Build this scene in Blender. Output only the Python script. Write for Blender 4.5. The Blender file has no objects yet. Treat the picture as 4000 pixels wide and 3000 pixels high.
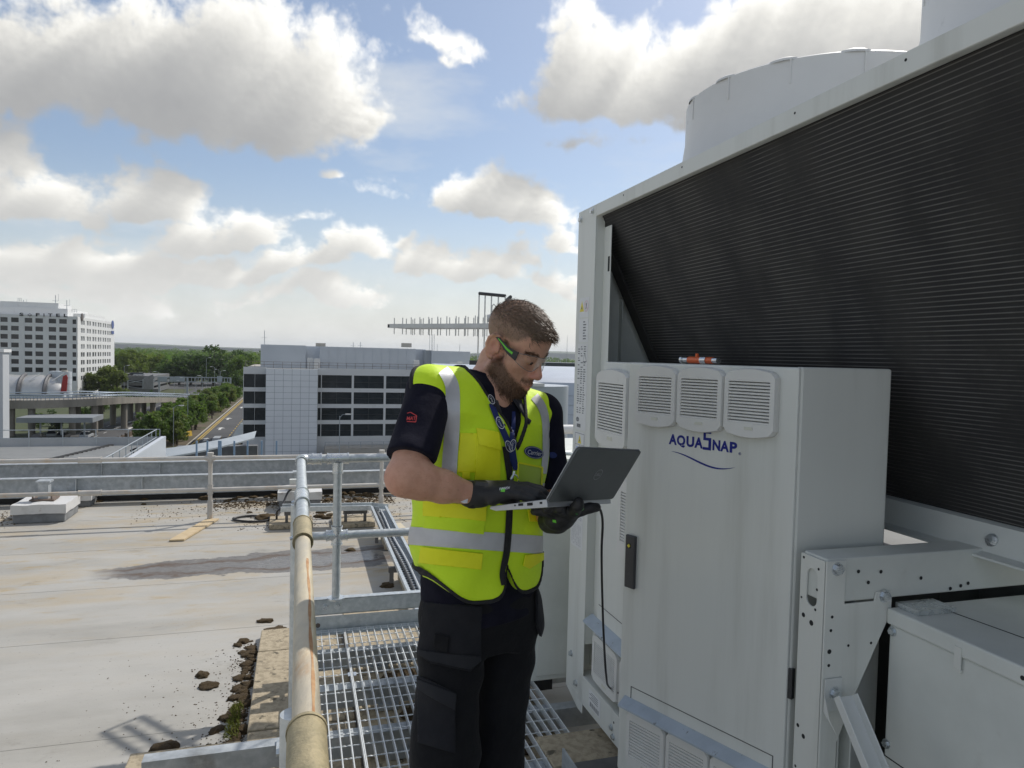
import bpy, bmesh, math, random
import numpy as np
from mathutils import Vector, Matrix
from mathutils.bvhtree import BVHTree
from mathutils import noise as mnoise
random.seed(7); np.random.seed(7)
scene = bpy.context.scene
col = scene.collection
# ------------------------------------------------------------------ camera
F = 2774.0                      # focal length in pixels of the 4000 x 3000 photograph
CAM = Vector((0, 0, 1.92))
PITCH, ROLL = math.radians(-2.27), math.radians(1.4)
FW = Vector((0, math.cos(PITCH), math.sin(PITCH)))
_u0 = Vector((1, 0, 0)).cross(FW)
RT = math.cos(ROLL) * Vector((1, 0, 0)) + math.sin(ROLL) * _u0
UP = -math.sin(ROLL) * Vector((1, 0, 0)) + math.cos(ROLL) * _u0
cd = bpy.data.cameras.new('camera'); cam = bpy.data.objects.new('camera', cd); col.objects.link(cam)
cd.sensor_fit = 'HORIZONTAL'; cd.sensor_width = 36.0; cd.lens = 36.0 * F / 4000.0
cd.clip_start = 0.05; cd.clip_end = 30000
m3 = Matrix((RT, UP, -FW)).transposed()
cam.matrix_world = Matrix.Translation(CAM) @ m3.to_4x4()
scene.camera = cam
scene.render.resolution_x, scene.render.resolution_y = 1024, 768
# ------------------------------------------------------------------ colour management
scene.view_settings.view_transform = 'Standard'; scene.view_settings.look = 'None'
scene.view_settings.gamma = 1.0; scene.view_settings.exposure = 0.55
scene.view_settings.use_curve_mapping = False
# ------------------------------------------------------------------ sun
SUN_AZ, SUN_EL = math.radians(36.3), math.radians(48.0)     # azimuth clockwise from +Y
SUN = Vector((math.sin(SUN_AZ) * math.cos(SUN_EL), math.cos(SUN_AZ) * math.cos(SUN_EL), math.sin(SUN_EL)))
sl = bpy.data.lights.new('sun', 'SUN'); sl.energy = 2.35; sl.angle = math.radians(0.6); sl.color = (1.0, 0.95, 0.88)
so = bpy.data.objects.new('sun', sl); col.objects.link(so); so.location = (30, 40, 60)
so.rotation_euler = SUN.to_track_quat('Z', 'Y').to_euler()
# ------------------------------------------------------------------ picture rays
def ray(px, py): return FW + (float(px) - 2000) / F * RT - (float(py) - 1500) / F * UP
def P3(px, py, d): return CAM + ray(px, py) * float(d)
def atz(px, py, z): r = ray(px, py); return CAM + r * ((z - CAM.z) / r.z)
ROT = math.radians(16.75)
AX = Vector((-math.sin(ROT), math.cos(ROT), 0)); BX = Vector((math.cos(ROT), math.sin(ROT), 0))
def L2W(p): return BX * p[0] + AX * p[1] + Vector((0, 0, p[2]))
def W2L(p): return Vector((p.dot(BX), p.dot(AX), p.z))
def atu(px, py, u): r = ray(px, py); return W2L(CAM + r * (u / r.dot(AX)))     # on a plane across the platform
def atv(px, py, v): r = ray(px, py); return W2L(CAM + r * (v / r.dot(BX)))     # on a plane along the platform
def azl(px, py, z): return W2L(atz(px, py, z))
# ------------------------------------------------------------------ node helpers
class NT:
    def __init__(s, nt): s.nt = nt; s.n = nt.nodes; s.l = nt.links
    def new(s, t, **k):
        n = s.n.new(t)
        for a, b in k.items(): setattr(n, a, b)
        return n
    def link(s, a, b): s.l.new(a, b)
    def put(s, sock, v):
        if v is None: return
        if isinstance(v, (int, float)): sock.default_value = v
        elif isinstance(v, (tuple, list)):
            if len(v) == 3 and sock.type == 'RGBA': v = (*v, 1)
            sock.default_value = v
        else: s.l.new(v, sock)
    def math(s, op, a, b=None, c=None, clamp=False):
        n = s.new('ShaderNodeMath', operation=op); n.use_clamp = clamp
        s.put(n.inputs[0], a)
        if b is not None: s.put(n.inputs[1], b)
        if c is not None: s.put(n.inputs[2], c)
        return n.outputs[0]
    def ramp(s, v, a, b, c=0.0, d=1.0, smooth=True):
        n = s.new('ShaderNodeMapRange'); n.interpolation_type = 'SMOOTHSTEP' if smooth else 'LINEAR'
        s.put(n.inputs[0], v); s.put(n.inputs[1], a); s.put(n.inputs[2], b); s.put(n.inputs[3], c); s.put(n.inputs[4], d)
        return n.outputs[0]
    def mix(s, f, a, b, bt='MIX'):
        n = s.new('ShaderNodeMix', data_type='RGBA', blend_type=bt)
        s.put(n.inputs[0], f); s.put(n.inputs[6], a); s.put(n.inputs[7], b)
        return n.outputs[2]
    def noise(s, vec, scale, detail=4, rough=.55, dist=0.0):
        n = s.new('ShaderNodeTexNoise'); s.put(n.inputs['Vector'], vec)
        n.inputs['Scale'].default_value = scale; n.inputs['Detail'].default_value = detail
        n.inputs['Roughness'].default_value = rough; n.inputs['Distortion'].default_value = dist
        return n.outputs[0]
    def mapping(s, vec, scale=(1, 1, 1), loc=(0, 0, 0), rot=(0, 0, 0)):
        n = s.new('ShaderNodeMapping'); s.put(n.inputs[0], vec)
        n.inputs['Location'].default_value = loc; n.inputs['Rotation'].default_value = rot; n.inputs['Scale'].default_value = scale
        return n.outputs[0]
    def comb(s, x, y, z=0.0):
        n = s.new('ShaderNodeCombineXYZ'); s.put(n.inputs[0], x); s.put(n.inputs[1], y); s.put(n.inputs[2], z); return n.outputs[0]
    def sep(s, v):
        n = s.new('ShaderNodeSeparateXYZ'); s.put(n.inputs[0], v); return n.outputs
# ------------------------------------------------------------------ world: Nishita sky with cumulus
world = bpy.data.worlds.new('World'); scene.world = world; world.use_nodes = True
W = NT(world.node_tree); W.n.clear()
out = W.new('ShaderNodeOutputWorld'); bg = W.new('ShaderNodeBackground'); bg.inputs['Strength'].default_value = 0.1
sky = W.new('ShaderNodeTexSky', sky_type='NISHITA'); sky.sun_disc = False
sky.sun_elevation = SUN_EL; sky.sun_rotation = SUN_AZ; sky.altitude = 60; sky.air_density = 1.0; sky.dust_density = 1.2; sky.ozone_density = 1.6
def pix_dir(px, py):
    d = ray(px, py).normalized(); return math.atan2(d.x, d.y), math.asin(d.z)
# cumulus heaps: px centre, base row, half width, height above base, strength
HEAPS = [(860, 400, 560, 420, 1.0), (480, 360, 330, 390, 1.0), (1200, 330, 330, 330, 1.0), (1400, 480, 130, 170, .9),
         (40, 330, 260, 260, .85), (60, 600, 170, 150, .45), (2330, 400, 360, 330, 1.0), (2640, 330, 300, 280, 1.0), (2230, 270, 240, 250, .9),
         (3000, 190, 420, 230, .9), (2700, 480, 260, 160, .6), (1740, 170, 200, 120, .28), (1800, 230, 60, 70, .3),
         (130, 770, 300, 150, .85), (560, 740, 180, 140, .8), (820, 900, 270, 120, 1.0), (1950, 830, 240, 170, 1.0), (1770, 800, 110, 90, .5), (2120, 830, 110, 100, .5),
         (120, 1060, 330, 170, .9), (480, 1040, 320, 150, .95), (800, 1040, 240, 110, .8), (1020, 1050, 170, 100, .85), (1360, 1040, 260, 120, .9),
         (1780, 1090, 170, 110, .75), (1960, 1040, 170, 120, .6), (2120, 950, 100, 80, .7), (2080, 1100, 190, 80, .6), (1240, 1150, 400, 80, .6), (350, 1170, 600, 80, .6),
         (1680, 1000, 90, 50, .5), (1300, 700, 90, 50, .35), (1600, 780, 420, 130, .14), (2250, 620, 300, 110, .16), (1150, 880, 300, 80, .12),
         (3500, 250, 500, 300, .9), (3900, 700, 400, 250, .8), (-500, 560, 420, 360, 1.0), (-700, 1000, 500, 200, .9), (3000, 1000, 700, 130, .8), (4300, 1050, 700, 160, .9)]
def cloud_map(H=1024, Wd=4096):
    """upper hemisphere of cumulus: radiance and cover, from heaps broken up by billow noise and shaded along the sun's direction"""
    rng = np.random.RandomState(11)
    az = (np.arange(Wd) + .5) / Wd * 2 * np.pi - np.pi / 2; el = (np.arange(H) + .5) / H * (np.pi / 2)
    az = np.where(az > np.pi, az - 2 * np.pi, az)
    def lattice(nx, ny):
        g = rng.rand(ny + 2, nx).astype(np.float32)
        x = np.arange(Wd) / Wd * nx; y = np.arange(H) / H * ny
        xi = x.astype(int); xf = x - xi; yi = y.astype(int); yf = y - yi
        xf = xf ** 3 * (xf * (xf * 6 - 15) + 10); yf = yf ** 3 * (yf * (yf * 6 - 15) + 10)
        r = g[:, xi % nx] * (1 - xf) + g[:, (xi + 1) % nx] * xf
        return (r[yi] * (1 - yf)[:, None] + r[yi + 1] * yf[:, None]).astype(np.float32)
    def fbm(nx, ny, o, gain=.55, billow=False):
        t = np.zeros((H, Wd), np.float32); a = 1.0; s = 0
        for k in range(o):
            n = lattice(nx, ny) * 2 - 1; t += a * (np.abs(n) * 2 - .75 if billow else n); s += a; a *= gain; nx *= 2; ny *= 2
        return t / s
    def warp(f, dx, dy):
        xi = (np.arange(Wd)[None, :] + dx * Wd / (2 * np.pi)).astype(int) % Wd
        yi = np.clip((np.arange(H)[:, None] + dy * H / (np.pi / 2)).astype(int), 0, H - 1)
        return f[yi, xi]
    w1 = fbm(44, 11, 5); w2 = fbm(44, 11, 5)
    A, E = np.meshgrid(az.astype(np.float32), el.astype(np.float32))
    A2 = A + .075 * w1; E2 = E + .045 * w2
    f = np.full((H, Wd), -3.0, np.float32)
    for px, py, w, h, st in HEAPS:
        a0, e0 = pix_dir(px, py)
        sx = (w / F) / max(.5, math.cos(e0)) * math.cos(math.atan((px - 2000) / F)) * 1.04; sy = h / F * .98
        dx = (A2 - a0) / sx; de = E2 - e0
        dy = np.where(de > 0, de / sy, -de / (sy * .34))
        b = (1 - np.sqrt(dx * dx + dy * dy)) * (.35 + .65 * st) - (1 - st) * .30
        f = np.maximum(f, b) + .08 * np.exp(-np.abs(f - b) * 12)
    gen = (fbm(14, 5, 3) - .10) * 2.6
    fr = np.clip((np.abs(A) - .80) / .25, 0, 1); fr = np.maximum(fr, np.clip((E - .52) / .2, 0, 1))
    f = np.maximum(f, gen - (1 - fr) * 4)
    lo_ = np.clip(1.25 - E / .26, 0, 1)
    bil = fbm(110, 28, 6, .58, True) * (1 - lo_) + lo_ * fbm(220, 80, 5, .58, True); soft = fbm(48, 12, 8, .66) * (1 - lo_) + lo_ * fbm(110, 44, 7, .64)
    bil = warp(bil, .035 * w2, .03 * w1)
    D = np.minimum(f, .50) + .26 * bil + .46 * soft - .03
    T = np.clip(D, 0, 1.2)
    cover = np.clip((D + .08) / .36, 0, 1); cover = cover * cover * (3 - 2 * cover)
    # optical depth towards the sun, marched across the sky
    a_s, e_s = SUN_AZ, SUN_EL
    tau = np.zeros_like(T); dA = (a_s - A); dA = np.arctan2(np.sin(dA), np.cos(dA)); dE = (e_s - E); L = np.sqrt(dA * dA + dE * dE) + 1e-3
    step = .0055; pos = 0.0
    ux, uy = dA / L * .85, (dE / L) * .55 + .50
    for k in range(12):
        pos += step * (1 + .40 * k); ps_ = pos * np.clip(E / .38, .22, 1); tau += warp(T, ux * ps_, uy * ps_) * (1 + .3 * k)
    tau *= .19
    lit = np.exp(-tau * 1.25)
    rim = np.clip(1 - T / .40, 0, 1)
    v = .555 + .43 * lit + .0 * rim + .08 * bil * lit + .05 * soft
    v = v + (.98 - v) * .45 * np.clip(1 - E / .24, 0, 1)
    v = np.clip(v, .48, .955)
    blue = np.clip((.80 - v) / .3, 0, 1)
    rgb = np.stack([v - .012 * blue, v - .004 * blue, v + .012 * blue - .012 * (1 - blue)], -1)
    rgb = rgb ** 1.95
    # thin veils, then the pale band low over the horizon
    veil = np.clip(fbm(18, 14, 7, .62) * 1.7 - .02, 0, 1) * np.clip((1.2 - E) / .6, 0, 1) * .55 + .10
    cov = cover * .985
    al = cov + (1 - cov) * veil
    rgb = (rgb * cov[..., None] + np.array([.58, .61, .64]) * ((1 - cov) * veil)[..., None]) / np.maximum(al, 1e-4)[..., None]
    hz = np.clip(1 - (E - .01) / .24, 0, 1); hz = hz ** 1.8 * .93
    hv = (.66 + .085 * soft + .04 * w1)[..., None] * np.array([.985, 1.0, 1.005])
    k = hz * (1 - .45 * cov * np.clip(E / .10, 0, 1))
    rgb = (hv * k[..., None] + rgb * (al * (1 - k))[..., None]) / np.maximum(k + al * (1 - k), 1e-4)[..., None]
    al = k + al * (1 - k)
    px = np.zeros((2 * H, Wd, 4), np.float32)
    px[H:, :, :3] = rgb; px[H:, :, 3] = al
    px[:H, :, :3] = np.array([.30, .29, .27]); px[:H, :, 3] = 1
    return px
_px = cloud_map()
def env_image(name, arr):
    im = bpy.data.images.new(name, arr.shape[1], arr.shape[0], alpha=False, float_buffer=True)
    im.colorspace_settings.name = 'Non-Color'
    im.pixels.foreach_set(np.ascontiguousarray(arr, np.float32).ravel()); im.update(); im.pack()
    n = W.new('ShaderNodeTexEnvironment'); n.image = im; n.interpolation = 'Linear'; return n.outputs['Color']
_a = np.repeat(_px[..., 3:4], 4, -1); _a[..., 3] = 1
cov = env_image('cloud_cover', _a); _px[..., 3] = 1; cl = env_image('cloud_radiance', _px); del _px, _a
cl = W.mix(1.0, cl, (9.1, 8.95, 8.7), 'MULTIPLY')
nsk = W.mix(1.0, sky.outputs[0], (.76, .77, .78), 'MULTIPLY')
W.link(W.mix(W.sep(cov)[0], nsk, cl), bg.inputs['Color']); W.link(bg.outputs[0], out.inputs['Surface'])
# ================================================================== materials
MATS = {}
def mat(name, c1, c2=None, scale=6.0, rough=.6, metal=0.0, bump=0.0, bscale=40.0, lo=.35, hi=.7, stretch=(1, 1, 1), c3=None, c3scale=2.0, c3lo=.58, c3hi=.75,
        spec=.5, rvar=0.0, trans=0.0, alpha=1.0, sheen=0.0, emis=None, coat=0.0, detail=6, world=True):
    if name in MATS: return MATS[name]
    m = bpy.data.materials.new(name); m.use_nodes = True; MATS[name] = m
    N = NT(m.node_tree); b = N.n['Principled BSDF']
    v = N.new('ShaderNodeNewGeometry').outputs['Position'] if world else N.new('ShaderNodeTexCoord').outputs['Object']
    vs = N.mapping(v, stretch)
    c = (*c1, 1)
    if c2 is not None:
        f = N.ramp(N.noise(vs, scale, detail, .6), lo, hi); c = N.mix(f, c1, c2)
    if c3 is not None:
        g = N.ramp(N.noise(N.mapping(v, stretch, (5.2, 1.3, 7.7)), c3scale, 7, .65), c3lo, c3hi); c = N.mix(g, c, c3)
    N.put(b.inputs['Base Color'], c)
    r = rough
    if rvar: r = N.ramp(N.noise(vs, scale * 1.7, 5), .3, .7, rough - rvar, rough + rvar)
    N.put(b.inputs['Roughness'], r); b.inputs['Metallic'].default_value = metal
    b.inputs['Specular IOR Level'].default_value = spec
    if trans: b.inputs['Transmission Weight'].default_value = trans
    if alpha < 1: b.inputs['Alpha'].default_value = alpha
    if sheen: b.inputs['Sheen Weight'].default_value = sheen
    if coat: b.inputs['Coat Weight'].default_value = coat
    if emis: b.inputs['Emission Color'].default_value = (*emis[0], 1); b.inputs['Emission Strength'].default_value = emis[1]
    if bump:
        bn = N.new('ShaderNodeBump'); bn.inputs['Strength'].default_value = bump; bn.inputs['Distance'].default_value = .01
        N.put(bn.inputs['Height'], N.noise(vs, bscale, 5, .6)); N.link(bn.outputs[0], b.inputs['Normal'])
    return m
# ================================================================== mesh collector
class MB:
    def __init__(s): s.v = []; s.f = []; s.sm = []
    def add(s, vs, fs, smooth=False):
        o = len(s.v); s.v += [tuple(p) for p in vs]; s.f += [tuple(i + o for i in f) for f in fs]; s.sm += [smooth] * len(fs); return s
    def box(s, x0, x1, y0, y1, z0, z1):
        vs = [(x, y, z) for z in (z0, z1) for y in (y0, y1) for x in (x0, x1)]
        return s.add(vs, [(0, 2, 3, 1), (4, 5, 7, 6), (0, 1, 5, 4), (2, 6, 7, 3), (0, 4, 6, 2), (1, 3, 7, 5)])
    def obox(s, o, ax, ay, az, x0, x1, y0, y1, z0, z1):
        o = Vector(o); ax = Vector(ax); ay = Vector(ay); az = Vector(az)
        vs = [o + ax * x + ay * y + az * z for z in (z0, z1) for y in (y0, y1) for x in (x0, x1)]
        return s.add(vs, [(0, 2, 3, 1), (4, 5, 7, 6), (0, 1, 5, 4), (2, 6, 7, 3), (0, 4, 6, 2), (1, 3, 7, 5)])
    def cyl(s, a, b, r0, r1=None, n=16, cap=True, smooth=True):
        a = Vector(a); b = Vector(b); r1 = r0 if r1 is None else r1
        d = (b - a).normalized(); t = Vector((0, 0, 1)) if abs(d.z) < .9 else Vector((1, 0, 0))
        x = d.cross(t).normalized(); y = d.cross(x)
        vs = []
        for c, r in ((a, r0), (b, r1)):
            for i in range(n):
                k = 2 * math.pi * i / n; vs.append(c + x * (r * math.cos(k)) + y * (r * math.sin(k)))
        s.add(vs, [(i, (i + 1) % n, n + (i + 1) % n, n + i) for i in range(n)], smooth)
        if cap:
            o = len(s.v) - 2 * n
            s.f += [tuple(o + i for i in range(n))[::-1], tuple(o + n + i for i in range(n))]; s.sm += [False, False]
        return s
    def tube(s, pts, r, n=8, cap=True, radii=None, closed=False, flat=None):
        pts = [Vector(p) for p in pts]; m = len(pts); prev = None; rings = []
        for i, p in enumerate(pts):
            if closed: d = (pts[(i + 1) % m] - pts[i - 1]).normalized()
            else: d = (pts[min(i + 1, m - 1)] - pts[max(i - 1, 0)]).normalized()
            if prev is None:
                t = Vector((0, 0, 1)) if abs(d.z) < .9 else Vector((1, 0, 0)); x = d.cross(t).normalized()
            else: x = (prev - d * prev.dot(d)).normalized()
            prev = x; y = d.cross(x); rr = radii[i] if radii else r
            rings.append([p + x * (rr * math.cos(2 * math.pi * k / n)) + y * (rr * math.sin(2 * math.pi * k / n)) for k in range(n)])
        vs = [q for g in rings for q in g]; fs = []
        for i in range(m if closed else m - 1):
            j = (i + 1) % m
            for k in range(n): fs.append((i * n + k, i * n + (k + 1) % n, j * n + (k + 1) % n, j * n + k))
        s.add(vs, fs, True)
        if cap and not closed:
            o = len(s.v) - len(vs)
            s.f += [tuple(o + k for k in range(n))[::-1], tuple(o + (m - 1) * n + k for k in range(n))]; s.sm += [False, False]
        return s
    def prism(s, poly, o, ax, ay, n, d0, d1):
        """polygon in the plane (ax, ay) at o, extruded along n from d0 to d1"""
        o = Vector(o); ax = Vector(ax); ay = Vector(ay); n = Vector(n); k = len(poly)
        vs = [o + ax * p[0] + ay * p[1] + n * d for d in (d0, d1) for p in poly]
        s.add(vs, [tuple(range(k))[::-1], tuple(range(k, 2 * k))] + [(i, (i + 1) % k, k + (i + 1) % k, k + i) for i in range(k)])
        return s
    def ring(s, outer, inner, o, ax, ay, n, d0, d1, din=None):
        """plate with a hole: two loops of equal length"""
        o = Vector(o); ax = Vector(ax); ay = Vector(ay); n = Vector(n); k = len(outer)
        P = lambda p, d: o + ax * p[0] + ay * p[1] + n * d
        din = d0 if din is None else din
        vs = [P(p, d0) for p in outer] + [P(p, d1) for p in outer] + [P(p, d1) for p in inner] + [P(p, din) for p in inner]
        fs = []
        for i in range(k):
            j = (i + 1) % k
            fs += [(i, j, k + j, k + i), (k + i, k + j, 2 * k + j, 2 * k + i), (2 * k + i, 2 * k + j, 3 * k + j, 3 * k + i)]
        return s.add(vs, fs)
    def lathe(s, prof, c, n=32, a0=0, a1=2 * math.pi):
        c = Vector(c); full = abs(a1 - a0 - 2 * math.pi) < 1e-6; m = n if full else n + 1
        vs = [c + Vector((r * math.cos(a0 + (a1 - a0) * i / n), r * math.sin(a0 + (a1 - a0) * i / n), z)) for i in range(m) for r, z in prof]
        k = len(prof)
        fs = [(i * k + j, ((i + 1) % m) * k + j, ((i + 1) % m) * k + j + 1, i * k + j + 1) for i in range(n) for j in range(k - 1)]
        return s.add(vs, fs, True)
    def hexbolt(s, p, n, r=.008, h=.007):
        p = Vector(p); n = Vector(n).normalized()
        s.cyl(p, p + n * .0022, r * 1.35, n=14, smooth=False); s.cyl(p + n * .0022, p + n * h, r * .98, r * .9, n=6, smooth=False); return s
    def quadsheet(s, pts): return s.add(pts, [tuple(range(len(pts)))])
    def mesh(s, name, m, off=(0, 0, 0), sharp=35):
        me = bpy.data.meshes.new(name); o = Vector(off)
        me.from_pydata([tuple(Vector(p) - o) for p in s.v], [], s.f)
        me.polygons.foreach_set('use_smooth', s.sm if any(s.sm) else [False] * len(s.f))
        if any(s.sm):
            try: me.set_sharp_from_angle(angle=math.radians(sharp))
            except Exception: pass
        if m is not None: me.materials.append(m)
        me.update(); return me
def link(name, me, parent=None):
    o = bpy.data.objects.new(name, me); col.objects.link(o)
    if parent is not None: o.parent = parent
    return o
def tagit(o, label, cat=None, group=None, kind=None):
    if label: o['label'] = label
    if cat: o['category'] = cat
    if group: o['group'] = group
    if kind: o['kind'] = kind
    return o
class Thing:
    """an Empty at the thing's base; frame 'L' = platform axes (x across, y along), 'W' = world axes"""
    def __init__(s, name, label, cat, origin=(0, 0, 0), frame='L', group=None, kind=None):
        s.o = bpy.data.objects.new(name, None); col.objects.link(s.o); s.o.empty_display_size = .1
        s.org = Vector(origin); s.frame = frame
        if frame == 'L': s.o.location = L2W(s.org); s.o.rotation_euler = (0, 0, ROT)
        else: s.o.location = s.org
        tagit(s.o, label, cat, group, kind)
    def part(s, name, mb, m, parent=None, bevel=0, sharp=35, label=None):
        o = link(name, mb.mesh(name, m, s.org, sharp), parent or s.o)
        if bevel:
            b = o.modifiers.new('bevel', 'BEVEL'); b.width = bevel; b.segments = 2; b.limit_method = 'ANGLE'; b.angle_limit = math.radians(40)
        if label: o['label'] = label
        return o
    def inst(s, name, me, loc, rot=(0, 0, 0), scale=(1, 1, 1), parent=None):
        o = link(name, me, parent or s.o); o.location = Vector(loc) - s.org; o.rotation_euler = rot; o.scale = scale; return o
def solo(name, mb, m, label, cat, origin=(0, 0, 0), frame='L', group=None, kind=None, bevel=0, sharp=35):
    """a thing that is one mesh"""
    o = link(name, mb.mesh(name, m, origin, sharp))
    if frame == 'L': o.location = L2W(origin); o.rotation_euler = (0, 0, ROT)
    else: o.location = origin
    if bevel:
        b = o.modifiers.new('bevel', 'BEVEL'); b.width = bevel; b.segments = 2; b.limit_method = 'ANGLE'; b.angle_limit = math.radians(40)
    return tagit(o, label, cat, group, kind)
def structure(name, mb, m, frame='L', sharp=35):
    o = link(name, mb.mesh(name, m, (0, 0, 0), sharp))
    if frame == 'L': o.rotation_euler = (0, 0, ROT)
    o['kind'] = 'structure'; return o
def text_mesh(s, size=1.0, shear=0.0, bold=0.0, extrude=0.0, spacing=1.0, align='LEFT'):
    cu = bpy.data.curves.new('t', 'FONT'); cu.body = s; cu.size = size; cu.shear = shear; cu.offset = bold; cu.extrude = extrude
    cu.space_character = spacing; cu.align_x = align; cu.resolution_u = 4
    o = bpy.data.objects.new('t', cu); col.objects.link(o)
    dg = bpy.context.evaluated_depsgraph_get(); dg.update()
    me = bpy.data.meshes.new_from_object(o.evaluated_get(dg))
    vs = [tuple(v.co) for v in me.vertices]; fs = [tuple(p.vertices) for p in me.polygons]
    bpy.data.objects.remove(o); bpy.data.curves.remove(cu); bpy.data.meshes.remove(me)
    return vs, fs
def text_on(mb, s, o, ax, ay, n, lift=.001, **k):
    vs, fs = text_mesh(s, **k); o = Vector(o); ax = Vector(ax); ay = Vector(ay); n = Vector(n)
    return mb.add([o + ax * p[0] + ay * p[1] + n * (p[2] + lift) for p in vs], fs)
def rrect(x0, x1, y0, y1, r, k=4):
    pts = []
    for cx, cy, a in ((x1 - r, y1 - r, 0), (x0 + r, y1 - r, 90), (x0 + r, y0 + r, 180), (x1 - r, y0 + r, 270)):
        for i in range(k + 1):
            t = math.radians(a + 90 * i / k); pts.append((cx + r * math.cos(t), cy + r * math.sin(t)))
    return pts
# ================================================================== near materials
M_galv = mat('galvanised_steel', (.50, .54, .55), (.64, .67, .68), 30, .42, .75, .05, 90, rvar=.1, c3=(.40, .43, .45), c3scale=8, c3lo=.5, c3hi=.8)
M_galvd = mat('weathered_galvanised_steel', (.36, .39, .41), (.50, .53, .55), 14, .55, .5, .05, 60, rvar=.1, c3=(.22, .22, .21), c3scale=5, c3lo=.55, c3hi=.8)
M_zinc = mat('bright_zinc', (.62, .66, .68), (.72, .74, .75), 25, .3, .85, rvar=.08)
M_rail = mat('rust_stained_rail_paint', (.60, .53, .39), (.46, .42, .34), 11, .5, .2, .22, 70, stretch=(1, .35, 1), c3=(.40, .22, .09), c3scale=6, c3lo=.56, c3hi=.74, rvar=.16, detail=9)
M_railfar = mat('chalky_rail_paint', (.58, .56, .52), (.46, .44, .41), 4, .6, .1, c3=(.50, .36, .22), c3scale=2.5, c3lo=.52, c3hi=.74)
M_brass = mat('oxidised_coupling', (.40, .34, .21), (.31, .27, .17), 30, .6, .25, .35, 90, c3=(.22, .20, .12), c3scale=16, c3lo=.52, c3hi=.7, detail=9)
M_paint = mat('light_grey_enamel', (.69, .705, .665), (.665, .68, .64), 5, .42, 0, .012, 220, c3=(.545, .555, .51), c3scale=8, c3lo=.47, c3hi=.82, stretch=(1, 1, .07))
M_paint2 = mat('light_grey_enamel_dusty', (.66, .685, .65), (.60, .625, .59), 5, .5, 0, .02, 200, c3=(.46, .455, .41), c3scale=4, c3lo=.62, c3hi=.85)
M_plast = mat('grey_vent_plastic', (.70, .70, .67), (.66, .66, .63), 8, .5, 0, .01, 200, c3=(.56, .55, .51), c3scale=12, c3lo=.62, c3hi=.85)
M_drip = mat('drip_ledge_blue_grey', (.45, .51, .57), (.39, .445, .50), 12, .45, 0, .03, 150, c3=(.16, .16, .15), c3scale=28, c3lo=.62, c3hi=.70)
M_dark = mat('black_void', (.02, .021, .022), rough=.8)
M_blackp = mat('black_plastic', (.028, .03, .033), (.04, .042, .045), 12, .42)
M_blue = mat('logo_blue', (.012, .02, .22), rough=.4)
M_white = mat('label_white', (.74, .75, .75), (.70, .71, .71), 8, .5)
M_ink = mat('label_ink', (.16, .17, .18), rough=.6)
M_yel = mat('warning_yellow', (.78, .66, .06), rough=.5)
M_lblue = mat('mandatory_blue', (.05, .20, .62), rough=.5)
M_pink = mat('prohibition_pink', (.70, .50, .55), rough=.5)
M_fin = mat('coil_fins', (.030, .030, .032), (.046, .045, .043), 5, .85, .0, .3, 900, c3=(.075, .069, .058), c3scale=1.6, c3lo=.55, c3hi=.85, stretch=(1, 1.0, .6), detail=10)
M_tube = mat('coil_tubes', (.145, .142, .135), (.05, .049, .048), 2.6, .8, .0, stretch=(1, 1.2, 1.4), lo=.40, hi=.62, detail=10)
M_cowl = mat('fan_cowl_plastic', (.72, .72, .705), (.68, .68, .665), 4, .5, 0, .02, 60, c3=(.60, .60, .585), c3scale=18, c3lo=.62, c3hi=.75)
M_slab = mat('concrete_slab', (.42, .355, .25), (.31, .26, .18), 30, .9, 0, .45, 70, lo=.42, hi=.62, c3=(.11, .095, .065), c3scale=17, c3lo=.575, c3hi=.66)
M_padside = mat('pad_concrete', (.22, .23, .235), (.16, .165, .17), 10, .85, 0, .15, 60)
M_padtop = mat('pad_white_flashing', (.62, .62, .61), (.42, .41, .39), 7, .5, 0, .25, 14, lo=.5, hi=.8, c3=(.22, .17, .13), c3scale=5, c3lo=.60, c3hi=.74)
M_rust = mat('rusted_steel', (.22, .16, .12), (.13, .11, .10), 12, .7, .3, .1, 60)
M_moss = mat('dry_moss', (.125, .080, .034), (.065, .045, .024), 40, .95, 0, 1.0, 120, c3=(.16, .14, .03), c3scale=14, c3lo=.55, c3hi=.72, world=False)
M_cable = mat('black_cable', (.02, .02, .022), rough=.5)
M_cord = mat('pale_cardboard', (.55, .44, .28), (.48, .37, .22), 12, .85)
M_steel = mat('dark_channel_steel', (.15, .145, .14), (.10, .10, .10), 9, .6, .35, .08, 50, c3=(.22, .19, .16), c3scale=6, c3lo=.6, c3hi=.8)
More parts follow.
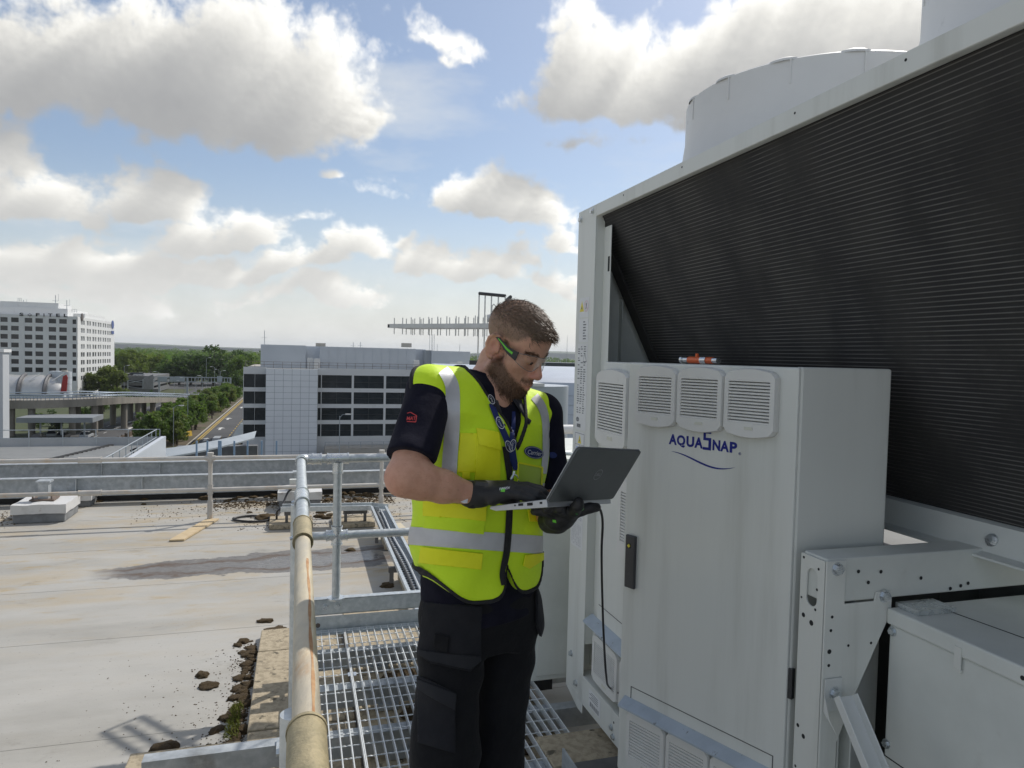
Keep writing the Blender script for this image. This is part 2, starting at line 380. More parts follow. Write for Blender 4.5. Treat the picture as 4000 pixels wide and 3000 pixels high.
# ------------------------------------------------------------------ roof membrane: stains, water mark, laps
def roof_material():
    m = bpy.data.materials.new('roof_membrane'); m.use_nodes = True; N = NT(m.node_tree); b = N.n['Principled BSDF']
    tcn = N.new('ShaderNodeTexCoord'); v = tcn.outputs['Object']; X, Y, Z = N.sep(v)
    st = N.mapping(v, (.45, 1.6, 1))
    c = N.mix(N.ramp(N.noise(st, 1.1, 8, .6), .35, .68), (.405, .395, .365), (.32, .31, .28))
    fine = N.ramp(N.noise(N.mapping(v, (.6, 1.5, 1)), 7, 8, .65), .35, .75)
    c = N.mix(N.math('MULTIPLY', fine, .35), c, (.43, .42, .395))
    tan = N.ramp(N.noise(N.mapping(v, (.8, 2.2, 1), (3, 8, 0)), 1.25, 9, .70), .44, .66)
    far = N.ramp(Y, 4.2, 6.8, .07, 1.0)
    c = N.mix(N.math('MULTIPLY', N.math('MULTIPLY', tan, far), .62), c, (.40, .32, .20))
    och = N.ramp(N.noise(N.mapping(v, (1.0, 2.6, 1), (9, 2, 0)), 2.1, 9, .68), .53, .68)
    c = N.mix(N.math('MULTIPLY', N.math('MULTIPLY', och, far), .55), c, (.34, .23, .07))
    dirt = N.ramp(N.noise(N.mapping(v, (1.2, 2.0, 1), (1, 1, 4)), 2.6, 10, .72), .56, .74)
    c = N.mix(N.math('MULTIPLY', dirt, .55), c, (.20, .19, .16))
    spk = N.ramp(N.noise(v, 55, 3, .6), .665, .72)
    c = N.mix(N.math('MULTIPLY', spk, .7), c, (.13, .12, .10))
    # ponding mark along a fall line, wet in its middle
    wob = N.math('MULTIPLY', N.math('SUBTRACT', N.noise(N.mapping(v, (.8, 1, 1)), 2.4, 7, .62), .5), .55)
    lean = N.math('MULTIPLY', X, .05)
    dist = N.math('ABSOLUTE', N.math('ADD', N.math('SUBTRACT', N.math('SUBTRACT', Y, 6.72), lean), wob))
    endl = N.ramp(N.math('ADD', X, wob), -1.75, -1.35); endr = N.ramp(X, 2.6, 3.2, 1, 0)
    ends = N.math('MULTIPLY', endl, endr)
    halfw = N.ramp(X, -1.8, .2, .16, .34)
    pond = N.math('MULTIPLY', N.ramp(N.math('SUBTRACT', dist, halfw), -.012, .012, 1, 0), ends)
    pc = N.mix(N.ramp(N.noise(N.mapping(v, (2, 5, 1)), 9, 8, .7), .35, .65), (.10, .097, .095), (.18, .175, .17))
    brown = N.ramp(N.math('ABSOLUTE', N.math('SUBTRACT', N.math('SUBTRACT', dist, N.math('MULTIPLY', halfw, .52)), .0)), 0, .06, 1, 0)
    bn_ = N.math('MULTIPLY', brown, N.ramp(N.noise(N.mapping(v, (1.2, 5, 1)), 5, 8, .7), .34, .52))
    pc = N.mix(bn_, pc, (.075, .045, .028))
    c = N.mix(N.math('MULTIPLY', pond, .92), c, pc)
    wet = N.math('MULTIPLY', N.math('MULTIPLY', N.ramp(N.math('SUBTRACT', dist, N.math('MULTIPLY', halfw, .36)), -.02, .02, 1, 0), ends), N.ramp(X, -.9, .1, .2, 1))
    N.put(b.inputs['Base Color'], c)
    N.put(b.inputs['Roughness'], N.math('SUBTRACT', N.ramp(fine, 0, 1, .62, .78), N.math('MULTIPLY', wet, .50)))
    bn = N.new('ShaderNodeBump'); bn.inputs['Strength'].default_value = .22; bn.inputs['Distance'].default_value = .02
    hgt = N.math('ADD', N.noise(N.mapping(v, (.5, 1.4, 1)), 3, 6, .6), N.math('MULTIPLY', N.noise(v, 120, 3, .6), .12))
    N.put(bn.inputs['Height'], hgt); N.link(bn.outputs[0], b.inputs['Normal'])
    return m
M_roof = roof_material()
ROOF_END, ROOF_L, ROOF_R = 11.9, -34.0, 16.0
mb = MB(); mb.box(ROOF_L, ROOF_R, -14, ROOF_END, -18.95, -.012)
roof = structure('roof', mb, mat('roof_screed', (.3, .29, .27), rough=.9))
SEAMS = [-14, -8, -4.2, -1.2, .35, 1.55, 2.70, 3.86, 5.21, 6.30, 7.45, 8.75, 10.1, ROOF_END]
for a, b in zip(SEAMS[:-1], SEAMS[1:]):      # lapped membrane sheets; the far edge of each tucks under the next
    s = MB(); w_ = lambda x: 0.025 * math.sin(x * .37 + a)
    xs = [ROOF_L + (ROOF_R - ROOF_L) * i / 60 for i in range(61)]
    vs = []; fs = []
    for i, x in enumerate(xs):
        vs += [(x, a + w_(x) - .04, .0008), (x, a + w_(x) - .04, -.002), (x, b + w_(x) + .0, -.0006)]
        if i: k = 3 * i; fs += [(k - 3, k, k - 2 + 3, k - 2), (k - 3, k - 1, k + 2, k)]
    s.add(vs, fs)
    o = link('membrane_sheet', s.mesh('membrane_sheet', M_roof), roof)
# ------------------------------------------------------------------ paving slabs under and beside the platform
slabs = []
def slab(v0, v1, u0, u1, z0=.004, t=.05, label=None, group=None):
    j = lambda: random.uniform(-.006, .006)
    me = MB(); zt = z0 + t + j() * .6
    c = [(v0 + .004 + j(), u0 + .004 + j()), (v1 - .004 + j(), u0 + .004 + j()), (v1 - .004 + j(), u1 - .004 + j()), (v0 + .004 + j(), u1 - .004 + j())]
    me.add([(x, y, z0) for x, y in c] + [(x, y, zt) for x, y in c], [(3, 2, 1, 0), (4, 5, 6, 7), (0, 1, 5, 4), (1, 2, 6, 5), (2, 3, 7, 6), (3, 0, 4, 7)])
    return solo('paving_slab', me, M_slab, label, 'slab', ((v0 + v1) / 2, (u0 + u1) / 2, z0), 'L', group, bevel=.006)
us = [4.95, 4.58, 3.616, 2.65, 1.69, .73, -.24]
for k, (a, b) in enumerate(zip(us[1:], us[:-1])):
    slab(-.22, .30, a, b, label='speckled concrete slab lying on the roof along the rail side of the walkway', group='slabs along the walkway edge')
    for x0, x1 in ((.31, .76), (.77, 1.22)):
        slab(x0, x1, a + (.2 if x0 < .5 else -.1), b + (.2 if x0 < .5 else -.1), z0=.09, label='concrete slab on the roof beneath the walkway grating', group='slabs under the grating')
slab(-.72, -.24, 2.7, 3.55, label='concrete slab sticking out from the walkway under a steel outrigger')
# ------------------------------------------------------------------ walkway gratings
ZG = .30
M_bar = mat('grating_zinc', (.62, .65, .66), (.72, .74, .74), 40, .45, .15, rvar=.08)
def grating(v0, v1, u0, u1, label):
    t = Thing('walkway_grating', label, 'grating', ((v0 + v1) / 2, (u0 + u1) / 2, ZG - .03))
    n = max(2, round((v1 - v0) / .0415)); du = u1 - u0
    bar = MB().box(-.0022, .0022, 0, du, -.03, 0).mesh('bearing_bar', M_bar)
    for i in range(n + 1): t.inst('bearing_bar', bar, (v0 + (v1 - v0) * i / n, u0, ZG))
    rod = MB(); k = 7                                     # twisted square rod
    for i in range(int((v1 - v0) / .02)):
        x = .02 * i; a = x * 60
        rod.add([(x, .0034 * math.cos(a + q), .0034 * math.sin(a + q)) for q in (0, 1.57, 3.14, 4.71)] +
                [(x + .02, .0034 * math.cos(a + 1.2 + q), .0034 * math.sin(a + 1.2 + q)) for q in (0, 1.57, 3.14, 4.71)],
                [(0, 1, 5, 4), (1, 2, 6, 5), (2, 3, 7, 6), (3, 0, 4, 7)])
    rod = rod.mesh('cross_rod', M_bar)
    for i in range(int(du / .0955)): t.inst('cross_rod', rod, (v0, u1 - .03 - i * .0955, ZG - .003))
    e = MB().box(v0 - .002, v1 + .002, u1, u1 + .004, ZG - .03, ZG).box(v0 - .002, v1 + .002, u0 - .004, u0, ZG - .03, ZG)
    t.part('end_band', e, M_bar)
    return t
g1 = grating(.10, .272, -.6, 4.20, 'narrow strip of open steel grating beside the handrail')
g2 = grating(.278, 1.14, 1.55, 4.20, 'wide open steel grating panel under the standing worker')
g3 = grating(.278, 1.14, -.6, 1.545, 'open steel grating panel in front of the compressor housing')
for u in (3.58, 2.2):      # saddle clips over the joint
    c = MB().box(.255, .268, u - .02, u + .02, ZG + .001, ZG + .004).box(.282, .296, u - .02, u + .02, ZG + .001, ZG + .004).box(.268, .282, u - .018, u + .018, ZG - .028, ZG - .024).hexbolt((.275, u, ZG - .024), (0, 0, 1), .006, .012)
    solo('grating_clip', c, M_zinc, 'small zinc saddle clip bridging the joint between gratings', 'clip', (.275, u, ZG - .028), group='saddle clips on the grating joint')
# support beams
def channel(mb, v0, v1, u, z0, z1, fl=.05, t=.006, back=1):
    mb.box(v0, v1, u - t / 2, u + t / 2, z0, z1)
    a, b = (u + t / 2, u + fl) if back > 0 else (u - fl, u - t / 2)
    mb.box(v0, v1, a, b, z1 - t, z1); mb.box(v0, v1, a, b, z0, z0 + t); return mb
for u, vl in ((3.94, -.02), (3.50, -.02), (3.06, -.58), (2.62, -.02), (2.18, -.02), (1.74, -.02), (1.3, -.58), (.7, -.02), (.1, -.02)):
    b = channel(MB(), vl, 1.5, u, ZG - .125, ZG - .032, .06)
    lab = 'galvanised channel carrying the grating across the walkway' if vl > -.1 else 'galvanised outrigger channel running out beyond the handrail'
    solo('support_beam', b, M_galvd, lab, 'beam', (.5, u, ZG - .125), group='channels under the grating' if vl > -.1 else 'outrigger channels')
    f = MB().box(.4, .5, u - .02, u + .06, .146, ZG - .126); solo('support_foot', f, M_galvd, 'thin steel packer between slab and walkway channel', 'packer', (.45, u, .146), group='packers under the walkway')
# near outrigger deck plate catching the grating shadow
t = Thing('end_toe_channel', 'galvanised channel bolted across the far end of the walkway', 'channel', (.6, 4.24, .285))
b = channel(MB(), .06, 1.06, 4.24, .375, .468, -.05, .007, -1); t.part('channel', b, M_galv, bevel=.002)
b = MB().box(.06, 1.06, 4.215, 4.221, .285, .3745).box(.06, 1.06, 4.150, 4.2145, .286, .292); t.part('angle', b, M_galv, bevel=.002)
for x in (.165, .235): t.part('bolt', MB().hexbolt((x, 4.2365, .425), (0, -1, 0), .015, .016), M_zinc)
t.part('bolt', MB().hexbolt((.125, 4.215, .325), (0, -1, 0), .010, .008), M_rust)
# ------------------------------------------------------------------ near handrail
VR, ZR, R1 = .020, 1.297, .0242
UE = 4.235
def sleeve(mb, a, b, r, lip=.003):
    a = Vector(a); b = Vector(b); d = (b - a).normalized()
    mb.cyl(a, b, r, n=24); mb.cyl(a, a + d * .008, r + lip, n=24); mb.cyl(b - d * .008, b, r + lip, n=24); return mb
t = Thing('tubular_handrail', 'galvanised and rust-stained tube handrail along the walkway edge', 'handrail', (VR, 2.2, ZG))
t.part('rail', MB().cyl((VR, 2.62, ZR), (VR, UE - .02, ZR), R1, n=28), M_galv)
t.part('rail', MB().cyl((VR, -1.5, ZR), (VR, 2.62, ZR), R1 * 1.005, n=32), M_rail, label='beige painted rail stained with rust')
sk = []
for i in range(41):       # long rust run down the shoulder of the rail
    k = math.radians(62 + 3 * math.sin(i * .35)); h = (.0032 + .0010 * math.sin(i * .8)) / R1
    for kk in (k - h, k + h): sk.append((VR + (R1 + .0007) * math.cos(kk), 2.12 - i * .024, ZR + (R1 + .0007) * math.sin(kk)))
t.part('rust_streak', MB().add(sk, [(2 * i, 2 * i + 1, 2 * i + 3, 2 * i + 2) for i in range(40)], True), mat('rust_run', (.40, .20, .09), (.52, .34, .18), 30, .75))
t.part('coupling', sleeve(MB(), (VR, 2.98, ZR), (VR, 3.20, ZR), .0295), M_zinc)
t.part('coupling', sleeve(MB(), (VR, 2.38, ZR), (VR, 2.64, ZR), .0315, .002), M_brass, label='brown coupling')
t.part('coupling', sleeve(MB(), (VR, .90, ZR), (VR, 1.185, ZR), .0315, .002), M_brass, label='brown coupling at the near joint')
for u in (3.10, 2.50, 1.05): t.part('grub_screw', MB().hexbolt((VR - .03, u, ZR - .012), (-1, 0, -.3), .007, .012), M_zinc)
el = MB(); el.tube([(VR, UE - .09, ZR)] + [(VR + .045 - .045 * math.cos(k), UE - .045 + .045 * math.sin(k), ZR) for k in [i * math.pi / 20 for i in range(11)]] + [(VR + .10, UE, ZR)], .030, n=24)
sleeve(el, (VR, UE - .12, ZR), (VR, UE - .06, ZR), .031); sleeve(el, (VR + .06, UE, ZR), (VR + .115, UE, ZR), .031)
t.part('elbow', el, M_zinc)
t.part('cross_rail', MB().cyl((VR + .1, UE, ZR), (1.06, UE, ZR), R1, n=28), M_galv)
t.part('middle_rail', MB().cyl((VR + .02, UE, .845), (1.06, UE, .845), R1, n=28), M_galv)
XP = .226
t.part('post', MB().cyl((XP, UE, .47), (XP, UE, ZR), R1, n=24), M_galv)
t.part('post', MB().cyl((1.04, UE, .47), (1.04, UE, ZR), R1, n=24), M_galv)
for u in (3.03, 1.27): t.part('post', MB().cyl((VR - .02, u, ZG - .03), (VR - .02, u, ZR - .01), R1, n=20).box(VR - .09, VR + .03, u - .06, u + .06, ZG - .032, ZG - .022), M_galv)
tee = sleeve(MB(), (XP - .062, UE, ZR), (XP + .062, UE, ZR), .0305); sleeve(tee, (XP, UE, ZR - .085), (XP, UE, ZR - .02), .0305); t.part('tee_fitting', tee, M_zinc)
cr = sleeve(MB(), (XP - .062, UE, .845), (XP + .062, UE, .845), .0305); sleeve(cr, (XP, UE, .79), (XP, UE, .90), .0305); t.part('cross_fitting', cr, M_zinc)
t.part('base_flange', MB().cyl((XP, UE, .4685), (XP, UE, .478), .05, n=24), M_zinc)
# ------------------------------------------------------------------ far handrail on the roof
UF, ZT, ZM = 8.507, .700, .345
t = Thing('roof_guardrail', 'chalky weathered two-bar guardrail crossing the roof in front of twin steel tracks', 'guardrail', (-.93, UF, 0))
seg = [(-16.0, -2.12), (-2.12, 2.5), (2.5, 8.0)]
for a, b in seg:
    t.part('top_rail', MB().cyl((a, UF, ZT), (b, UF, ZT), .0225, n=16), M_railfar); t.part('middle_rail', MB().cyl((a, UF, ZM), (b, UF, ZM), .0225, n=16), M_railfar)
for x in (-2.12,):
    for z in (ZT, ZM): t.part('coupling', sleeve(MB(), (x - .11, UF, z), (x + .11, UF, z), .03), M_railfar)
for x in (-5.4, -.93, .962, 3.0, 5.2):
    p = MB().cyl((x, UF, .2), (x, UF, ZT + .02), .0225, n=16); t.part('post', p, M_railfar)
    t.part('base_sleeve', MB().cyl((x, UF, .0), (x, UF, .22), .030, n=16), M_railfar)
    k = sleeve(MB(), (x, UF, ZT - .04), (x, UF, ZT + .05), .030); k.cyl((x, UF, ZT + .05), (x, UF, ZT + .062), .034, n=16); sleeve(k, (x - .05, UF, ZT), (x + .05, UF, ZT), .0285, .002); t.part('post_cap', k, M_railfar)
    t.part('middle_clamp', sleeve(MB(), (x, UF, ZM - .05), (x, UF, ZM + .05), .0285), M_railfar)
# twin beams of the cradle track
def ibeam(u, label):
    b = MB(); b.box(-16, 9, u - .055, u + .055, .315, .328); b.box(-16, 9, u - .055, u + .055, .10, .113); b.box(-16, 9, u - .005, u + .005, .113, .315)
    tt = Thing('track_beam', label, 'beam', (-3, u, .1)); tt.part('beam', b, M_galvd)
    for x in (-1.83, -2.55, 1.6): tt.part('splice_plate', MB().box(x - .003, x + .003, u - .055, u - .0055, .1135, .3145), M_galv)
    for x in (-2.63, .03, 2.7, -5.6): tt.part('bearing_pad', MB().box(x - .08, x + .08, u - .07, u + .07, .012, .0995), M_rust)
    return tt
ibeam(9.68, 'weathered steel track beam just behind the roof guardrail'); ibeam(10.85, 'weathered steel track beam at the roof edge, the farther of two')
k = MB().box(-16, 9, 9.80, 9.98, -.004, .13); solo('gap_dark_upstand', k, mat('gap_shade_black', (.022, .022, .024), (.035, .034, .034), 6, .8), 'low black upstand added to darken the gap beneath the track beams', 'upstand', (-3, 9.9, 0))  # black box added to put shade into the gap under the beams
# flashed pads with stubs
def pad(v0, v1, u0, u1, h, label, stub=True):
    t = Thing('roof_pad', label, 'pad', ((v0 + v1) / 2, (u0 + u1) / 2, 0), group=None)
    t.part('plinth', MB().box(v0, v1, u0, u1, 0, h * .52), M_padside, bevel=.012)
    b = MB(); n = 8
    for i in range(n):
        for j in range(n): pass
    g = [(v0 - .015 + (v1 - v0 + .03) * i / 10, u0 - .015 + (u1 - u0 + .03) * j / 8) for j in range(9) for i in range(11)]
    zz = [h + .012 * mnoise.noise(Vector((x * 7, y * 7, h))) for x, y in g]
    b.add([(x, y, z) for (x, y), z in zip(g, zz)], [(j * 11 + i, j * 11 + i + 1, (j + 1) * 11 + i + 1, (j + 1) * 11 + i) for j in range(8) for i in range(10)], True)
    edge = [i for i in range(11)] + [j * 11 + 10 for j in range(1, 9)] + [88 + i for i in range(9, -1, -1)] + [j * 11 for j in range(7, 0, -1)]
    vs = [(g[i][0], g[i][1], zz[i]) for i in edge] + [(g[i][0], g[i][1], h * .5 + .008 * mnoise.noise(Vector((g[i][0] * 9, g[i][1] * 9, 3)))) for i in edge]; k = len(edge)
    b.add(vs, [(i, k + i, k + (i + 1) % k, (i + 1) % k) for i in range(k)])
    t.part('flashing', b, M_padtop)
    if stub:
        cx, cy = (v0 + v1) / 2 - .02, (u0 + u1) / 2
        t.part('base_plate', MB().box(cx - .12, cx + .12, cy - .1, cy + .1, h + .008, h + .022), M_rust)
        t.part('stub_column', MB().box(cx - .05, cx + .05, cy - .05, cy + .05, h + .022, h + .20).box(cx - .07, cx + .07, cy - .07, cy + .07, h + .2, h + .22), M_galvd)
        for a in (-.09, .09): t.part('anchor_bolt', MB().cyl((cx + a, cy - .08, h + .02), (cx + a, cy - .08, h + .06), .009, n=8), M_rust)
    return t
pad(-2.90, -2.41, 8.70, 9.20, .20, 'white-topped roof pad with a short steel stub in front of the track beams')
pad(-2.86, -2.36, 9.48, 9.95, .012 + .14, 'white-topped roof pad tucked under the track beams beside the guardrail coupling', False)
pad(-.21, .28, 8.95, 9.42, .20, 'white-topped roof pad with a grey isolator box behind the handrail elbow')
t = Thing('isolator_box', 'small grey switch box with a red knob on the roof pad', 'box', (-.02, 9.0, .212))
t.part('housing', MB().box(-.09, .05, 8.93, 9.0, .215, .36), M_paint2, bevel=.006); t.part('knob', MB().cyl((-.05, 8.93, .27), (-.05, 8.905, .27), .022, n=12), mat('red_knob', (.5, .03, .02), rough=.5))
# loose board under the guardrail post
solo('loose_board', MB().obox((-1.02, 8.05, .006), (.98, -.02, 0), (.26, .97, 0), (0, 0, 1), -.07, .07, -.45, .45, 0, .016), M_cord, 'thin tan board lying on the roof at the guardrail post', 'board', (-1.02, 8.05, .006))
solo('loose_board', MB().obox((1.05, 7.62, .006), (.97, .1, 0), (-.1, .97, 0), (0, 0, 1), -.08, .1, -.2, .3, 0, .012), mat('pale_ply', (.56, .50, .38), rough=.85), 'pale ply offcut lying beside the cable tray bend', 'board', (1.05, 7.62, .006))
# ------------------------------------------------------------------ cable tray on slab feet
t = Thing('cable_tray', 'perforated galvanised cable tray running across the roof and turning towards the walkway', 'cable tray', (.85, 6.4, .12))
ZC = .185
def tray(p, q, w=.075, hh=.05):
    p = Vector(p); q = Vector(q); d = (q - p).normalized(); s = Vector((d.y, -d.x, 0)); ln = (q - p).length; z = Vector((0, 0, 1))
    for sg in (-1, 1):
        t.part('side_rail', MB().obox(p, d, s, z, 0, ln, sg * w - .004, sg * w + .004, 0, hh).obox(p, d, s, z, 0, ln, sg * w - .012, sg * w + .012, hh, hh + .004), M_galv)
    t.part('tray_floor', MB().obox(p, d, s, z, 0, ln, -w + .005, w - .005, 0, .003), M_galvd)
    me = MB().obox((0, 0, 0), d, s, z, -.010, .010, -w * .55, w * .55, .0031, .0045).mesh('slot', M_dark)
    for i in range(int(ln / .06)): t.inst('slot', me, p + d * (.03 + .06 * i) + z * ZC * 0)
tray((-.16, 8.02, ZC), (.80, 7.93, ZC)); tray((.86, 7.82, ZC), (.84, 4.55, ZC))
t.part('bend', MB().obox((.83, 7.9, ZC), (.8, -.6, 0), (.6, .8, 0), (0, 0, 1), -.10, .11, -.075, .075, -.001, .004).obox((.83, 7.9, ZC), (.8, -.6, 0), (.6, .8, 0), (0, 0, 1), -.12, .12, .076, .084, 0, .052).obox((.83, 7.9, ZC), (.8, -.6, 0), (.6, .8, 0), (0, 0, 1), -.12, .1, -.084, -.076, 0, .052), M_galv)
for x, y in ((.0, 8.0), (.62, 7.95), (.86, 7.0), (.85, 5.75)): t.part('foot_bracket', MB().box(x - .13, x + .13, y - .02, y + .02, .135, .178).box(x - .12, x - .09, y - .02, y + .02, .05, .135).box(x + .09, x + .12, y - .02, y + .02, .05, .135), M_steel)
for i, (v_, u_) in enumerate(((-.06, 8.12), (.60, 8.05), (1.05, 7.1), (1.05, 5.75))):
    slab(v_ - .23, v_ + .23, u_ - .22, u_ + .22, label='mossy concrete slab carrying the cable tray', group='slabs under the cable tray')
for k, o in enumerate((-.03, .02)):
    pts = [(.85 + o + .006 * math.sin(i * .6 + k), 7.75 - i * .17, ZC + .018) for i in range(19)]
    solo('tray_cable', MB().tube(pts, .011, n=8), M_galvd if k else M_cable, 'grey cable lying in the tray' if k else 'black cable lying in the tray', 'cable', (.85, 6, ZC))
pts = [(-.02, 8.98, .25), (-.10, 8.9, .22), (-.16, 8.75, .10), (-.20, 8.55, .03), (-.27, 8.35, .02), (-.42, 8.28, .015), (-.62, 8.36, .015), (-.68, 8.5, .015), (-.5, 8.58, .015), (-.32, 8.45, .02), (-.22, 8.2, .04), (-.18, 8.05, .19), (.1, 8.0, .21)]
def smooth(pts, n=6):
    P = [Vector(p) for p in pts]; o = []
    for i in range(len(P) - 1):
        a, b, c, d = P[max(i - 1, 0)], P[i], P[i + 1], P[min(i + 2, len(P) - 1)]
        for k in range(n):
            s = k / n; o.append(.5 * ((2 * b) + (c - a) * s + (2 * a - 5 * b + 4 * c - d) * s * s + (3 * b - a - 3 * c + d) * s ** 3))
    return o + [P[-1]]
solo('coiled_cable', MB().tube(smooth(pts), .012, n=8), M_cable, 'black cable looping on the roof from pad to tray', 'cable', (-.3, 8.5, 0))
# ------------------------------------------------------------------ moss clumps
def clump_mesh(seed):
    rnd = random.Random(seed); bm = bmesh.new(); bmesh.ops.create_icosphere(bm, subdivisions=3, radius=1)
    for v in bm.verts:
        n = mnoise.fractal(v.co * 1.6 + Vector((seed * 3.1, 0, 0)), 1.0, 2.1, 4) + .35 * mnoise.noise(v.co * 6 + Vector((0, seed, 0)))
        v.co *= 1 + .42 * n; v.co.z = max(v.co.z * .55, -.12)
        v.co.x *= rnd.uniform(.98, 1.02)
    me = bpy.data.meshes.new('moss'); bm.to_mesh(me); bm.free(); me.polygons.foreach_set('use_smooth', [True] * len(me.polygons)); me.materials.append(M_moss); return me
CL = [clump_mesh(i) for i in range(7)]
def clump(v, u, r, z=0.0, label=None, group=None):
    o = link('moss_clump', CL[random.randrange(7)]); o.location = L2W((v, u, z + r * .06)); o.rotation_euler = (0, 0, random.uniform(0, 6.28))
    s = r * random.uniform(.95, 1.35); o.scale = (s * random.uniform(.8, 1.3), s * random.uniform(.7, 1.0), s * random.uniform(.55, 1.05))
    tagit(o, label, 'moss', group); return o
G1 = 'dead moss along the guardrail'; L1 = 'brown moss clump in the drift along the far guardrail'
for i in range(95):      # drift in front of the kerb
    px = random.uniform(900, 1500) if i < 72 else random.uniform(0, 380); py = random.gauss(1938, 9) + (8 if px < 400 else 0)
    p = azl(px, py, 0); clump(p.x, p.y, random.uniform(.02, .055), label=L1, group=G1)
for px, py, r in ((545, 1948, .05), (563, 1951, .06), (562, 1971, .035), (800, 1950, .06), (890, 1957, .04), (935, 1944, .04), (740, 1925, .04), (770, 1927, .04), (975, 2003, .035), (50, 1973, .03), (490, 1937, .04), (445, 1941, .025)):
    p = azl(px, py, 0); clump(p.x, p.y, r, label='single brown moss clump lying between guardrail and track pads', group='stray moss near the guardrail')
for px, py, r in ((1260, 1975, .05), (1365, 1960, .05), (1010, 1965, .03), (1382, 2076, .03), (1510, 2288, .045), (1520, 2293, .03), (1038, 2024, .08), (1250, 2020, .05), (1275, 2024, .05), (1290, 2015, .045), (1255, 2002, .05), (1280, 1996, .05), (1090, 2053, .04), (1120, 2050, .04), (1370, 2150, .035), (1150, 2046, .04)):
    p = azl(px, py, 0); clump(p.x, p.y, r, label='brown moss clump around the cable tray slabs', group='moss around the cable tray')
G2 = 'moss along the slab edge'; L2 = 'moss clump packed against the edge of the walkway slabs'
for i in range(46):
    s = i / 46; px = 995 - 75 * s ** 1.1 + random.gauss(-12, 12); py = 2510 + 410 * s + random.gauss(0, 8); p = azl(px, py, 0)
    if p.x > -.235: p.x = -.235 - random.uniform(0, .04)
    clump(p.x, p.y, random.uniform(.012, .040), label=L2, group=G2)
for px, py, r in ((790, 2640, .04), (810, 2682, .04), (913, 2730, .035), (632, 2930, .05), (668, 2920, .04), (948, 2510, .035), (928, 2522, .022), (885, 2808, .035), (848, 2851, .03), (1040, 2428, .04), (1075, 2466, .05), (935, 2683, .025), (905, 2795, .03), (815, 2928, .03)):
    p = azl(px, py, 0); clump(p.x, p.y, r, label='dry moss clump lying loose on the bare membrane by the slabs', group='loose moss by the slabs')
for px, py, r in ((1550, 2660, .07), (1580, 2650, .06), (1615, 2650, .06), (1525, 2680, .05), (1620, 2790, .06), (2030, 2920, .05)):
    p = azl(px, py, .14); clump(p.x, p.y, r, .14, label='mossy clump on the slabs below the grating', group='moss below the grating')
p = azl(925, 2845, 0)
mb = MB()
rr = random.Random(3)
for i in range(500):
    a = rr.random(); x = -.26 - .07 * rr.random() * (1 - a * .3); y = p.y - .16 + .36 * a; h = .015 + .025 * rr.random(); d = Vector((rr.uniform(-1, .3), rr.uniform(-1, 1), 1)).normalized() * h
    b_ = Vector((x, y, .03)); s_ = Vector((rr.uniform(-1, 1), rr.uniform(-1, 1), 0)).normalized() * .002
    mb.add([b_ - s_, b_ + s_, b_ + d], [(0, 1, 2)])
solo('green_moss', mb, mat('green_moss', (.16, .19, .02), (.10, .11, .015), 60, .9), 'tuft of bright green moss at the slab edge', 'moss', (-.28, p.y, .03), kind='stuff')

# fine litter of dead moss and grit gathered along edges
lit_m = mat('moss_litter', (.10, .065, .03), (.05, .036, .02), 60, .95, c3=(.20, .17, .10), c3scale=40, c3lo=.6, c3hi=.7)
def litter(name, label, spots, seed):
    rr_ = random.Random(seed); mb_ = MB()
    for v_, u_, sp_v, sp_u, n_, r_, z_ in spots:
        for _ in range(n_):
            x_, y_ = v_ - abs(rr_.gauss(0, sp_v)) if sp_v < .2 else v_ + rr_.uniform(-sp_v, sp_v), u_ + (rr_.uniform(-sp_u, sp_u) if sp_u > .3 else rr_.gauss(0, sp_u)); q_ = r_ * rr_.uniform(.4, 1.5); h_ = q_ * rr_.uniform(.3, .9); a_ = rr_.uniform(0, 6.28)
            mb_.add([(x_ + q_ * math.cos(a_ + k_ * 2.09), y_ + q_ * math.sin(a_ + k_ * 2.09), z_) for k_ in range(3)] + [(x_ + rr_.uniform(-.3, .3) * q_, y_ + rr_.uniform(-.3, .3) * q_, z_ + h_)], [(0, 1, 3), (1, 2, 3), (2, 0, 3)])
    return solo(name, mb_, lit_m, label, 'litter', (spots[0][0], spots[0][1], 0), kind='stuff')
litter('moss_litter', 'fine brown moss crumbs and grit along the walkway slab edge', [(-.235, 3.9, .05, .95, 1500, .006, .001), (-.24, 3.9, .18, .9, 380, .005, .001), (-.6, 4.0, .5, .8, 160, .004, .001)], 8)
litter('moss_litter', 'fine brown moss crumbs along the far guardrail drift', [(.1, 9.3, 1.1, .13, 2200, .012, .001), (-.2, 9.0, 1.6, .3, 700, .008, .001), (-3.2, 9.0, .5, .2, 500, .010, .001), (.3, 8.3, .9, .35, 420, .008, .001)], 9)
# ================================================================== air-cooled chiller
V0 = 1.253
t = CH = Thing('air_cooled_chiller', 'large light grey air-cooled chiller with black sloping coil and open control door', 'chiller', (V0, 1.6, .3))
UN = -1.1                                    # runs on past the camera
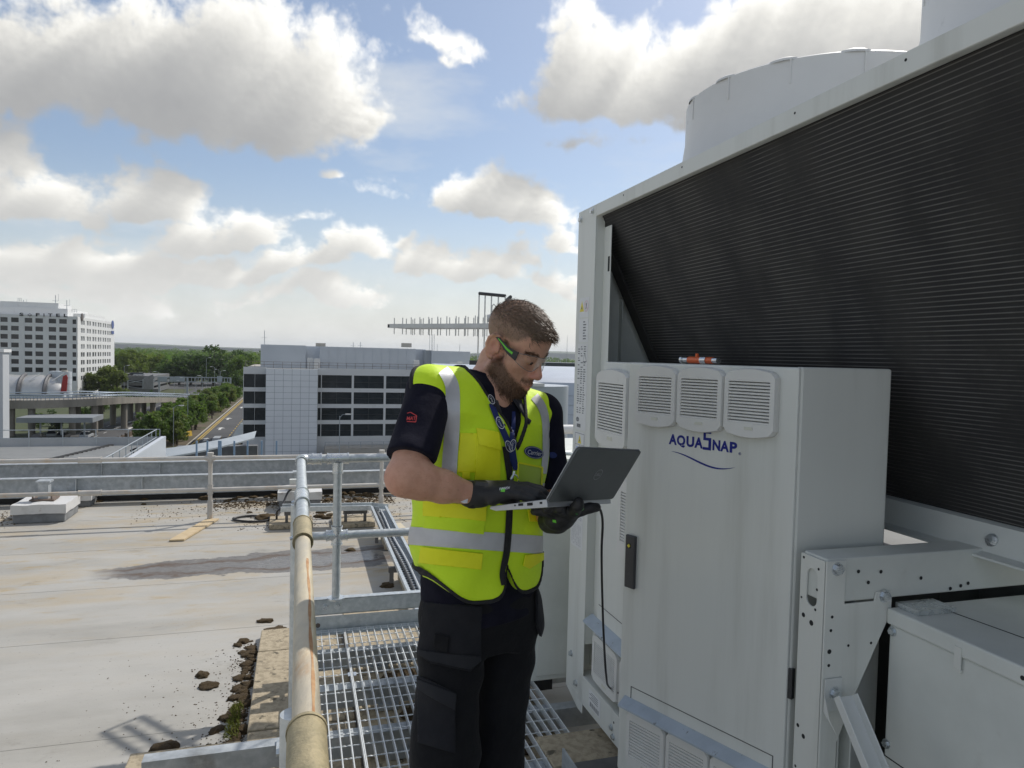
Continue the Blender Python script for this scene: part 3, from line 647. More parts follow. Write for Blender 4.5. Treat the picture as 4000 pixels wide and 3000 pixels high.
# end post with folded return
p = MB().box(V0, V0 + .004, 2.934, 3.14, .37, 2.60).box(V0 + .004, V0 + .045, 2.934, 2.938, .62, 2.55).box(V0 + .041, V0 + .045, 2.858, 2.934, .62, 2.50)
p.prism([(2.934, .37), (3.14, .37), (3.14, .345), (2.99, .30), (2.934, .30)], (V0, 0, 0), (0, 1, 0), (0, 0, 1), (-1, 0, 0), -.004, 0)
p.box(V0, V0 + .10, 3.136, 3.14, .40, 2.60)
t.part('end_post', p, M_paint, bevel=.0025)
t.part('slot', MB().box(V0 + .0395, V0 + .0408, 2.866, 2.882, 2.30, 2.365), M_dark)
for u, z in ((3.11, 2.56), (2.975, 2.575), (3.07, 1.17), (3.08, .52), (3.01, .41)): t.part('bolt', MB().hexbolt((V0, u, z), (-1, 0, 0), .012, .012), M_zinc)
# end panel behind post, seen inside the V
e = MB().prism([(.05, .42), (.05, 2.55), (1.2, 2.55), (1.2, .42)], (V0, 3.10, 0), (1, 0, 0), (0, 0, 1), (0, -1, 0), 0, .004)
t.part('end_panel', e, M_paint2)
e = MB().box(V0 + .10, V0 + .14, 3.05, 3.095, .45, 2.4).box(V0 + .20, V0 + .205, 3.06, 3.095, .45, 2.2); t.part('end_stiffener', e, M_paint2)
# coil: dark finned slab with flat tubes
TOP, BOT = Vector((V0 + .03, 0, 2.55)), Vector((V0 + .555, 0, 1.505))
sl_ = (BOT - TOP); SL = sl_.length; sd = sl_.normalized(); nn = Vector((sd.z, 0, -sd.x)).normalized()       # outward: towards the walkway and down
if nn.x > 0: nn = -nn
def coil(sign, name='coil'):
    mir = lambda q: Vector((q.x if sign > 0 else 2 * (V0 + .62) - q.x, q.y, q.z))
    b = MB(); vs = []
    for uu in (UN, 3.04):
        for s_, d_ in ((0, 0), (SL, 0), (SL, -.035), (0, -.035)): q = TOP + sd * s_ + nn * d_; vs.append(mir(Vector((q.x, uu, q.z))))
    b.add(vs, [(0, 1, 2, 3), (7, 6, 5, 4), (0, 4, 5, 1), (1, 5, 6, 2), (2, 6, 7, 3), (3, 7, 4, 0)])
    return b
c = t.part('coil', coil(1), M_fin); t.part('rear_coil', coil(-1), M_fin)
tb = MB().obox((0, 0, 0), (0, 1, 0), sd, nn, UN, 3.035, -.0013, .0013, 0, .0016).mesh('tube', M_tube)
NTB = 88
for i in range(NTB):
    q = TOP + sd * (SL * (i + .5) / NTB); t.inst('tube', tb, (q.x, 0, q.z), parent=c)
h = MB(); q0 = TOP + nn * .004; q1 = BOT + nn * .004
h.obox((q0.x, 0, q0.z), sd, (0, 1, 0), nn, 0, SL, 2.965, 3.045, -.03, .006); t.part('coil_header', h, M_fin)
# top rail and fan deck
t.part('top_rail', MB().box(V0, V0 + .004, UN, 2.932, 2.548, 2.60).box(V0 + .004, V0 + .06, UN, 2.932, 2.596, 2.60).box(V0 + .004, V0 + .026, UN, 2.932, 2.548, 2.552), M_paint, bevel=.002)
for u in (2.66, 2.2, 1.62, 1.26, .7): t.part('rivet_hole', MB().cyl((V0, u, 2.582), (V0 - .0006, u, 2.582), .0035, n=10), M_dark)
t.part('fan_deck', MB().box(V0 + .062, V0 + 1.24, UN, 3.13, 2.585, 2.5955), M_paint2)
def cowl(uc):
    vc = V0 + .632; z0 = 2.597
    prof = [(.545, z0), (.520, z0 + .03), (.502, z0 + .09), (.4945, z0 + .15), (.4915, z0 + .165), (.4905, z0 + .302), (.482, z0 + .308), (.472, z0 + .29), (.468, z0 + .05)]
    k = t.part('fan_cowl', MB().lathe(prof, (vc, uc, 0), 72), M_cowl, sharp=50)
    lug = MB(); lug.lathe([(.02, -.002), (.019, .004), (.010, .009), (.0, .010)], (0, 0, 0), 16); lm = lug.mesh('lug', M_cowl)
    for i in range(14):
        a = 2 * math.pi * i / 14 + .2; o = t.inst('lug', lm, (vc + .477 * math.cos(a), uc + .477 * math.sin(a), z0 + .303), (0, 0, a), (1.0, 2.4, 1.3), k)
        r = MB().obox((vc, uc, 0), (math.cos(a + .055), math.sin(a + .055), 0), (-math.sin(a + .055), math.cos(a + .055), 0), (0, 0, 1), .49, .494, -.0025, .0025, z0 + .225, z0 + .304); t.part('rib', r, M_cowl, k)
    t.part('fan_guard', MB().cyl((vc, uc, z0 + .25), (vc, uc, z0 + .255), .466, n=48), M_dark, k)
for uc in (2.30, 1.155, .01): cowl(uc)
# drip tray under the coil
b = MB(); zt = 1.512
b.prism([(V0 + .47, 1.418), (V0 + .47, 1.424), (V0 + .505, 1.43), (V0 + .53, 1.50), (V0 + .60, 1.512), (V0 + .72, 1.512), (V0 + .72, 1.418)], (0, 0, 0), (1, 0, 0), (0, 0, 1), (0, 1, 0), UN, 3.04)
t.part('coil_tray', b, M_paint2)
t.part('added_dark_backing', MB().box(V0 + .55, V0 + 1.2, 1.6, 3.0, .36, 1.32).box(V0 + .70, V0 + 1.2, UN, 1.5995, .36, 1.323), mat('interior_shade_dark', (.09, .10, .10), (.06, .065, .065), 4, .6))  # added dark boxes: hide the bright roof behind, stand for the shaded interior
for u in (1.42, .9): t.part('bolt', MB().hexbolt((V0 + .515, u, 1.462), (-.95, 0, .3), .013, .012), M_zinc)
t.part('slot', MB().prism(rrect(-.008, .008, -.02, .02, .007), (V0 + .5165, 1.30, 1.465), (0, 1, 0), (.33, 0, .94), (-.94, 0, .33), 0, .001), M_dark)
# base beam
b = MB().box(V0, V0 + .006, UN, 2.99, .345, .475).box(V0 + .006, V0 + .075, UN, 2.99, .469, .475).box(V0 + .006, V0 + .075, UN, 2.99, .345, .351)
t.part('base_beam', b, M_paint, bevel=.002)
for u, z in ((2.62, .40), (2.60, .37)): t.part('bolt', MB().hexbolt((V0, u, z), (-1, 0, 0), .010, .010), M_zinc)
for u, z in ((2.60, .43), (2.52, .385)): t.part('hole', MB().cyl((V0, u, z), (V0 - .0006, u, z), .005, n=10), M_dark)
lb = MB().box(V0 - .0012, V0 - .0004, 2.735, 2.86, .375, .455); lo = t.part('rating_label', lb, M_white)
tx = MB()
for i in range(4): tx.box(V0 - .0018, V0 - .0013, 2.76, 2.76 + .07 + .02 * (i % 2), .443 - i * .009, .4455 - i * .009)
for i in range(14): tx.box(V0 - .0018, V0 - .0013, 2.75 + i * .007, 2.75 + i * .007 + (.002 if i % 3 else .004), .382, .402)
t.part('label_print', tx, M_ink, lo)
# cabinet box
VP_ = V0 + .028
b = MB().box(VP_, V0 + .295, 1.585, 2.855, .50, 1.905); t.part('cabinet', b, M_paint, bevel=.004)
t.part('cabinet_side', MB().box(V0 + .004, V0 + .297, 1.556, 1.5845, .42, 1.909), M_paint, bevel=.006)
t.part('cabinet_front', MB().box(V0 + .022, VP_ - .0005, 2.12, 2.85, .76, 1.903), M_paint, bevel=.002)
t.part('panel_seam', MB().box(V0 + .021, V0 + .0216, 2.14, 2.83, .838, .8405), M_dark)
t.part('drip_ledge', MB().prism([(0, 0), (-.045, -.028), (-.045, -.034), (0, -.012)], (V0 + .022, 0, .775), (1, 0, 0), (0, 0, 1), (0, 1, 0), 2.13, 2.90), M_drip)
t.part('lower_panel', MB().box(V0 + .022, VP_ - .0005, 2.12, 2.85, .50, .758), M_paint)
t.part('hinge', MB().box(V0 + .012, V0 + .035, 2.853, 2.868, 1.60, 1.665), M_blackp)
# filter vents
def vent(o, ax, n, w, h, ns, slot_cover=True, arch=.018, thick=.026, name='filter_vent'):
    """o: lower left corner on the panel, ax: along the panel, n: outward"""
    o = Vector(o); ax = Vector(ax); n = Vector(n); z = Vector((0, 0, 1)); k = 12
    outer = []
    for i in range(k + 1): s_ = i / k; outer.append((w * (.0 + s_) , -arch * math.sin(math.pi * s_) * 1.0 + .012 * (1 if i in (0, k) else 0)))
    for i in range(1, 4): outer.append((w, h * i / 4))
    for i in range(k + 1): s_ = i / k; outer.append((w * (1 - s_), h + arch * math.sin(math.pi * s_) - .012 * (1 if i in (0, k) else 0)))
    for i in range(1, 4): outer.append((0, h * (1 - i / 4)))
    x0, x1, y0, y1 = w * .10, w * .90, h * .17, h * .855
    inner = []
    for i in range(k + 1): inner.append((x0 + (x1 - x0) * i / k, y0))
    for i in range(1, 4): inner.append((x1, y0 + (y1 - y0) * i / 4))
    for i in range(k + 1): inner.append((x1 - (x1 - x0) * i / k, y1))
    for i in range(1, 4): inner.append((x0, y1 - (y1 - y0) * i / 4))
    cx, cy = w / 2, h / 2
    big = [((p[0] - cx) * 1.0 + cx, (p[1] - cy) * 1.0 + cy) for p in outer]
    sm = [((p[0] - cx) * .965 + cx, (p[1] - cy) * .975 + cy) for p in outer]
    b = MB(); m_ = len(outer); P = lambda p, d: o + ax * p[0] + z * p[1] + n * d
    b.add([P(p, 0) for p in big] + [P(p, thick * .6) for p in big] + [P(p, thick) for p in sm] + [P(p, thick) for p in inner] + [P(p, .004) for p in inner],
          [f for i in range(m_) for j in ((i + 1) % m_,) for f in ((i, j, m_ + j, m_ + i), (m_ + i, m_ + j, 2 * m_ + j, 2 * m_ + i), (2 * m_ + i, 2 * m_ + j, 3 * m_ + j, 3 * m_ + i), (3 * m_ + i, 3 * m_ + j, 4 * m_ + j, 4 * m_ + i))])
    fo = t.part(name, b, M_plast, sharp=28)
    t.part('vent_back', MB().prism([(x0 - .002, y0 - .002), (x1 + .002, y0 - .002), (x1 + .002, y1 + .002), (x0 - .002, y1 + .002)], o, ax, z, n, .0008, .0036), M_dark, fo)
    sh = (y1 - y0) / ns
    sb = MB(); pr = [(.0045, sh * 1.02), (.0075, sh * 1.10), (thick - .0015, sh * .66), (thick - .0015, sh * .14), (thick - .006, sh * .12)]
    sb.add([n * a + z * c_ for a, c_ in pr] + [ax * (x1 - x0) + n * a + z * c_ for a, c_ in pr], [(4, 3, 2, 1, 0), (5, 6, 7, 8, 9)] + [(i, (i + 1) % 5, 5 + (i + 1) % 5, 5 + i) for i in range(5)])
    me = sb.mesh('slat', M_plast)
    for i in range(ns): t.inst('slat', me, o + ax * x0 + z * (y0 + sh * (i - .12)), parent=fo)
    t.part('badge', MB().prism([(w * .44, h * .065), (w * .60, h * .065), (w * .60, h * .115), (w * .44, h * .115)], o, ax, z, n, thick, thick + .0012), mat('vent_badge', (.62, .62, .54), rough=.5), fo)
    return fo
NL = (-1, 0, 0)
vent((V0 + .0215, 2.865, 1.558), (0, -1, 0), NL, .305, .300, 17, thick=.030)
t.part('vent_side_shield', MB().box(V0 + .0, V0 + .021, 2.548, 2.5555, 1.60, 1.86), mat('grimy_metal', (.20, .19, .175), (.30, .29, .27), 30, .45, .4), bevel=.002)
vent((V0 + .0215, 2.62, 1.13), (0, -1, 0), NL, .305, .300, 17)
for k_ in range(3): vent((V0 + .0215, 2.835 - .275 * k_, .515), (0, -1, 0), NL, .26, .20, 15, arch=.006)
# the open door
TH = math.radians(39.4) - ROT
dD = Vector((-math.sin(TH), math.cos(TH), 0)); nD = Vector((-dD.y, dD.x, 0))          # along the door, outward
HP = Vector((V0 - .004, 1.556, 0))
def DP(s, z, d=0): return HP + dD * s + nD * d + Vector((0, 0, z))
ZV = Vector((0, 0, 1))
DW = .583
b = MB().obox(HP, dD, nD, ZV, .0, DW, -.028, 0, .565, 1.908); dr = t.part('door', b, M_paint, bevel=.006)
g = MB().obox(HP, dD, nD, ZV, .03, DW - .05, .0003, .0008, .858, .8605).obox(HP, dD, nD, ZV, .03, .033, .0003, .0008, .80, .858).obox(HP, dD, nD, ZV, DW - .053, DW - .05, .0003, .0008, .82, .858); t.part('door_groove', g, mat('shadow_joint', (.10, .10, .10), rough=.8), dr)
t.part('drip_ledge', MB().prism([(.0003, 0), (.034, -.022), (.034, -.028), (.0003, -.008)], DP(0, .822), nD, ZV, dD, .02, .557), M_drip, dr)
hb = MB().obox(HP, dD, nD, ZV, .525, .566, .0005, .012, 1.180, 1.352); ho = t.part('handle', hb, M_blackp, dr, bevel=.004)
t.part('hinge', MB().obox(HP, dD, nD, ZV, -.012, .0, -.018, -.004, 1.03, 1.11), M_blackp, dr)
lk = MB().cyl(DP(.549, 1.318, .0121), DP(.549, 1.318, .0126), .0085, n=16)
t.part('lock', lk, M_dark, dr); t.part('lock_core', MB().obox(DP(.549, 1.318, .0127), (dD + ZV).normalized(), nD, (ZV - dD).normalized(), -.0045, .0045, 0, .002, -.0045, .0045), M_yel, dr)
for s1, s0 in ((.537, .378), (.3745, .2155), (.2115, .0525)): vent(DP(s1, 1.722, .0004), -dD, nD, s1 - s0, .168, 13, arch=.012, thick=.022)
for s1, s0 in ((.534, .380), (.376, .222), (.218, .064)): vent(DP(s1, .612, .0004), -dD, nD, s1 - s0, .172, 12, arch=.004, thick=.018)
# lettering AQUASNAP and its swoosh
lg = MB()
def letter(ch, s_, z, w, h, bold=.042):
    vs, fs = text_mesh(ch, 1.0, 0, bold); xs = [p[0] for p in vs]; ys = [p[1] for p in vs]; a0, a1, b0, b1 = min(xs), max(xs), min(ys), max(ys)
    lg.add([DP(s_ - (p[0] - a0) / (a1 - a0) * w, z + (p[1] - b0) / (b1 - b0) * h, .0008) for p in vs], fs)
zb = 1.6615
letter('A', .4130, zb, .030, .032); letter('Q', .3830, zb - .005, .031, .037); letter('U', .3480, zb, .028, .032); letter('A', .3190, zb, .030, .032)
sg = [(.262, .046), (.262, .054), (.288, .054), (.288, .026), (.270, .026), (.270, .006), (.289, .006), (.289, -.002), (.261, -.002), (.261, .034), (.280, .034), (.280, .046)]
lg.prism([(-p[0], p[1]) for p in sg], DP(0, zb, .0004), -dD, ZV, nD, 0, .0006)
letter('N', .2560, zb, .026, .031); letter('A', .2300, zb, .029, .031); letter('P', .1990, zb, .024, .031)
sw = []
for i in range(25):
    s_ = i / 24; zc = 1.6365 - .0 + .010 * math.cos(math.pi * s_ * 1.15) - .020 * math.sin(math.pi * s_) * s_ - .006; th_ = .0052 * math.sin(math.pi * s_) ** .8 + .0003
    sw.append((.402 - .222 * s_, zc + th_ / 2, zc - th_ / 2))
for a, b_ in zip(sw[:-1], sw[1:]): lg.add([DP(a[0], a[1], .0008), DP(a[0], a[2], .0008), DP(b_[0], b_[2], .0008), DP(b_[0], b_[1], .0008)], [(0, 1, 2, 3)])
lg.ring([(.004 * math.cos(k * .5236), .004 * math.sin(k * .5236)) for k in range(12)], [(.0032 * math.cos(k * .5236), .0032 * math.sin(k * .5236)) for k in range(12)], DP(.166, 1.662, .0004), -dD, ZV, nD, 0, .0005)
letter('R', .1675, 1.6605, .003, .0035)
t.part('lettering', lg, M_blue, dr)
# leg frame with oval cut-out, gusset, beam, brace
UG = 1.436
k = 24
outer = [(1.4385, .30), (1.4385, 1.43), (1.525, 1.43), (1.525, .30)]
oo = []
for i in range(k):
    a = 2 * math.pi * i / k; ca, sa = math.cos(a), math.sin(a); m_ = 1 / max(abs(ca) / .0432, abs(sa) / .085); oo.append((1.4818 + ca * m_, 1.345 + sa * m_))
ov = []
for i in range(k):
    a = 2 * math.pi * i / k; ca, sa = math.cos(a), math.sin(a); cyy = .028 if sa > 1e-6 else (-.028 if sa < -1e-6 else 0); ov.append((1.482 + .020 * ca, 1.352 + cyy + .020 * sa))
for cy_ in ((1.4386, 1.26), (1.525, 1.26), (1.525, 1.43), (1.4386, 1.43)):
    ii = min(range(k), key=lambda i: (oo[i][0] - cy_[0]) ** 2 + (oo[i][1] - cy_[1]) ** 2); oo[ii] = cy_
b = MB().ring(oo, ov, (V0, 0, 0), (0, 1, 0), (0, 0, 1), (-1, 0, 0), -.004, 0, -.004); b.box(V0, V0 + .004, 1.4386, 1.525, .30, 1.26)
lp = t.part('leg_post', b, M_paint)
t.part('leg_back', MB().box(V0 + .060, V0 + .064, 1.4385, 1.525, .30, 1.43), M_paint2)
gp = [(0, .30), (0, 1.432), (.058, 1.432), (.058, 1.322), (.150, 1.322), (.155, 1.345), (.205, 1.345), (.205, 1.29), (.094, 1.07), (.052, .97), (.05, .30)]
b = MB().prism(gp, (V0, UG, 0), (1, 0, 0), (0, 0, 1), (0, 1, 0), -.004, 0); t.part('gusset', b, M_paint, bevel=.0015)
t.part('cross_beam', MB().box(V0 + .006, V0 + 1.1, UG + .001, 1.522, 1.325, 1.436), M_paint2, bevel=.004)
for v_, z_b in ((.031, 1.412), (.181, 1.333)): t.part('bolt', MB().hexbolt((V0 + v_, UG - .004, z_b), (0, -1, 0), .0125, .013), M_zinc)
hl = [(.10, 1.40), (.17, 1.395), (.132, 1.37), (.30, 1.37), (.435, 1.34), (.40, 1.335), (.46, 1.345)]
for v_, z_h in hl: t.part('hole', MB().cyl((V0 + v_, UG, z_h), (V0 + v_, UG - .0006, z_h), .0048, n=12), M_dark)
for v_, z_h, r_ in ((.022, 1.292, .004), (.020, 1.258, .004), (.018, 1.205, .006), (.018, 1.17, .004), (.075, 1.215, .0035), (.145, 1.215, .0035), (.016, .90, .004), (.030, .83, .006), (.018, .79, .005), (.022, .75, .004)):
    t.part('hole', MB().cyl((V0 + v_, UG - .004, z_h), (V0 + v_, UG - .0046, z_h), r_, n=12), M_dark)
for u_, z_h, r_ in ((1.515, 1.42, .0035), (1.46, 1.405, .0035), (1.463, 1.352, .0035), (1.466, 1.30, .0035), (1.518, 1.315, .003), (1.508, 1.272, .006), (1.478, 1.262, .007), (1.512, .98, .005), (1.49, .962, .006), (1.515, .87, .0035), (1.515, .78, .0035), (1.515, .71, .0035)):
    t.part('hole', MB().cyl((V0, u_, z_h), (V0 - .0006, u_, z_h), r_, n=12), M_dark)
# diagonal U-section brace
a0 = Vector((V0 + .031, UG - .016, 1.135)); dirb = Vector((.012, -.62, -.78)).normalized(); sx = Vector((1, 0, 0)); up_ = sx.cross(dirb).normalized()
b = MB(); Lb = 1.0
for (x0, x1, y0, y1) in ((-.026, .026, -.002, .002), (-.028, -.024, -.002, .022), (.024, .028, -.002, .022)):
    b.obox(a0 + dirb * .035 + Vector((0, -.004, 0)), dirb, sx, up_ * (1 if up_.y < 0 else -1), 0, Lb, x0, x1, y0, y1)
b.box(V0 + .005, V0 + .057, UG - .0095, UG - .0055, 1.055, 1.138)
b.add([(V0 + .005, UG - .0075, 1.135), (V0 + .003, UG - .012, 1.10), (V0 + .003, UG - .03, 1.05), (V0 + .003, UG - .06, 1.02), (V0 + .005, UG - .0075, 1.055)], [(0, 1, 2, 3, 4)])
t.part('brace', b, mat('pale_grey_enamel', (.66, .68, .66), (.62, .64, .62), 6, .45), bevel=.0015)
t.part('bolt', MB().hexbolt((V0 + .034, UG - .0096, 1.100), (0, -1, 0), .0125, .013), M_zinc)
t.part('shadow_plate', MB().box(V0 + .10, V0 + .104, 1.44, 1.53, .30, 1.32), M_paint2)
# compressor housing
VB = V0 + .195
b = MB().box(VB, V0 + 1.2, -.6, 1.425, .34, 1.262); t.part('compressor_housing', b, M_paint2, bevel=.004)
t.part('housing_seam', MB().box(VB - .001, VB - .0002, -.6, 1.425, .921, .924), M_dark)
t.part('housing_lid', MB().box(VB - .006, V0 + 1.2, -.6, 1.431, 1.2625, 1.303), M_paint2, bevel=.005)
t.part('lid_joint', MB().obox((VB + .13, 1.38, 1.3032), (.10, -.995, 0), (.995, .10, 0), (0, 0, 1), 0, 1.5, -.0015, .0015, 0, .0008), M_dark)
t.part('clip', MB().box(VB - .0095, VB - .0065, 1.215, 1.232, 1.235, 1.285).box(VB - .0095, VB - .002, 1.215, 1.232, 1.228, 1.2345), M_paint)
t.part('bolt', MB().hexbolt((VB, 1.415, 1.247), (-1, 0, 0), .009, .009), M_zinc); t.part('bolt', MB().hexbolt((VB, 1.418, .955), (-1, 0, 0), .009, .009), M_zinc)
t.part('hole', MB().cyl((VB - .006, 1.075, 1.28), (VB - .0068, 1.075, 1.28), .005, n=12), M_dark)
t.part('foil_insulation', MB().box(VB + .02, VB + .14, 1.36, 1.43, 1.304, 1.316), M_zinc)
0 and t.part('lid_flap', MB().obox((VB + .06, 1.36, 1.309), (.95, .1, .12), (-.1, .99, 0), (-.1, 0, .99), 0, .16, -.03, .04, 0, .0025), M_paint)
# identification stickers on the post
fx = V0 - .0006
def sticker(name, u0, u1, z0, z1, d=0): return t.part(name, MB().box(fx - .0004 - d, fx - d, u0, u1, z0, z1), M_white)
def tri(mb, u, z, s, d=.0006): return mb.add([(fx - d, u - s * .5, z - s * .45), (fx - d, u, z + s * .5), (fx - d, u + s * .5, z - s * .45)], [(0, 1, 2)])
def disc(mb, u, z, r, d=.0006): return mb.add([(fx - d, u + r * math.cos(a), z + r * math.sin(a)) for a in [2 * math.pi * i / 16 for i in range(16)]], [tuple(range(16))])
def lines(mb, u0, u1, z0, z1, n, seed, d=.0006, cols=1):
    r_ = random.Random(seed)
    for i in range(n):
        z = z1 - (z1 - z0) * (i + .5) / n
        for c_ in range(cols):
            a = u1 - (u1 - u0) * c_ / cols; L_ = (u1 - u0) / cols * r_.uniform(.35, .8)
            if r_.random() < .85: mb.box(fx - d - .0002, fx - d, a - L_, a, z - (z1 - z0) / n * .22, z + (z1 - z0) / n * .22)
    return mb
s1 = sticker('warning_sticker', 2.985, 3.095, 2.105, 2.195); t.part('warning_triangle', tri(MB(), 3.067, 2.155, .052), M_yel, s1); t.part('flame_symbol', tri(MB(), 3.067, 2.150, .016, .0012), M_ink, s1)
t.part('no_flame_ring', MB().ring([(.026 * math.cos(i * .3927), .026 * math.sin(i * .3927)) for i in range(16)], [(.022 * math.cos(i * .3927), .022 * math.sin(i * .3927)) for i in range(16)], (fx, 3.015, 2.155), (0, 1, 0), (0, 0, 1), (-1, 0, 0), .0005, .0010).obox((fx - .0008, 3.015, 2.155), (0, .7, .7), (0, -.7, .7), (-1, 0, 0), -.022, .022, -.002, .002, 0, .0003), M_pink, s1)
t.part('match_symbol', MB().obox((fx - .0008, 3.015, 2.155), (0, -.3, .95), (0, .95, .3), (-1, 0, 0), -.015, .015, -.003, .003, 0, .0003), M_ink, s1)
s2 = sticker('data_sticker', 2.985, 3.095, 1.99, 2.098); t.part('sticker_print', lines(MB(), 2.995, 3.045, 2.0, 2.09, 7, 1), M_ink, s2)
s3 = sticker('rating_plate', 2.985, 3.105, 1.585, 1.985)
t.part('plate_print', lines(MB(), 2.995, 3.097, 1.66, 1.975, 30, 2, cols=3), M_ink, s3)
t.part('plate_triangle', tri(MB(), 3.015, 1.92, .045), M_ink, s3); t.part('plate_triangle_face', tri(MB(), 3.015, 1.919, .034, .001), M_white, s3)
ob = MB(); ob.add([(fx - .0008, 3.082 + .018 * math.cos(i * .3927), 1.632 + .011 * math.sin(i * .3927)) for i in range(16)], [tuple(range(16))]); t.part('plate_oval', ob, M_ink, s3)
tw = MB(); text_on(tw, 'Carrier', (fx - .0009, 3.096, 1.629), (0, -1, 0), (0, 0, 1), (-1, 0, 0), .0003, size=.0095, shear=.3); t.part('oval_name', tw, M_white, s3)
bc = MB()
for i in range(16): bc.box(fx - .001, fx - .0006, 3.045 + i * .0028, 3.045 + i * .0028 + (.001 if i % 3 else .002), 1.596, 1.612)
t.part('barcode', bc, M_ink, s3)
s4 = sticker('safety_sticker', 2.990, 3.112, 1.30, 1.575)
t.part('sticker_frame', MB().ring([(2.996, 1.306), (3.106, 1.306), (3.106, 1.569), (2.996, 1.569)], [(2.998, 1.308), (3.104, 1.308), (3.104, 1.567), (2.998, 1.567)], (fx, 0, 0), (0, 1, 0), (0, 0, 1), (-1, 0, 0), .0005, .0009).box(fx - .0009, fx - .0005, 2.998, 3.104, 1.515, 1.5165).box(fx - .0009, fx - .0005, 3.049, 3.0505, 1.308, 1.515), M_ink, s4)
tr = tri(MB(), 3.05, 1.541, .042)
for i in range(4): tri(tr, 3.024, 1.478 - i * .050, .036)
t.part('warning_triangles', tr, M_yel, s4)
dk = MB()
for i in range(4): tri(dk, 3.024, 1.474 - i * .050, .012, .0011)
tri(dk, 3.05, 1.537, .014, .0011); t.part('triangle_symbols', dk, M_ink, s4)
ds = MB()
for i in range(5): disc(ds, 3.077, 1.488 - i * .0415, .0175)
t.part('mandatory_discs', ds, M_lblue, s4)
s5 = sticker('table_sheet', 2.985, 3.125, 1.155, 1.293); t.part('sheet_print', lines(MB(), 2.995, 3.115, 1.165, 1.285, 14, 5, cols=6), mat('faint_print', (.42, .43, .45), rough=.6), s5)
s6 = sticker('table_sheet', 2.985, 3.125, 1.035, 1.150); t.part('sheet_print', lines(MB(), 2.995, 3.115, 1.045, 1.145, 12, 6, cols=6), MATS['faint_print'], s6)
# ------------------------------------------------------------------ orange valve tool on the cabinet
def on_cab(px, py): return azl(px, py, 1.915)
p0 = on_cab(2634, 1412); ax_ = Vector((.10, -.99, 0)).normalized() if False else Vector((.0, -1, 0))
t = Thing('valve_tool', 'small orange and chrome valve core tool lying on top of the control cabinet', 'tool', (V0 + .09, 2.20, 1.906))
o_ = Vector((V0 + .09, 2.31, 1.921)); M_or = mat('orange_anodised', (.70, .13, .03), rough=.35, metal=.2); M_chr = mat('chrome', (.7, .7, .7), rough=.18, metal=1.0)
t.part('body', MB().cyl(o_ + ax_ * .05, o_ + ax_ * .135, .0125, n=12).cyl(o_ + ax_ * .17, o_ + ax_ * .205, .0115, n=12).cyl(o_ + ax_ * .10, o_ + ax_ * .10 + Vector((0, 0, .023)), .006, n=10), M_or)
t.part('fitting', MB().cyl(o_, o_ + ax_ * .05, .0105, n=14).cyl(o_ + ax_ * .0, o_ + ax_ * .012, .0145, n=14), M_chr); t.part('fitting', MB().cyl(o_ + ax_ * .135, o_ + ax_ * .17, .0145, n=14), M_chr); t.part('fitting', MB().cyl(o_ + ax_ * .205, o_ + ax_ * .235, .0105, n=14), M_chr)
# ------------------------------------------------------------------ lower cabinet beyond the chiller
t = Thing('pump_cabinet', 'plain grey steel cabinet standing beyond the end post of the chiller', 'cabinet', (1.4, 3.6, .3))
t.part('housing', MB().box(1.118, 1.9, 3.26, 4.10, .315, 1.42), M_paint2, bevel=.005)
t.part('door', MB().box(1.14, 1.88, 3.2535, 3.2595, .34, 1.395), M_paint2, bevel=.003)
t.part('foot', MB().box(1.15, 1.24, 3.29, 4.05, .25, .315), M_dark); t.part('foot', MB().box(1.78, 1.87, 3.29, 4.05, .25, .315), M_dark)
t = Thing('tool_bag', 'black tool bag and pliers lying on the plain grey cabinet', 'bag', (1.25, 3.6, 1.42))
bg_ = MB(); bg_.lathe([(.001, 0), (.075, .0), (.085, .03), (.075, .09), (.05, .12), (.001, .125)], (1.235, 3.62, 1.421), 20); t.part('bag', bg_, M_blackp)
t.part('handle', MB().tube([(1.20, 3.55, 1.50), (1.27, 3.49, 1.515), (1.31, 3.43, 1.47), (1.28, 3.41, 1.435)], .010, n=8), M_blackp)
t.part('pliers', MB().tube([(1.25, 3.42, 1.43), (1.31, 3.38, 1.428), (1.36, 3.36, 1.426)], .007, n=8).tube([(1.25, 3.40, 1.43), (1.32, 3.42, 1.428), (1.36, 3.43, 1.426)], .007, n=8), M_galv)
# dark channel ends and cut plate on the floor beside the chiller base
t = Thing('dunnage_beam', 'dark steel hollow beam lying under the chiller base', 'beam', (1.1, 2.9, .06))
b = MB()
for (x0, x1, y0, y1, z0, z1) in ((1.02, 1.9, 2.42, 2.53, .325, .331), (1.02, 1.9, 2.42, 2.426, .20, .325), (1.02, 1.9, 2.524, 2.53, .20, .325), (1.02, 1.9, 2.426, 2.524, .20, .206)): b.box(x0, x1, y0, y1, z0, z1)
t.part('beam', b, M_steel)
b = MB()
for (x0, x1, y0, y1, z0, z1) in ((1.02, 1.9, 2.16, 2.40, .325, .331), (1.02, 1.9, 2.16, 2.166, .20, .325), (1.02, 1.9, 2.394, 2.40, .20, .325)): b.box(x0, x1, y0, y1, z0, z1)
t.part('beam', b, M_steel)
slab(.98, 1.5, 2.56, 2.80, z0=.255, t=.05, label='pale concrete slab wedged under the chiller base')
slab(.62, 1.10, 2.05, 2.34, z0=.31, t=.05, label='broken concrete slab lying on the grating at the worker\'s feet')
solo('steel_upstand', MB().obox((1.01, 2.40, .20), (0, 1, 0), (1, 0, 0), (0, 0, 1), -.35, .14, -.004, .004, 0, .19), M_galvd, 'upright galvanised plate beside the dark beam ends', 'plate', (1.01, 2.4, .2))
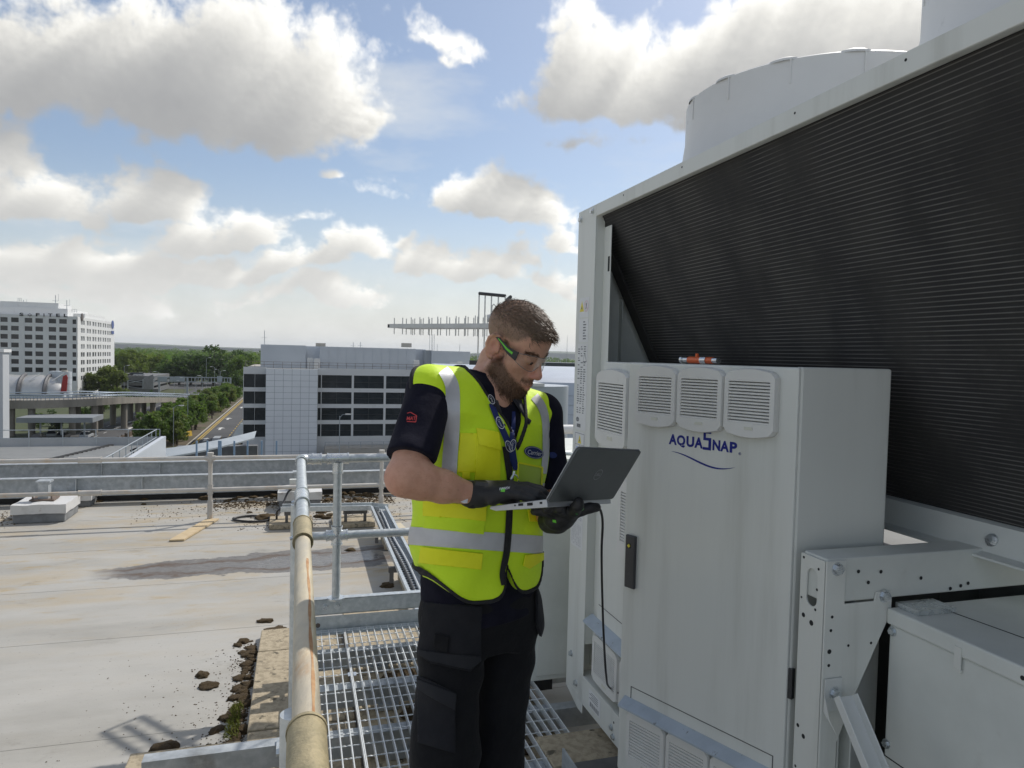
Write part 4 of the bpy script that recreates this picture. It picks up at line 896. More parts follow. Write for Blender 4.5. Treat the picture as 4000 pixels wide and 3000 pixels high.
# ================================================================== town far below the roof
ZGR = -19.0
M_asph = mat('asphalt', (.062, .063, .066), (.085, .086, .088), .12, .85, 0, c3=(.045, .046, .048), c3scale=.06, c3lo=.5, c3hi=.7)
M_mark = mat('road_paint_white', (.62, .62, .60), (.5, .5, .49), .8, .8)
M_ymark = mat('road_paint_yellow', (.48, .33, .06), (.40, .28, .06), .8, .8)
M_conc = mat('bridge_concrete', (.27, .25, .215), (.20, .185, .16), .35, .85, 0, stretch=(1, 1, .25), c3=(.13, .115, .09), c3scale=.5, c3lo=.6, c3hi=.8)
M_conc2 = mat('pale_concrete', (.42, .40, .36), (.34, .32, .28), .5, .85)
M_bwhite = mat('white_cladding', (.70, .71, .71), (.66, .67, .67), .25, .55, 0, c3=(.58, .585, .58), c3scale=.5, c3lo=.55, c3hi=.8)
M_bgrey = mat('pale_blue_cladding', (.60, .64, .69), (.56, .60, .65), .3, .45, .15)
M_glass = mat('dark_window_glass', (.020, .024, .030), (.045, .05, .06), .5, .12, 0, spec=.6)
M_glass2 = mat('tinted_curtain_glass', (.016, .022, .026), (.032, .04, .046), .35, .15, 0, spec=.45)
M_blind = mat('window_with_blind', (.30, .31, .33), (.36, .37, .38), .8, .4)
M_metal = mat('silver_cladding', (.60, .60, .585), (.55, .55, .54), .8, .35, .5)
M_lgrey = mat('grey_street_steel', (.38, .42, .45), (.32, .36, .39), .9, .5, .3)
M_leaf = [mat('foliage_%s' % n, a, b, .35, .7, 0, lo=.35, hi=.68, c3=c, c3scale=1.1, c3lo=.55, c3hi=.8) for n, a, b, c in
          (('mid_green', (.085, .135, .03), (.115, .17, .036), (.06, .10, .024)), ('olive', (.11, .14, .036), (.14, .165, .04), (.075, .095, .028)),
           ('yellow_green', (.13, .165, .022), (.10, .14, .020), (.16, .19, .03)), ('dark_green', (.042, .075, .022), (.062, .10, .028), (.03, .052, .017)), ('fresh_green', (.09, .15, .024), (.07, .125, .022), (.12, .175, .03)))]
for _m in M_leaf:      # leaves let light through
    _N = NT(_m.node_tree); _b = _N.n['Principled BSDF']; _o = _N.n['Material Output']; _t = _N.new('ShaderNodeBsdfTranslucent'); _x = _N.new('ShaderNodeMixShader'); _x.inputs[0].default_value = .42
    _src = _b.inputs['Base Color'].links[0].from_socket; _N.link(_N.mix(1.0, _src, (1.5, 1.7, 1.1), 'MULTIPLY'), _t.inputs['Color']); _N.link(_b.outputs[0], _x.inputs[1]); _N.link(_t.outputs[0], _x.inputs[2]); _N.link(_x.outputs[0], _o.inputs['Surface'])
M_bark = mat('bark', (.09, .07, .05), (.06, .05, .04), 2, .9)
M_grass = mat('rough_grass', (.045, .062, .020), (.060, .072, .024), .05, .9, 0, c3=(.075, .066, .038), c3scale=.08, c3lo=.5, c3hi=.75)
M_earth = mat('bare_earth', (.12, .095, .065), (.09, .075, .05), .2, .95, c3=(.05, .07, .02), c3scale=.15, c3lo=.5, c3hi=.7)
def flat(name, v0, v1, u0, u1, z, m, parent=None):
    o = link(name, MB().add([(v0, u0, z), (v1, u0, z), (v1, u1, z), (v0, u1, z)], [(0, 1, 2, 3)]).mesh(name, m), parent)
    if parent is None: o.rotation_euler = (0, 0, ROT); o['kind'] = 'structure'
    return o
flat('ground', -9000, 9000, -60, 14000, ZGR, M_grass)
ro = flat('road', -22.6, -10.6, 60, 430, ZGR + .03, M_asph)
rl = flat('lower_road', -50.5, -38.5, 60, 520, ZGR + .03, M_asph)
flat('junction_road', -70, -22.7, 392, 470, ZGR + .034, M_asph)
flat('earth_bank', -38.4, -22.7, 60, 330, ZGR + .02, M_earth)
flat('forecourt', -10.5, 80, 60, 146, ZGR + .026, M_asph)
def mark(v0, v1, u0, u1, m, road, z=ZGR + .045):
    o = link('marking', MB().add([(v0, u0, z), (v1, u0, z), (v1, u1, z), (v0, u1, z)], [(0, 1, 2, 3)]).mesh('marking', m), road)
mark(-22.1, -21.75, 120, 425, M_ymark, ro); mark(-21.5, -21.25, 120, 425, M_ymark, ro)
link('kerb', MB().box(-22.9, -22.6, 60, 430, ZGR, ZGR + .14).mesh('kerb', M_conc2), ro)
for i in range(44): mark(-15.9, -15.7, 168 + i * 5, 170.6 + i * 5, M_ymark if i < 12 else M_mark, ro)
for u in range(192, 260, 16):
    for k in range(6): mark(-14.6 + k * .55, -14.25 + k * .55, u, u + 2.2, M_ymark, ro)
mark(-12.4, -12.1, 150, 250, M_ymark, ro)
def arrow(v, u, road, s=1.0, z=ZGR + .05):
    pts = [(-.2, 0), (.2, 0), (.2, 3.2), (.75, 3.2), (0, 5.4), (-.75, 3.2), (-.2, 3.2)]
    o = link('arrow_marking', MB().add([(v + a * s * 1.5, u + b * s * 1.2, z) for a, b in pts], [tuple(range(7))]).mesh('arrow_marking', M_mark), road)
for v, u in ((-20.2, 172), (-17.6, 172), (-19.4, 196), (-20.0, 224), (-19.4, 268), (-18.6, 330)): arrow(v, u, ro)
for u in (198, 212, 240, 270): arrow(-41, u, rl); arrow(-44.4, u + 3, rl)
for i in range(40): mark(-44.6, -44.4, 150 + i * 8, 153 + i * 8, M_mark, rl); mark(-47.6, -47.4, 150 + i * 8, 153 + i * 8, M_mark, rl)
for k in range(7):
    mark(-21.2 + .0, -20.9, 150 + k * 3, 152.2 + k * 3, M_ymark, ro)
for i in range(14): mark(-45 + i * 1.6, -44.2 + i * 1.6, 405 + 4 * math.sin(i), 409 + 4 * math.sin(i), M_mark, rl)
# ------------------------------------------------------------------ facade helper
def facade(t, P, wins_a, wins_z, a0, a1, z0, z1, m_wall, depth, panes, wall_name='wall'):
    """P(a, z, d): point on the facade, d = out of the wall.  Openings are wins_a x wins_z."""
    b = MB()
    def strip(x0, x1, y0, y1, d0=0):
        q = [(x0, y0), (x1, y0), (x1, y1), (x0, y1)]
        b.add([P(x, y, 0) for x, y in q] + [P(x, y, -depth) for x, y in q], [(0, 1, 2, 3), (4, 5, 1, 0), (5, 6, 2, 1), (6, 7, 3, 2), (7, 4, 0, 3)])
    zc = z0
    for (w0, w1) in wins_z: strip(a0, a1, zc, w0); zc = w1
    strip(a0, a1, zc, z1)
    for (w0, w1) in wins_z:
        ac = a0
        for (x0, x1) in wins_a:
            if x0 > ac + .01: strip(ac, x0, w0, w1)
            ac = x1
        if a1 > ac + .01: strip(ac, a1, w0, w1)
    wl = t.part(wall_name, b, m_wall)
    cache = {}
    for j, (w0, w1) in enumerate(wins_z):
        for i, (x0, x1) in enumerate(wins_a):
            mm = panes(i, j)
            wn = MB().add([P(x0, w0, -depth * .8), P(x1, w0, -depth * .8), P(x1, w1, -depth * .8), P(x0, w1, -depth * .8)], [(0, 1, 2, 3)])
            t.part('window', wn, mm)
    return wl
# ------------------------------------------------------------------ white hotel
US, VS = 314.2, -82.7
t = HOT = Thing('hotel_building', 'white multi-storey hotel block with dark square windows and rooftop lettering', 'building', (VS - 15, US + 25, ZGR))
ztop = 12.8
zw = []
for y0, y1 in ((1244, 1262), (1276, 1294), (1308, 1326), (1340, 1358), (1372, 1390), (1403, 1421), (1434, 1452), (1466, 1484)):
    a = atu(290, y1 + 4, US).z; b_ = atu(290, y0 + 4, US).z; zw.append((a, b_))
zw = zw[::-1]
Wp = [(1, 30), (43, 73), (96, 126), (138, 168), (190, 219), (231, 261), (283, 304)]
wa = [(atu(a, 1300, US).x, atu(b_, 1300, US).x) for a, b_ in Wp]
sp = wa[2][0] - wa[0][0]
wa = [(a - 2 * sp, b_ - 2 * sp) for a, b_ in wa[:2]] + [(a - sp, b_ - sp) for a, b_ in wa[:2]] + wa
wa[-1] = (wa[-1][0], VS - .35)
rnd = random.Random(4)
facade(t, lambda a, z, d: (a, US - d, z), wa, zw, VS - 48, VS, ZGR, ztop, M_bwhite, .5, lambda i, j: M_glass if rnd.random() < .8 else M_glass2)
pr = [(316, 323), (324.5, 331), (339, 346), (349, 355), (361, 368), (371, 376.5), (382, 388), (391, 396), (401, 406), (409, 414.5), (419, 424), (427, 432)]
wr = [(atv(a, 1300, VS).y, atv(b_, 1300, VS).y) for a, b_ in pr]
rw = facade(t, lambda a, z, d: (VS + d, a, z), wr, zw, US + .01, US + 58, ZGR, ztop, M_bwhite, .4, lambda i, j: M_blind if j >= 5 or (j == 4 and rnd.random() < .7) else M_glass, 'side_wall')
t.part('core', MB().box(VS - 48, VS - .45, US + .55, US + 57.9, ZGR, ztop - .3), M_glass2)
t.part('parapet_block', MB().box(VS - 42, VS - 5, US + 6, US + 34, ztop - .4, ztop + 3.4).box(VS - 29, VS - 9, US + 9, US + 26, ztop + 3.39, ztop + 5.6).box(VS - 5, VS - 1, US + 14, US + 45, ztop - .4, ztop + 2.0), M_bwhite)
t.part('roof', MB().box(VS - 48, VS, US, US + 58, ztop, ztop + .25), M_bwhite)
lg = MB()
for ch, x0, x1 in (('S', 77, 93), ('F', 141, 156), ('I', 171, 175), ('T', 189, 206), ('E', 220, 235), ('L', 250, 265)):
    vs, fs = text_mesh(ch, 1, 0, .045); xs = [q[0] for q in vs]; ys = [q[1] for q in vs]
    pa = atu(x0, 1234 + (x0 - 77) * .026, US); pb = atu(x1, 1222 + (x0 - 77) * .026, US)
    lg.add([(pa.x + (q[0] - min(xs)) / (max(xs) - min(xs)) * (pb.x - pa.x), US - .35, pa.z + (q[1] - min(ys)) / (max(ys) - min(ys)) * (pb.z - pa.z)) for q in vs], fs)
pa = atu(108, 1230, US); pb = atu(127, 1230, US); cx, cz, rr = (pa.x + pb.x) / 2, pa.z, (pb.x - pa.x) / 2
lg.ring([(rr, 0), (0, rr * .68), (-rr, 0), (0, -rr * .68)], [(rr * .68, 0), (0, rr * .4), (-rr * .68, 0), (0, -rr * .4)], (cx, US - .3, cz), (1, 0, 0), (0, 0, 1), (0, -1, 0), 0, .1)
t.part('lettering', lg, M_dark)
q = atv(319, 1239, VS); e = MB(); e.cyl((VS + .05, q.y, q.z), (VS + .3, q.y, q.z), 1.55, n=20); t.part('round_emblem', e, mat('emblem_brown', (.10, .085, .08), rough=.5))
q = atv(438.5, 1268, VS); t.part('side_sign', MB().cyl((VS + .05, q.y, q.z), (VS + .3, q.y, q.z), 1.9, n=16).box(VS + .05, VS + .3, q.y - 2.0, q.y + 2.0, q.z - 4.3, q.z - 2.9), mat('sign_blue', (.06, .10, .28), rough=.5))
for px, h in ((92, 3.2), (217, 5.6), (261, 5.2), (52, 2.4)):
    q = atu(px, 1200, US + 12); z0 = ztop + (3.3 if px < 240 else 1.9); mm = MB().cyl((q.x, US + 12, z0), (q.x, US + 12, z0 + h), .12, n=6).cyl((q.x - 1.1, US + 12, z0 + h * .6), (q.x + 1.1, US + 12, z0 + h * .6), .07, n=6).cyl((q.x + 1.0, US + 12, z0 + h * .6), (q.x + 1.0, US + 12, z0 + h * 1.1), .05, n=6); t.part('aerial', mm, M_lgrey)
for (x0, x1) in ((70, 84), (281, 300)):
    a, b_ = atu(x0, 1180, US + 6).x, atu(x1, 1180, US + 6).x; z0 = ztop + (5.5 if x0 < 100 else 2.0); g = MB()
    for z in (.6, 1.3): g.cyl((a, US + 6, z0 + z), (b_, US + 6, z0 + z), .06, n=6)
    for x in (a, (a + b_) / 2, b_): g.cyl((x, US + 6, z0), (x, US + 6, z0 + 1.3), .06, n=6)
    t.part('roof_rail', g, M_lgrey)
# ------------------------------------------------------------------ round stair tower and ribbed silver arcade
UT = 292.0
q0 = atu(225, 1500, UT); q1 = atu(280, 1500, UT); zt = atu(250, 1452, UT).z
t = Thing('drum_tower', 'pale panelled round stair tower in front of the white hotel', 'tower', ((q0.x + q1.x) / 2, UT, ZGR)); rr = (q1.x - q0.x) / 2; cx = (q0.x + q1.x) / 2
t.part('drum', MB().cyl((cx, UT, ZGR), (cx, UT, zt), rr, n=28), M_bgrey); t.part('cap', MB().cyl((cx, UT, zt), (cx, UT, zt + .6), rr * .45, n=20), M_conc2)
for z in np.arange(zt - 2.2, ZGR + 2, -2.2): t.part('joint_ring', MB().cyl((cx, UT, z), (cx, UT, z + .10), rr + .03, n=28), M_lgrey)
ql = atu(188, 1500, UT).x; t.part('wing', MB().box(ql, cx - rr * .6, UT + .6, UT + 5, ZGR, zt + .1), M_bgrey)
t = Thing('arcade_roof', 'low silver barrel-roofed arcade with dark arched ribs', 'building', (-95, 286, ZGR)); UA = 286.0
def apt(px, py, u=UA): return atu(px, py, u)
bays = [(-120, 70), (70, 172), (172, 245)]
for x0, x1 in bays:
    b = MB(); n = 14; prof = []
    a, c_ = apt(x0, 1500).x, apt(x1, 1500).x
    zb, ztp = apt(150, 1540).z, apt(150, 1472).z
    vs = []
    for j in range(9):
        s_ = j / 8; x = a + (c_ - a) * s_
        for i in range(n + 1):
            k = math.pi * .5 * i / n; bulge = .25 * math.sin(math.pi * s_)
            vs.append((x, UA + 7.5 - (7.5 + bulge * 2) * math.cos(k), zb + (ztp - zb + bulge * 2) * math.sin(k) - (1.0 if x1 == 245 else 0) * 2.6 * s_ * math.sin(k)))
    b.add(vs, [(j * (n + 1) + i, (j + 1) * (n + 1) + i, (j + 1) * (n + 1) + i + 1, j * (n + 1) + i + 1) for j in range(8) for i in range(n)], True)
    t.part('roof_bay', b, M_metal)
    for x, dz in ((c_, 2.6 if x1 == 245 else 0),):
        rp = [(x, UA + 7.5 - 8.2 * math.cos(math.pi * .5 * i / 12), zb + (ztp - zb + .5) * math.sin(math.pi * .5 * i / 12) - dz * math.sin(math.pi * .5 * i / 12)) for i in range(13)]
        t.part('rib', MB().tube(rp, .55, n=6), mat('dark_rib', (.10, .10, .11), (.14, .14, .15), .8, .5))
    xm = a + (c_ - a) * .35; t.part('strut', MB().tube([(xm, UA + 1.2, zb + 4.6), (xm + 3.0, UA + 3.5, zb + 7.2)], .18, n=6), M_bwhite)
t.part('base_wall', MB().box(apt(-120, 1500).x, apt(245, 1500).x, UA + .3, UA + 12, ZGR, apt(150, 1540).z), M_bgrey)
q = apt(249, 1530, 283); bn = MB().prism([(-.9, 0), (.9, 0), (1.3, 5.0), (.9, 6.0), (-.2, 5.4), (-.6, 2.0)], (q.x, 283, q.z), (1, 0, 0), (0, 0, 1), (0, -1, 0), 0, .3)
t = Thing('red_banner', 'red feather-shaped banner with white lettering at the arcade end', 'banner', (q.x, 283, q.z)); t.part('flag', bn, mat('banner_red', (.38, .03, .03), rough=.6))
bl = MB(); text_on(bl, 'OPEN' if False else 'Coral', (q.x + .35, 282.69, q.z + .9), (0, 0, 1), (-1, 0, 0), (0, -1, 0), .01, size=1.4); 
bp = MB().cyl((q.x - .95, 283, ZGR), (q.x - .6, 283, q.z + 5), .08, n=6); t.part('pole', bp, M_lgrey)
# ------------------------------------------------------------------ elevated road on round piers
path = [(-420, 1612, -12.9, 0), (-150, 1606, -12.8, 0), (45, 1598, -12.7, 0), (160, 1596, -12.6, 0), (300, 1590, -12.5, 0), (400, 1583, -12.3, 0), (480, 1577, -12.35, 0), (560, 1574, -13.0, 0), (640, 1572, -14.2, 0), (710, 1571, -15.6, 0), (790, 1569, -17.6, 0)]
pp = []
for px, py, z, d in path:
    r_ = ray(px, py); k = (z - CAM.z) / r_.z; pp.append(W2L(CAM + r_ * k))
pp = smooth(pp, 4)
t = Thing('viaduct', 'curving concrete elevated road with steel parapet on round piers', 'bridge', tuple(pp[8]))
th0, th1 = 2.1, 1.3; W_ = 10.0
nrm = []
for i, p in enumerate(pp):
    d_ = (pp[min(i + 1, len(pp) - 1)] - pp[max(i - 1, 0)]); d_.z = 0; d_.normalize(); nrm.append(Vector((-d_.y, d_.x, 0)))
fas = MB(); n = len(pp); vs = []
for i, p in enumerate(pp):
    h = th0 + (th1 - th0) * i / (n - 1); q = p + nrm[i] * W_
    vs += [p, p + Vector((0, 0, h)), q + Vector((0, 0, h)), q]
fas.add(vs, [(4 * i + a, 4 * (i + 1) + a, 4 * (i + 1) + (a + 1) % 4, 4 * i + (a + 1) % 4) for i in range(n - 1) for a in range(4)]); t.part('deck', fas, M_conc)
for s_ in (.35, .80):
    rl_ = MB(); rl_.tube([p + Vector((0, 0, th0 + (th1 - th0) * i / (n - 1) + s_ * 1.5)) + nrm[i] * .15 for i, p in enumerate(pp)], .16, n=6); t.part('parapet_rail', rl_, mat('blue_grey_parapet', (.34, .40, .48), (.28, .34, .41), .4, .5, .2))
    rl_ = MB(); rl_.tube([p + Vector((0, 0, th0 + (th1 - th0) * i / (n - 1) + s_ * 1.5)) + nrm[i] * (W_ - .2) for i, p in enumerate(pp)], .14, n=6); t.part('parapet_rail', rl_, MATS['blue_grey_parapet'])
pst = MB().box(-.06, .06, -.06, .06, 0, 1.35).mesh('parapet_post', M_lgrey)
for i in range(0, n - 1):
    for k in (0, .5):
        q = pp[i].lerp(pp[i + 1], k) + nrm[i] * .12; t.inst('parapet_post', pst, q + Vector((0, 0, th0 + (th1 - th0) * (i + k) / (n - 1))))
def pxof(q): w_ = L2W(q) - CAM; return 2000 + F * w_.dot(RT) / w_.dot(FW)
for px, inn in ((48, 1.6), (125, 1.6), (284, 1.6), (372, 1.6), (392, 7.5), (300, 7.5), (441, 7.5), (485, 1.6), (510, 7.5), (541, 1.6), (562, 7.5), (596, 1.6), (641, 1.6), (683, 1.6), (660, 7.5)):
    best = min(((i, k) for i in range(n - 1) for k in (0, .25, .5, .75)), key=lambda a: abs(pxof(pp[a[0]].lerp(pp[a[0] + 1], a[1]) + nrm[a[0]] * inn) - px))
    q = pp[best[0]].lerp(pp[best[0] + 1], best[1]) + nrm[best[0]] * inn
    t.part('pier', MB().cyl((q.x, q.y, ZGR), (q.x, q.y, q.z + .2), .72, .74, n=18), M_conc)
# canopy and rooms under the viaduct
a, b_ = azl(62, 1735, ZGR), azl(360, 1720, ZGR); ym = 176.0
zc = atu(150, 1632, ym).z; t = Thing('bus_shelter', 'long flat grey canopy on posts below the viaduct', 'canopy', (-50, ym, ZGR))
x0, x1 = atu(62, 1632, ym).x, atu(362, 1632, ym).x
t.part('roof', MB().box(x0, x1, ym, ym + 9, zc - 1.1, zc), mat('canopy_grey', (.26, .28, .30), (.22, .24, .26), .3, .5)); 
for px in (158, 240, 330): q = atu(px, 1650, ym + 2); t.part('post', MB().cyl((q.x, ym + 2, ZGR), (q.x, ym + 2, zc - 1.1), .18, n=8), M_lgrey)
# retaining wall with brown railing
t = Thing('ramp_wall', 'low concrete ramp wall with a brown post-and-rail fence beside the trees', 'wall', (-33.4, 210, ZGR))
t.part('wall', MB().box(-33.4, -33.0, 140, 282, ZGR, ZGR + 2.2), M_conc2); t.part('coping', MB().box(-33.5, -32.9, 140, 282, ZGR + 2.2, ZGR + 2.35), M_conc)
M_br = mat('brown_fence', (.14, .10, .07), (.10, .075, .055), .5, .8)
t.part('fence_panel', MB().box(-33.25, -33.15, 140, 282, ZGR + 2.4, ZGR + 3.3), M_br)
fp = MB().box(-.12, .12, -.1, .1, 0, 1.2).mesh('fence_post', M_br)
for i in range(48): t.inst('fence_post', fp, (-33.2, 140.5 + 3 * i, ZGR + 2.34))
# ------------------------------------------------------------------ office building
UB = 146.5
t = OFF = Thing('office_building', 'long four-storey office block with white bands, dark glass and rooftop plant rooms', 'building', (14, UB + 12, ZGR))
fA = lambda px, py: atu(px, py, UB)
vR = 60.0
def zrow(y): return fA(1000, y).z
rows = [(1460, 1512), (1528, 1576), (1592, 1641), (1657, 1706)]
zz = [(zrow(b_ + 1), zrow(a + 1)) for a, b_ in rows][::-1]; zpar = zrow(1434)
cols_l = [(fA(952, 1500).x, fA(995, 1500).x), (fA(996, 1500).x, fA(1038, 1500).x)]
facade(t, lambda a, z, d: (a, UB - d, z), cols_l, zz, fA(950, 1500).x, fA(1040, 1500).x, ZGR, zpar, M_bwhite, .35, lambda i, j: M_glass2, 'corner_wall')
cw = [(fA(1242, 1500).x, fA(1254, 1500).x)]; x = 1257; 
while x < 2050:
    cw.append((fA(x, 1500).x, fA(x + 117, 1500).x)); x += 125.5
facade(t, lambda a, z, d: (a, UB - d, z), cw, zz, fA(1240, 1500).x, cw[-1][1] + 1.2, ZGR, zpar, M_bwhite, .35, lambda i, j: M_glass2)
mu = MB()
for a, b_ in cw[1:]:
    for (z0, z1) in zz:
        for k in (.33, .66): mu.box(a + (b_ - a) * .5 - .04, a + (b_ - a) * .5 + .04, UB + .18, UB + .27, z0, z1) if k < .5 else mu.box(a, b_, UB + .2, UB + .27, z0 + (z1 - z0) * .45, z0 + (z1 - z0) * .45 + .07)
mo = t.part('glazing_bars', mu, mat('bronze_bars', (.05, .055, .06), rough=.5)); mo['kind'] = 'stuff'
xs0, xs1 = fA(1040, 1500).x, fA(1240, 1500).x; zt = zrow(1438)
t.part('stair_tower', MB().box(xs0, xs1, UB - 2.1, UB + 4, ZGR, zt - .02), M_lgrey)
pm_w = (xs1 - xs0) / 6; pm_h = 1.15; npn = int((zt - ZGR) / pm_h)
pm = MB().box(.03, pm_w - .03, -.06, 0, .03, pm_h - .03).mesh('panel', mat('tower_panel', (.80, .83, .86), (.77, .80, .83), .4, .5, .1))
for i in range(6):
    for j in range(npn): t.inst('panel', pm, (xs0 + pm_w * i, UB - 2.1, zt - pm_h * (j + 1)))
t.part('core', MB().box(fA(950, 1500).x + .05, vR, UB + .42, UB + 38, ZGR, zpar - .4), M_glass2)
t.part('roof_slab', MB().box(fA(950, 1500).x, vR, UB + .4, UB + 38, zpar - .38, zpar - .2), M_conc2)
bands = MB()
def corr(px0, px1, py, du, name, ribs=0):
    a, b_ = atu(px0, 1400, UB + du).x, atu(px1, 1400, UB + du).x; z1 = atu(px0, py, UB + du).z
    o = t.part(name, MB().box(a, b_, UB + du, UB + du + 14, zpar - .2, z1), M_bgrey); k = int((z1 - zpar) / .33)
    sm_ = MB().box(a, b_, UB + du - .05, UB + du - .001, 0, .14).mesh('cladding_rib', M_bgrey)
    for i in range(k): t.inst('cladding_rib', sm_, (0, 0, zpar + .1 + i * .33), parent=o)
    for i in range(ribs + 1):
        if ribs: t.part('mullion', MB().box(a + (b_ - a) * i / ribs - .06, a + (b_ - a) * i / ribs + .06, UB + du - .12, UB + du - .052, zpar, z1), M_bgrey, o)
    return o
corr(1018, 1194, 1345, 4, 'plant_room'); corr(1194, 1250, 1352, 8, 'plant_link'); corr(1250, 1622, 1353, 4.5, 'plant_room', 11); corr(1622, 1662, 1364, 9, 'plant_link'); corr(1686, 1836, 1370, 5, 'plant_room')
a, b_ = atu(1662, 1400, UB + 5.5).x, atu(1688, 1400, UB + 5.5).x; t.part('plant_link', MB().box(a, b_, UB + 5.6, UB + 15, zpar - .2, atu(1670, 1368, UB + 5).z), mat('grey_louvre', (.30, .33, .36), rough=.5))
for px in (1212, 1630, 1800): q = atu(px, 1425, UB + 3); t.part('plant_door', MB().box(q.x - .6, q.x + .6, UB + 3.9, UB + 3.98, zpar - .2, zpar + 2.0), M_bwhite)
for px in (1238, 1626, 1712, 1738): q = atu(px, 1430, UB + 3); t.part('condenser', MB().box(q.x - .6, q.x + .6, UB + 2.4, UB + 3.2, zpar - .2, zpar + (1.9 if px < 1700 else .9)).cyl((q.x, UB + 2.4, zpar + .5), (q.x, UB + 2.36, zpar + .5), .38, n=12), M_bwhite)
q = atu(1785, 1430, UB + 3); t.part('air_handler', MB().box(q.x - 1.6, q.x + 1.2, UB + 2.2, UB + 3.4, zpar - .2, zpar + 1.7), M_bwhite)
rg = MB(); z_ = zpar
for px0, px1 in ((958, 1245), (1250, 1655)):
    a, b_ = fA(px0, 1430).x, fA(px1, 1430).x
    for k in (.55, 1.1): rg.cyl((a, UB + .6, z_ + k), (b_, UB + .6, z_ + k), .04, n=6)
    m_ = int((b_ - a) / 1.6)
    for i in range(m_ + 1): rg.cyl((a + (b_ - a) * i / m_, UB + .6, z_ - .2), (a + (b_ - a) * i / m_, UB + .6, z_ + 1.1), .04, n=6)
t.part('roof_rail', rg, mat('rusty_rail', (.20, .17, .16), rough=.7))
for px, h in ((1033, 3.2), (1380, .8), (1408, .9)):
    q = atu(px, 1350, UB + 8); z0 = atu(px, 1352, UB + 8).z - .5; t.part('aerial', MB().cyl((q.x, UB + 8, z0), (q.x, UB + 8, z0 + h + .5), .06, n=6).cyl((q.x - .6, UB + 8, z0 + h * .7), (q.x + .5, UB + 8, z0 + h * .7), .03, n=6), M_lgrey)
for px in (1678, 1686, 1690, 1696, 1708, 1796): q = atu(px, 1360, UB + 30); t.part('whip_aerial', MB().cyl((q.x, UB + 30, zpar), (q.x, UB + 30, atu(px, 1305 if px < 1700 else 1345, UB + 30).z), .05, n=5), M_lgrey)
for px in (1252, 1585): q = atu(px, 1346, UB + 12); t.part('roof_vent', MB().box(q.x - 1.0, q.x + 1.0, UB + 10, UB + 12, q.z - .6, q.z + .3), M_conc2)
# ground-floor podium in front of it
t = Thing('podium', 'low pale service podium with railing along the office front', 'building', (20, UB - 10, ZGR))
q = atu(1270, 1748, UB - 8); t.part('terrace', MB().box(q.x, 60, UB - 8, UB - 2.2, ZGR, atu(1300, 1752, UB - 8).z), M_conc2); rg = MB(); zt = atu(1300, 1752, UB - 8).z
for k in (.6, 1.2): rg.cyl((q.x, UB - 7.8, zt + k), (60, UB - 7.8, zt + k), .05, n=6)
for i in range(22): rg.cyl((q.x + i * 2.2, UB - 7.8, zt), (q.x + i * 2.2, UB - 7.8, zt + 1.2), .05, n=6)
t.part('railing', rg, M_lgrey)
def lamp(px, py_base, py_top, d_side=1, label=None, double=False, z=ZGR):
    b_ = azl(px, py_base, z); h = atu(px, py_top, b_.y).z
    t = Thing('street_lamp', label, 'street lamp', (b_.x, b_.y, z), group='street lamps beyond the roof')
    r_ = max(.09, .00022 * b_.y); t.part('pole', MB().cyl((b_.x, b_.y, z), (b_.x, b_.y, h), r_, r_ * .7, n=8), M_lgrey)
    for s_ in ((-1, 1) if double else (d_side,)):
        t.part('arm', MB().tube([(b_.x, b_.y, h - .3), (b_.x + s_ * .5, b_.y, h + .25), (b_.x + s_ * 1.6, b_.y, h + .35)], r_ * .6, n=6), M_lgrey); t.part('lantern', MB().box(b_.x + s_ * 1.5 - .5, b_.x + s_ * 1.5 + .5, b_.y - .18, b_.y + .18, h + .22, h + .42), M_bwhite)
LL = 'grey street lamp standing along the roads beyond the roof'
lamp(1325, 1775, 1625, 1, 'curved-neck street lamp in front of the office windows', z=-17.0)
lamp(55, 1530, 1400, 1, 'twin-arm street lamp in front of the hotel windows', True)
for px, yb, yt, s_ in ((677, 1745, 1590, 1), (860, 1560, 1450, 1), (680, 1545, 1490, 1), (722, 1545, 1478, -1), (765, 1545, 1470, 1), (790, 1545, 1470, -1), (805, 1540, 1400, 1), (838, 1540, 1435, -1), (855, 1530, 1445, -1), (620, 1548, 1455, -1), (733, 1690, 1545, 1), (485, 1540, 1430, 1)): lamp(px, yb, yt, s_, LL)
# ------------------------------------------------------------------ sign gantry, car park, distant flyover
t = Thing('sign_gantry', 'grey lattice sign gantry spanning the road junction', 'gantry', (-40, 349, ZGR)); UGN = 349.0
zg0, zg1 = atu(750, 1492, UGN).z, atu(750, 1474, UGN).z; xa, xb = atu(603, 1480, UGN).x, atu(902, 1480, UGN).x
for z in (zg0, zg1): t.part('chord', MB().box(xa, xb, UGN - .2, UGN + .2, z - .18, z + .18), M_lgrey)
for i in range(24): x = xa + (xb - xa) * i / 23; t.part('strut', MB().box(x - .12, x + .12, UGN - .15, UGN + .15, zg0, zg1), M_lgrey)
for px in (622, 732, 900): x = atu(px, 1500, UGN).x; t.part('leg', MB().box(x - .35, x + .35, UGN - .35, UGN + .35, ZGR, zg1), M_lgrey)
for p0, p1, y0, y1 in ((623, 652, 1472, 1490), (662, 681, 1472, 1488), (683, 720, 1471, 1489), (848, 868, 1470, 1491)): a, b_ = atu(p0, y1, UGN - 1), atu(p1, y0, UGN - 1); t.part('sign_back', MB().box(a.x, b_.x, UGN - 1, UGN - .7, a.z, b_.z), mat('sign_back_grey', (.33, .38, .42), rough=.5))
t = Thing('car_park', 'open-deck multi-storey car park with steel cross bracing and grey mesh', 'building', (-70, 366, ZGR)); UC = 352.0
x0, x1 = atu(440, 1500, UC).x, atu(601, 1500, UC).x
M_mesh = mat('grey_mesh', (.16, .165, .17), (.12, .125, .13), 1.5, .7)
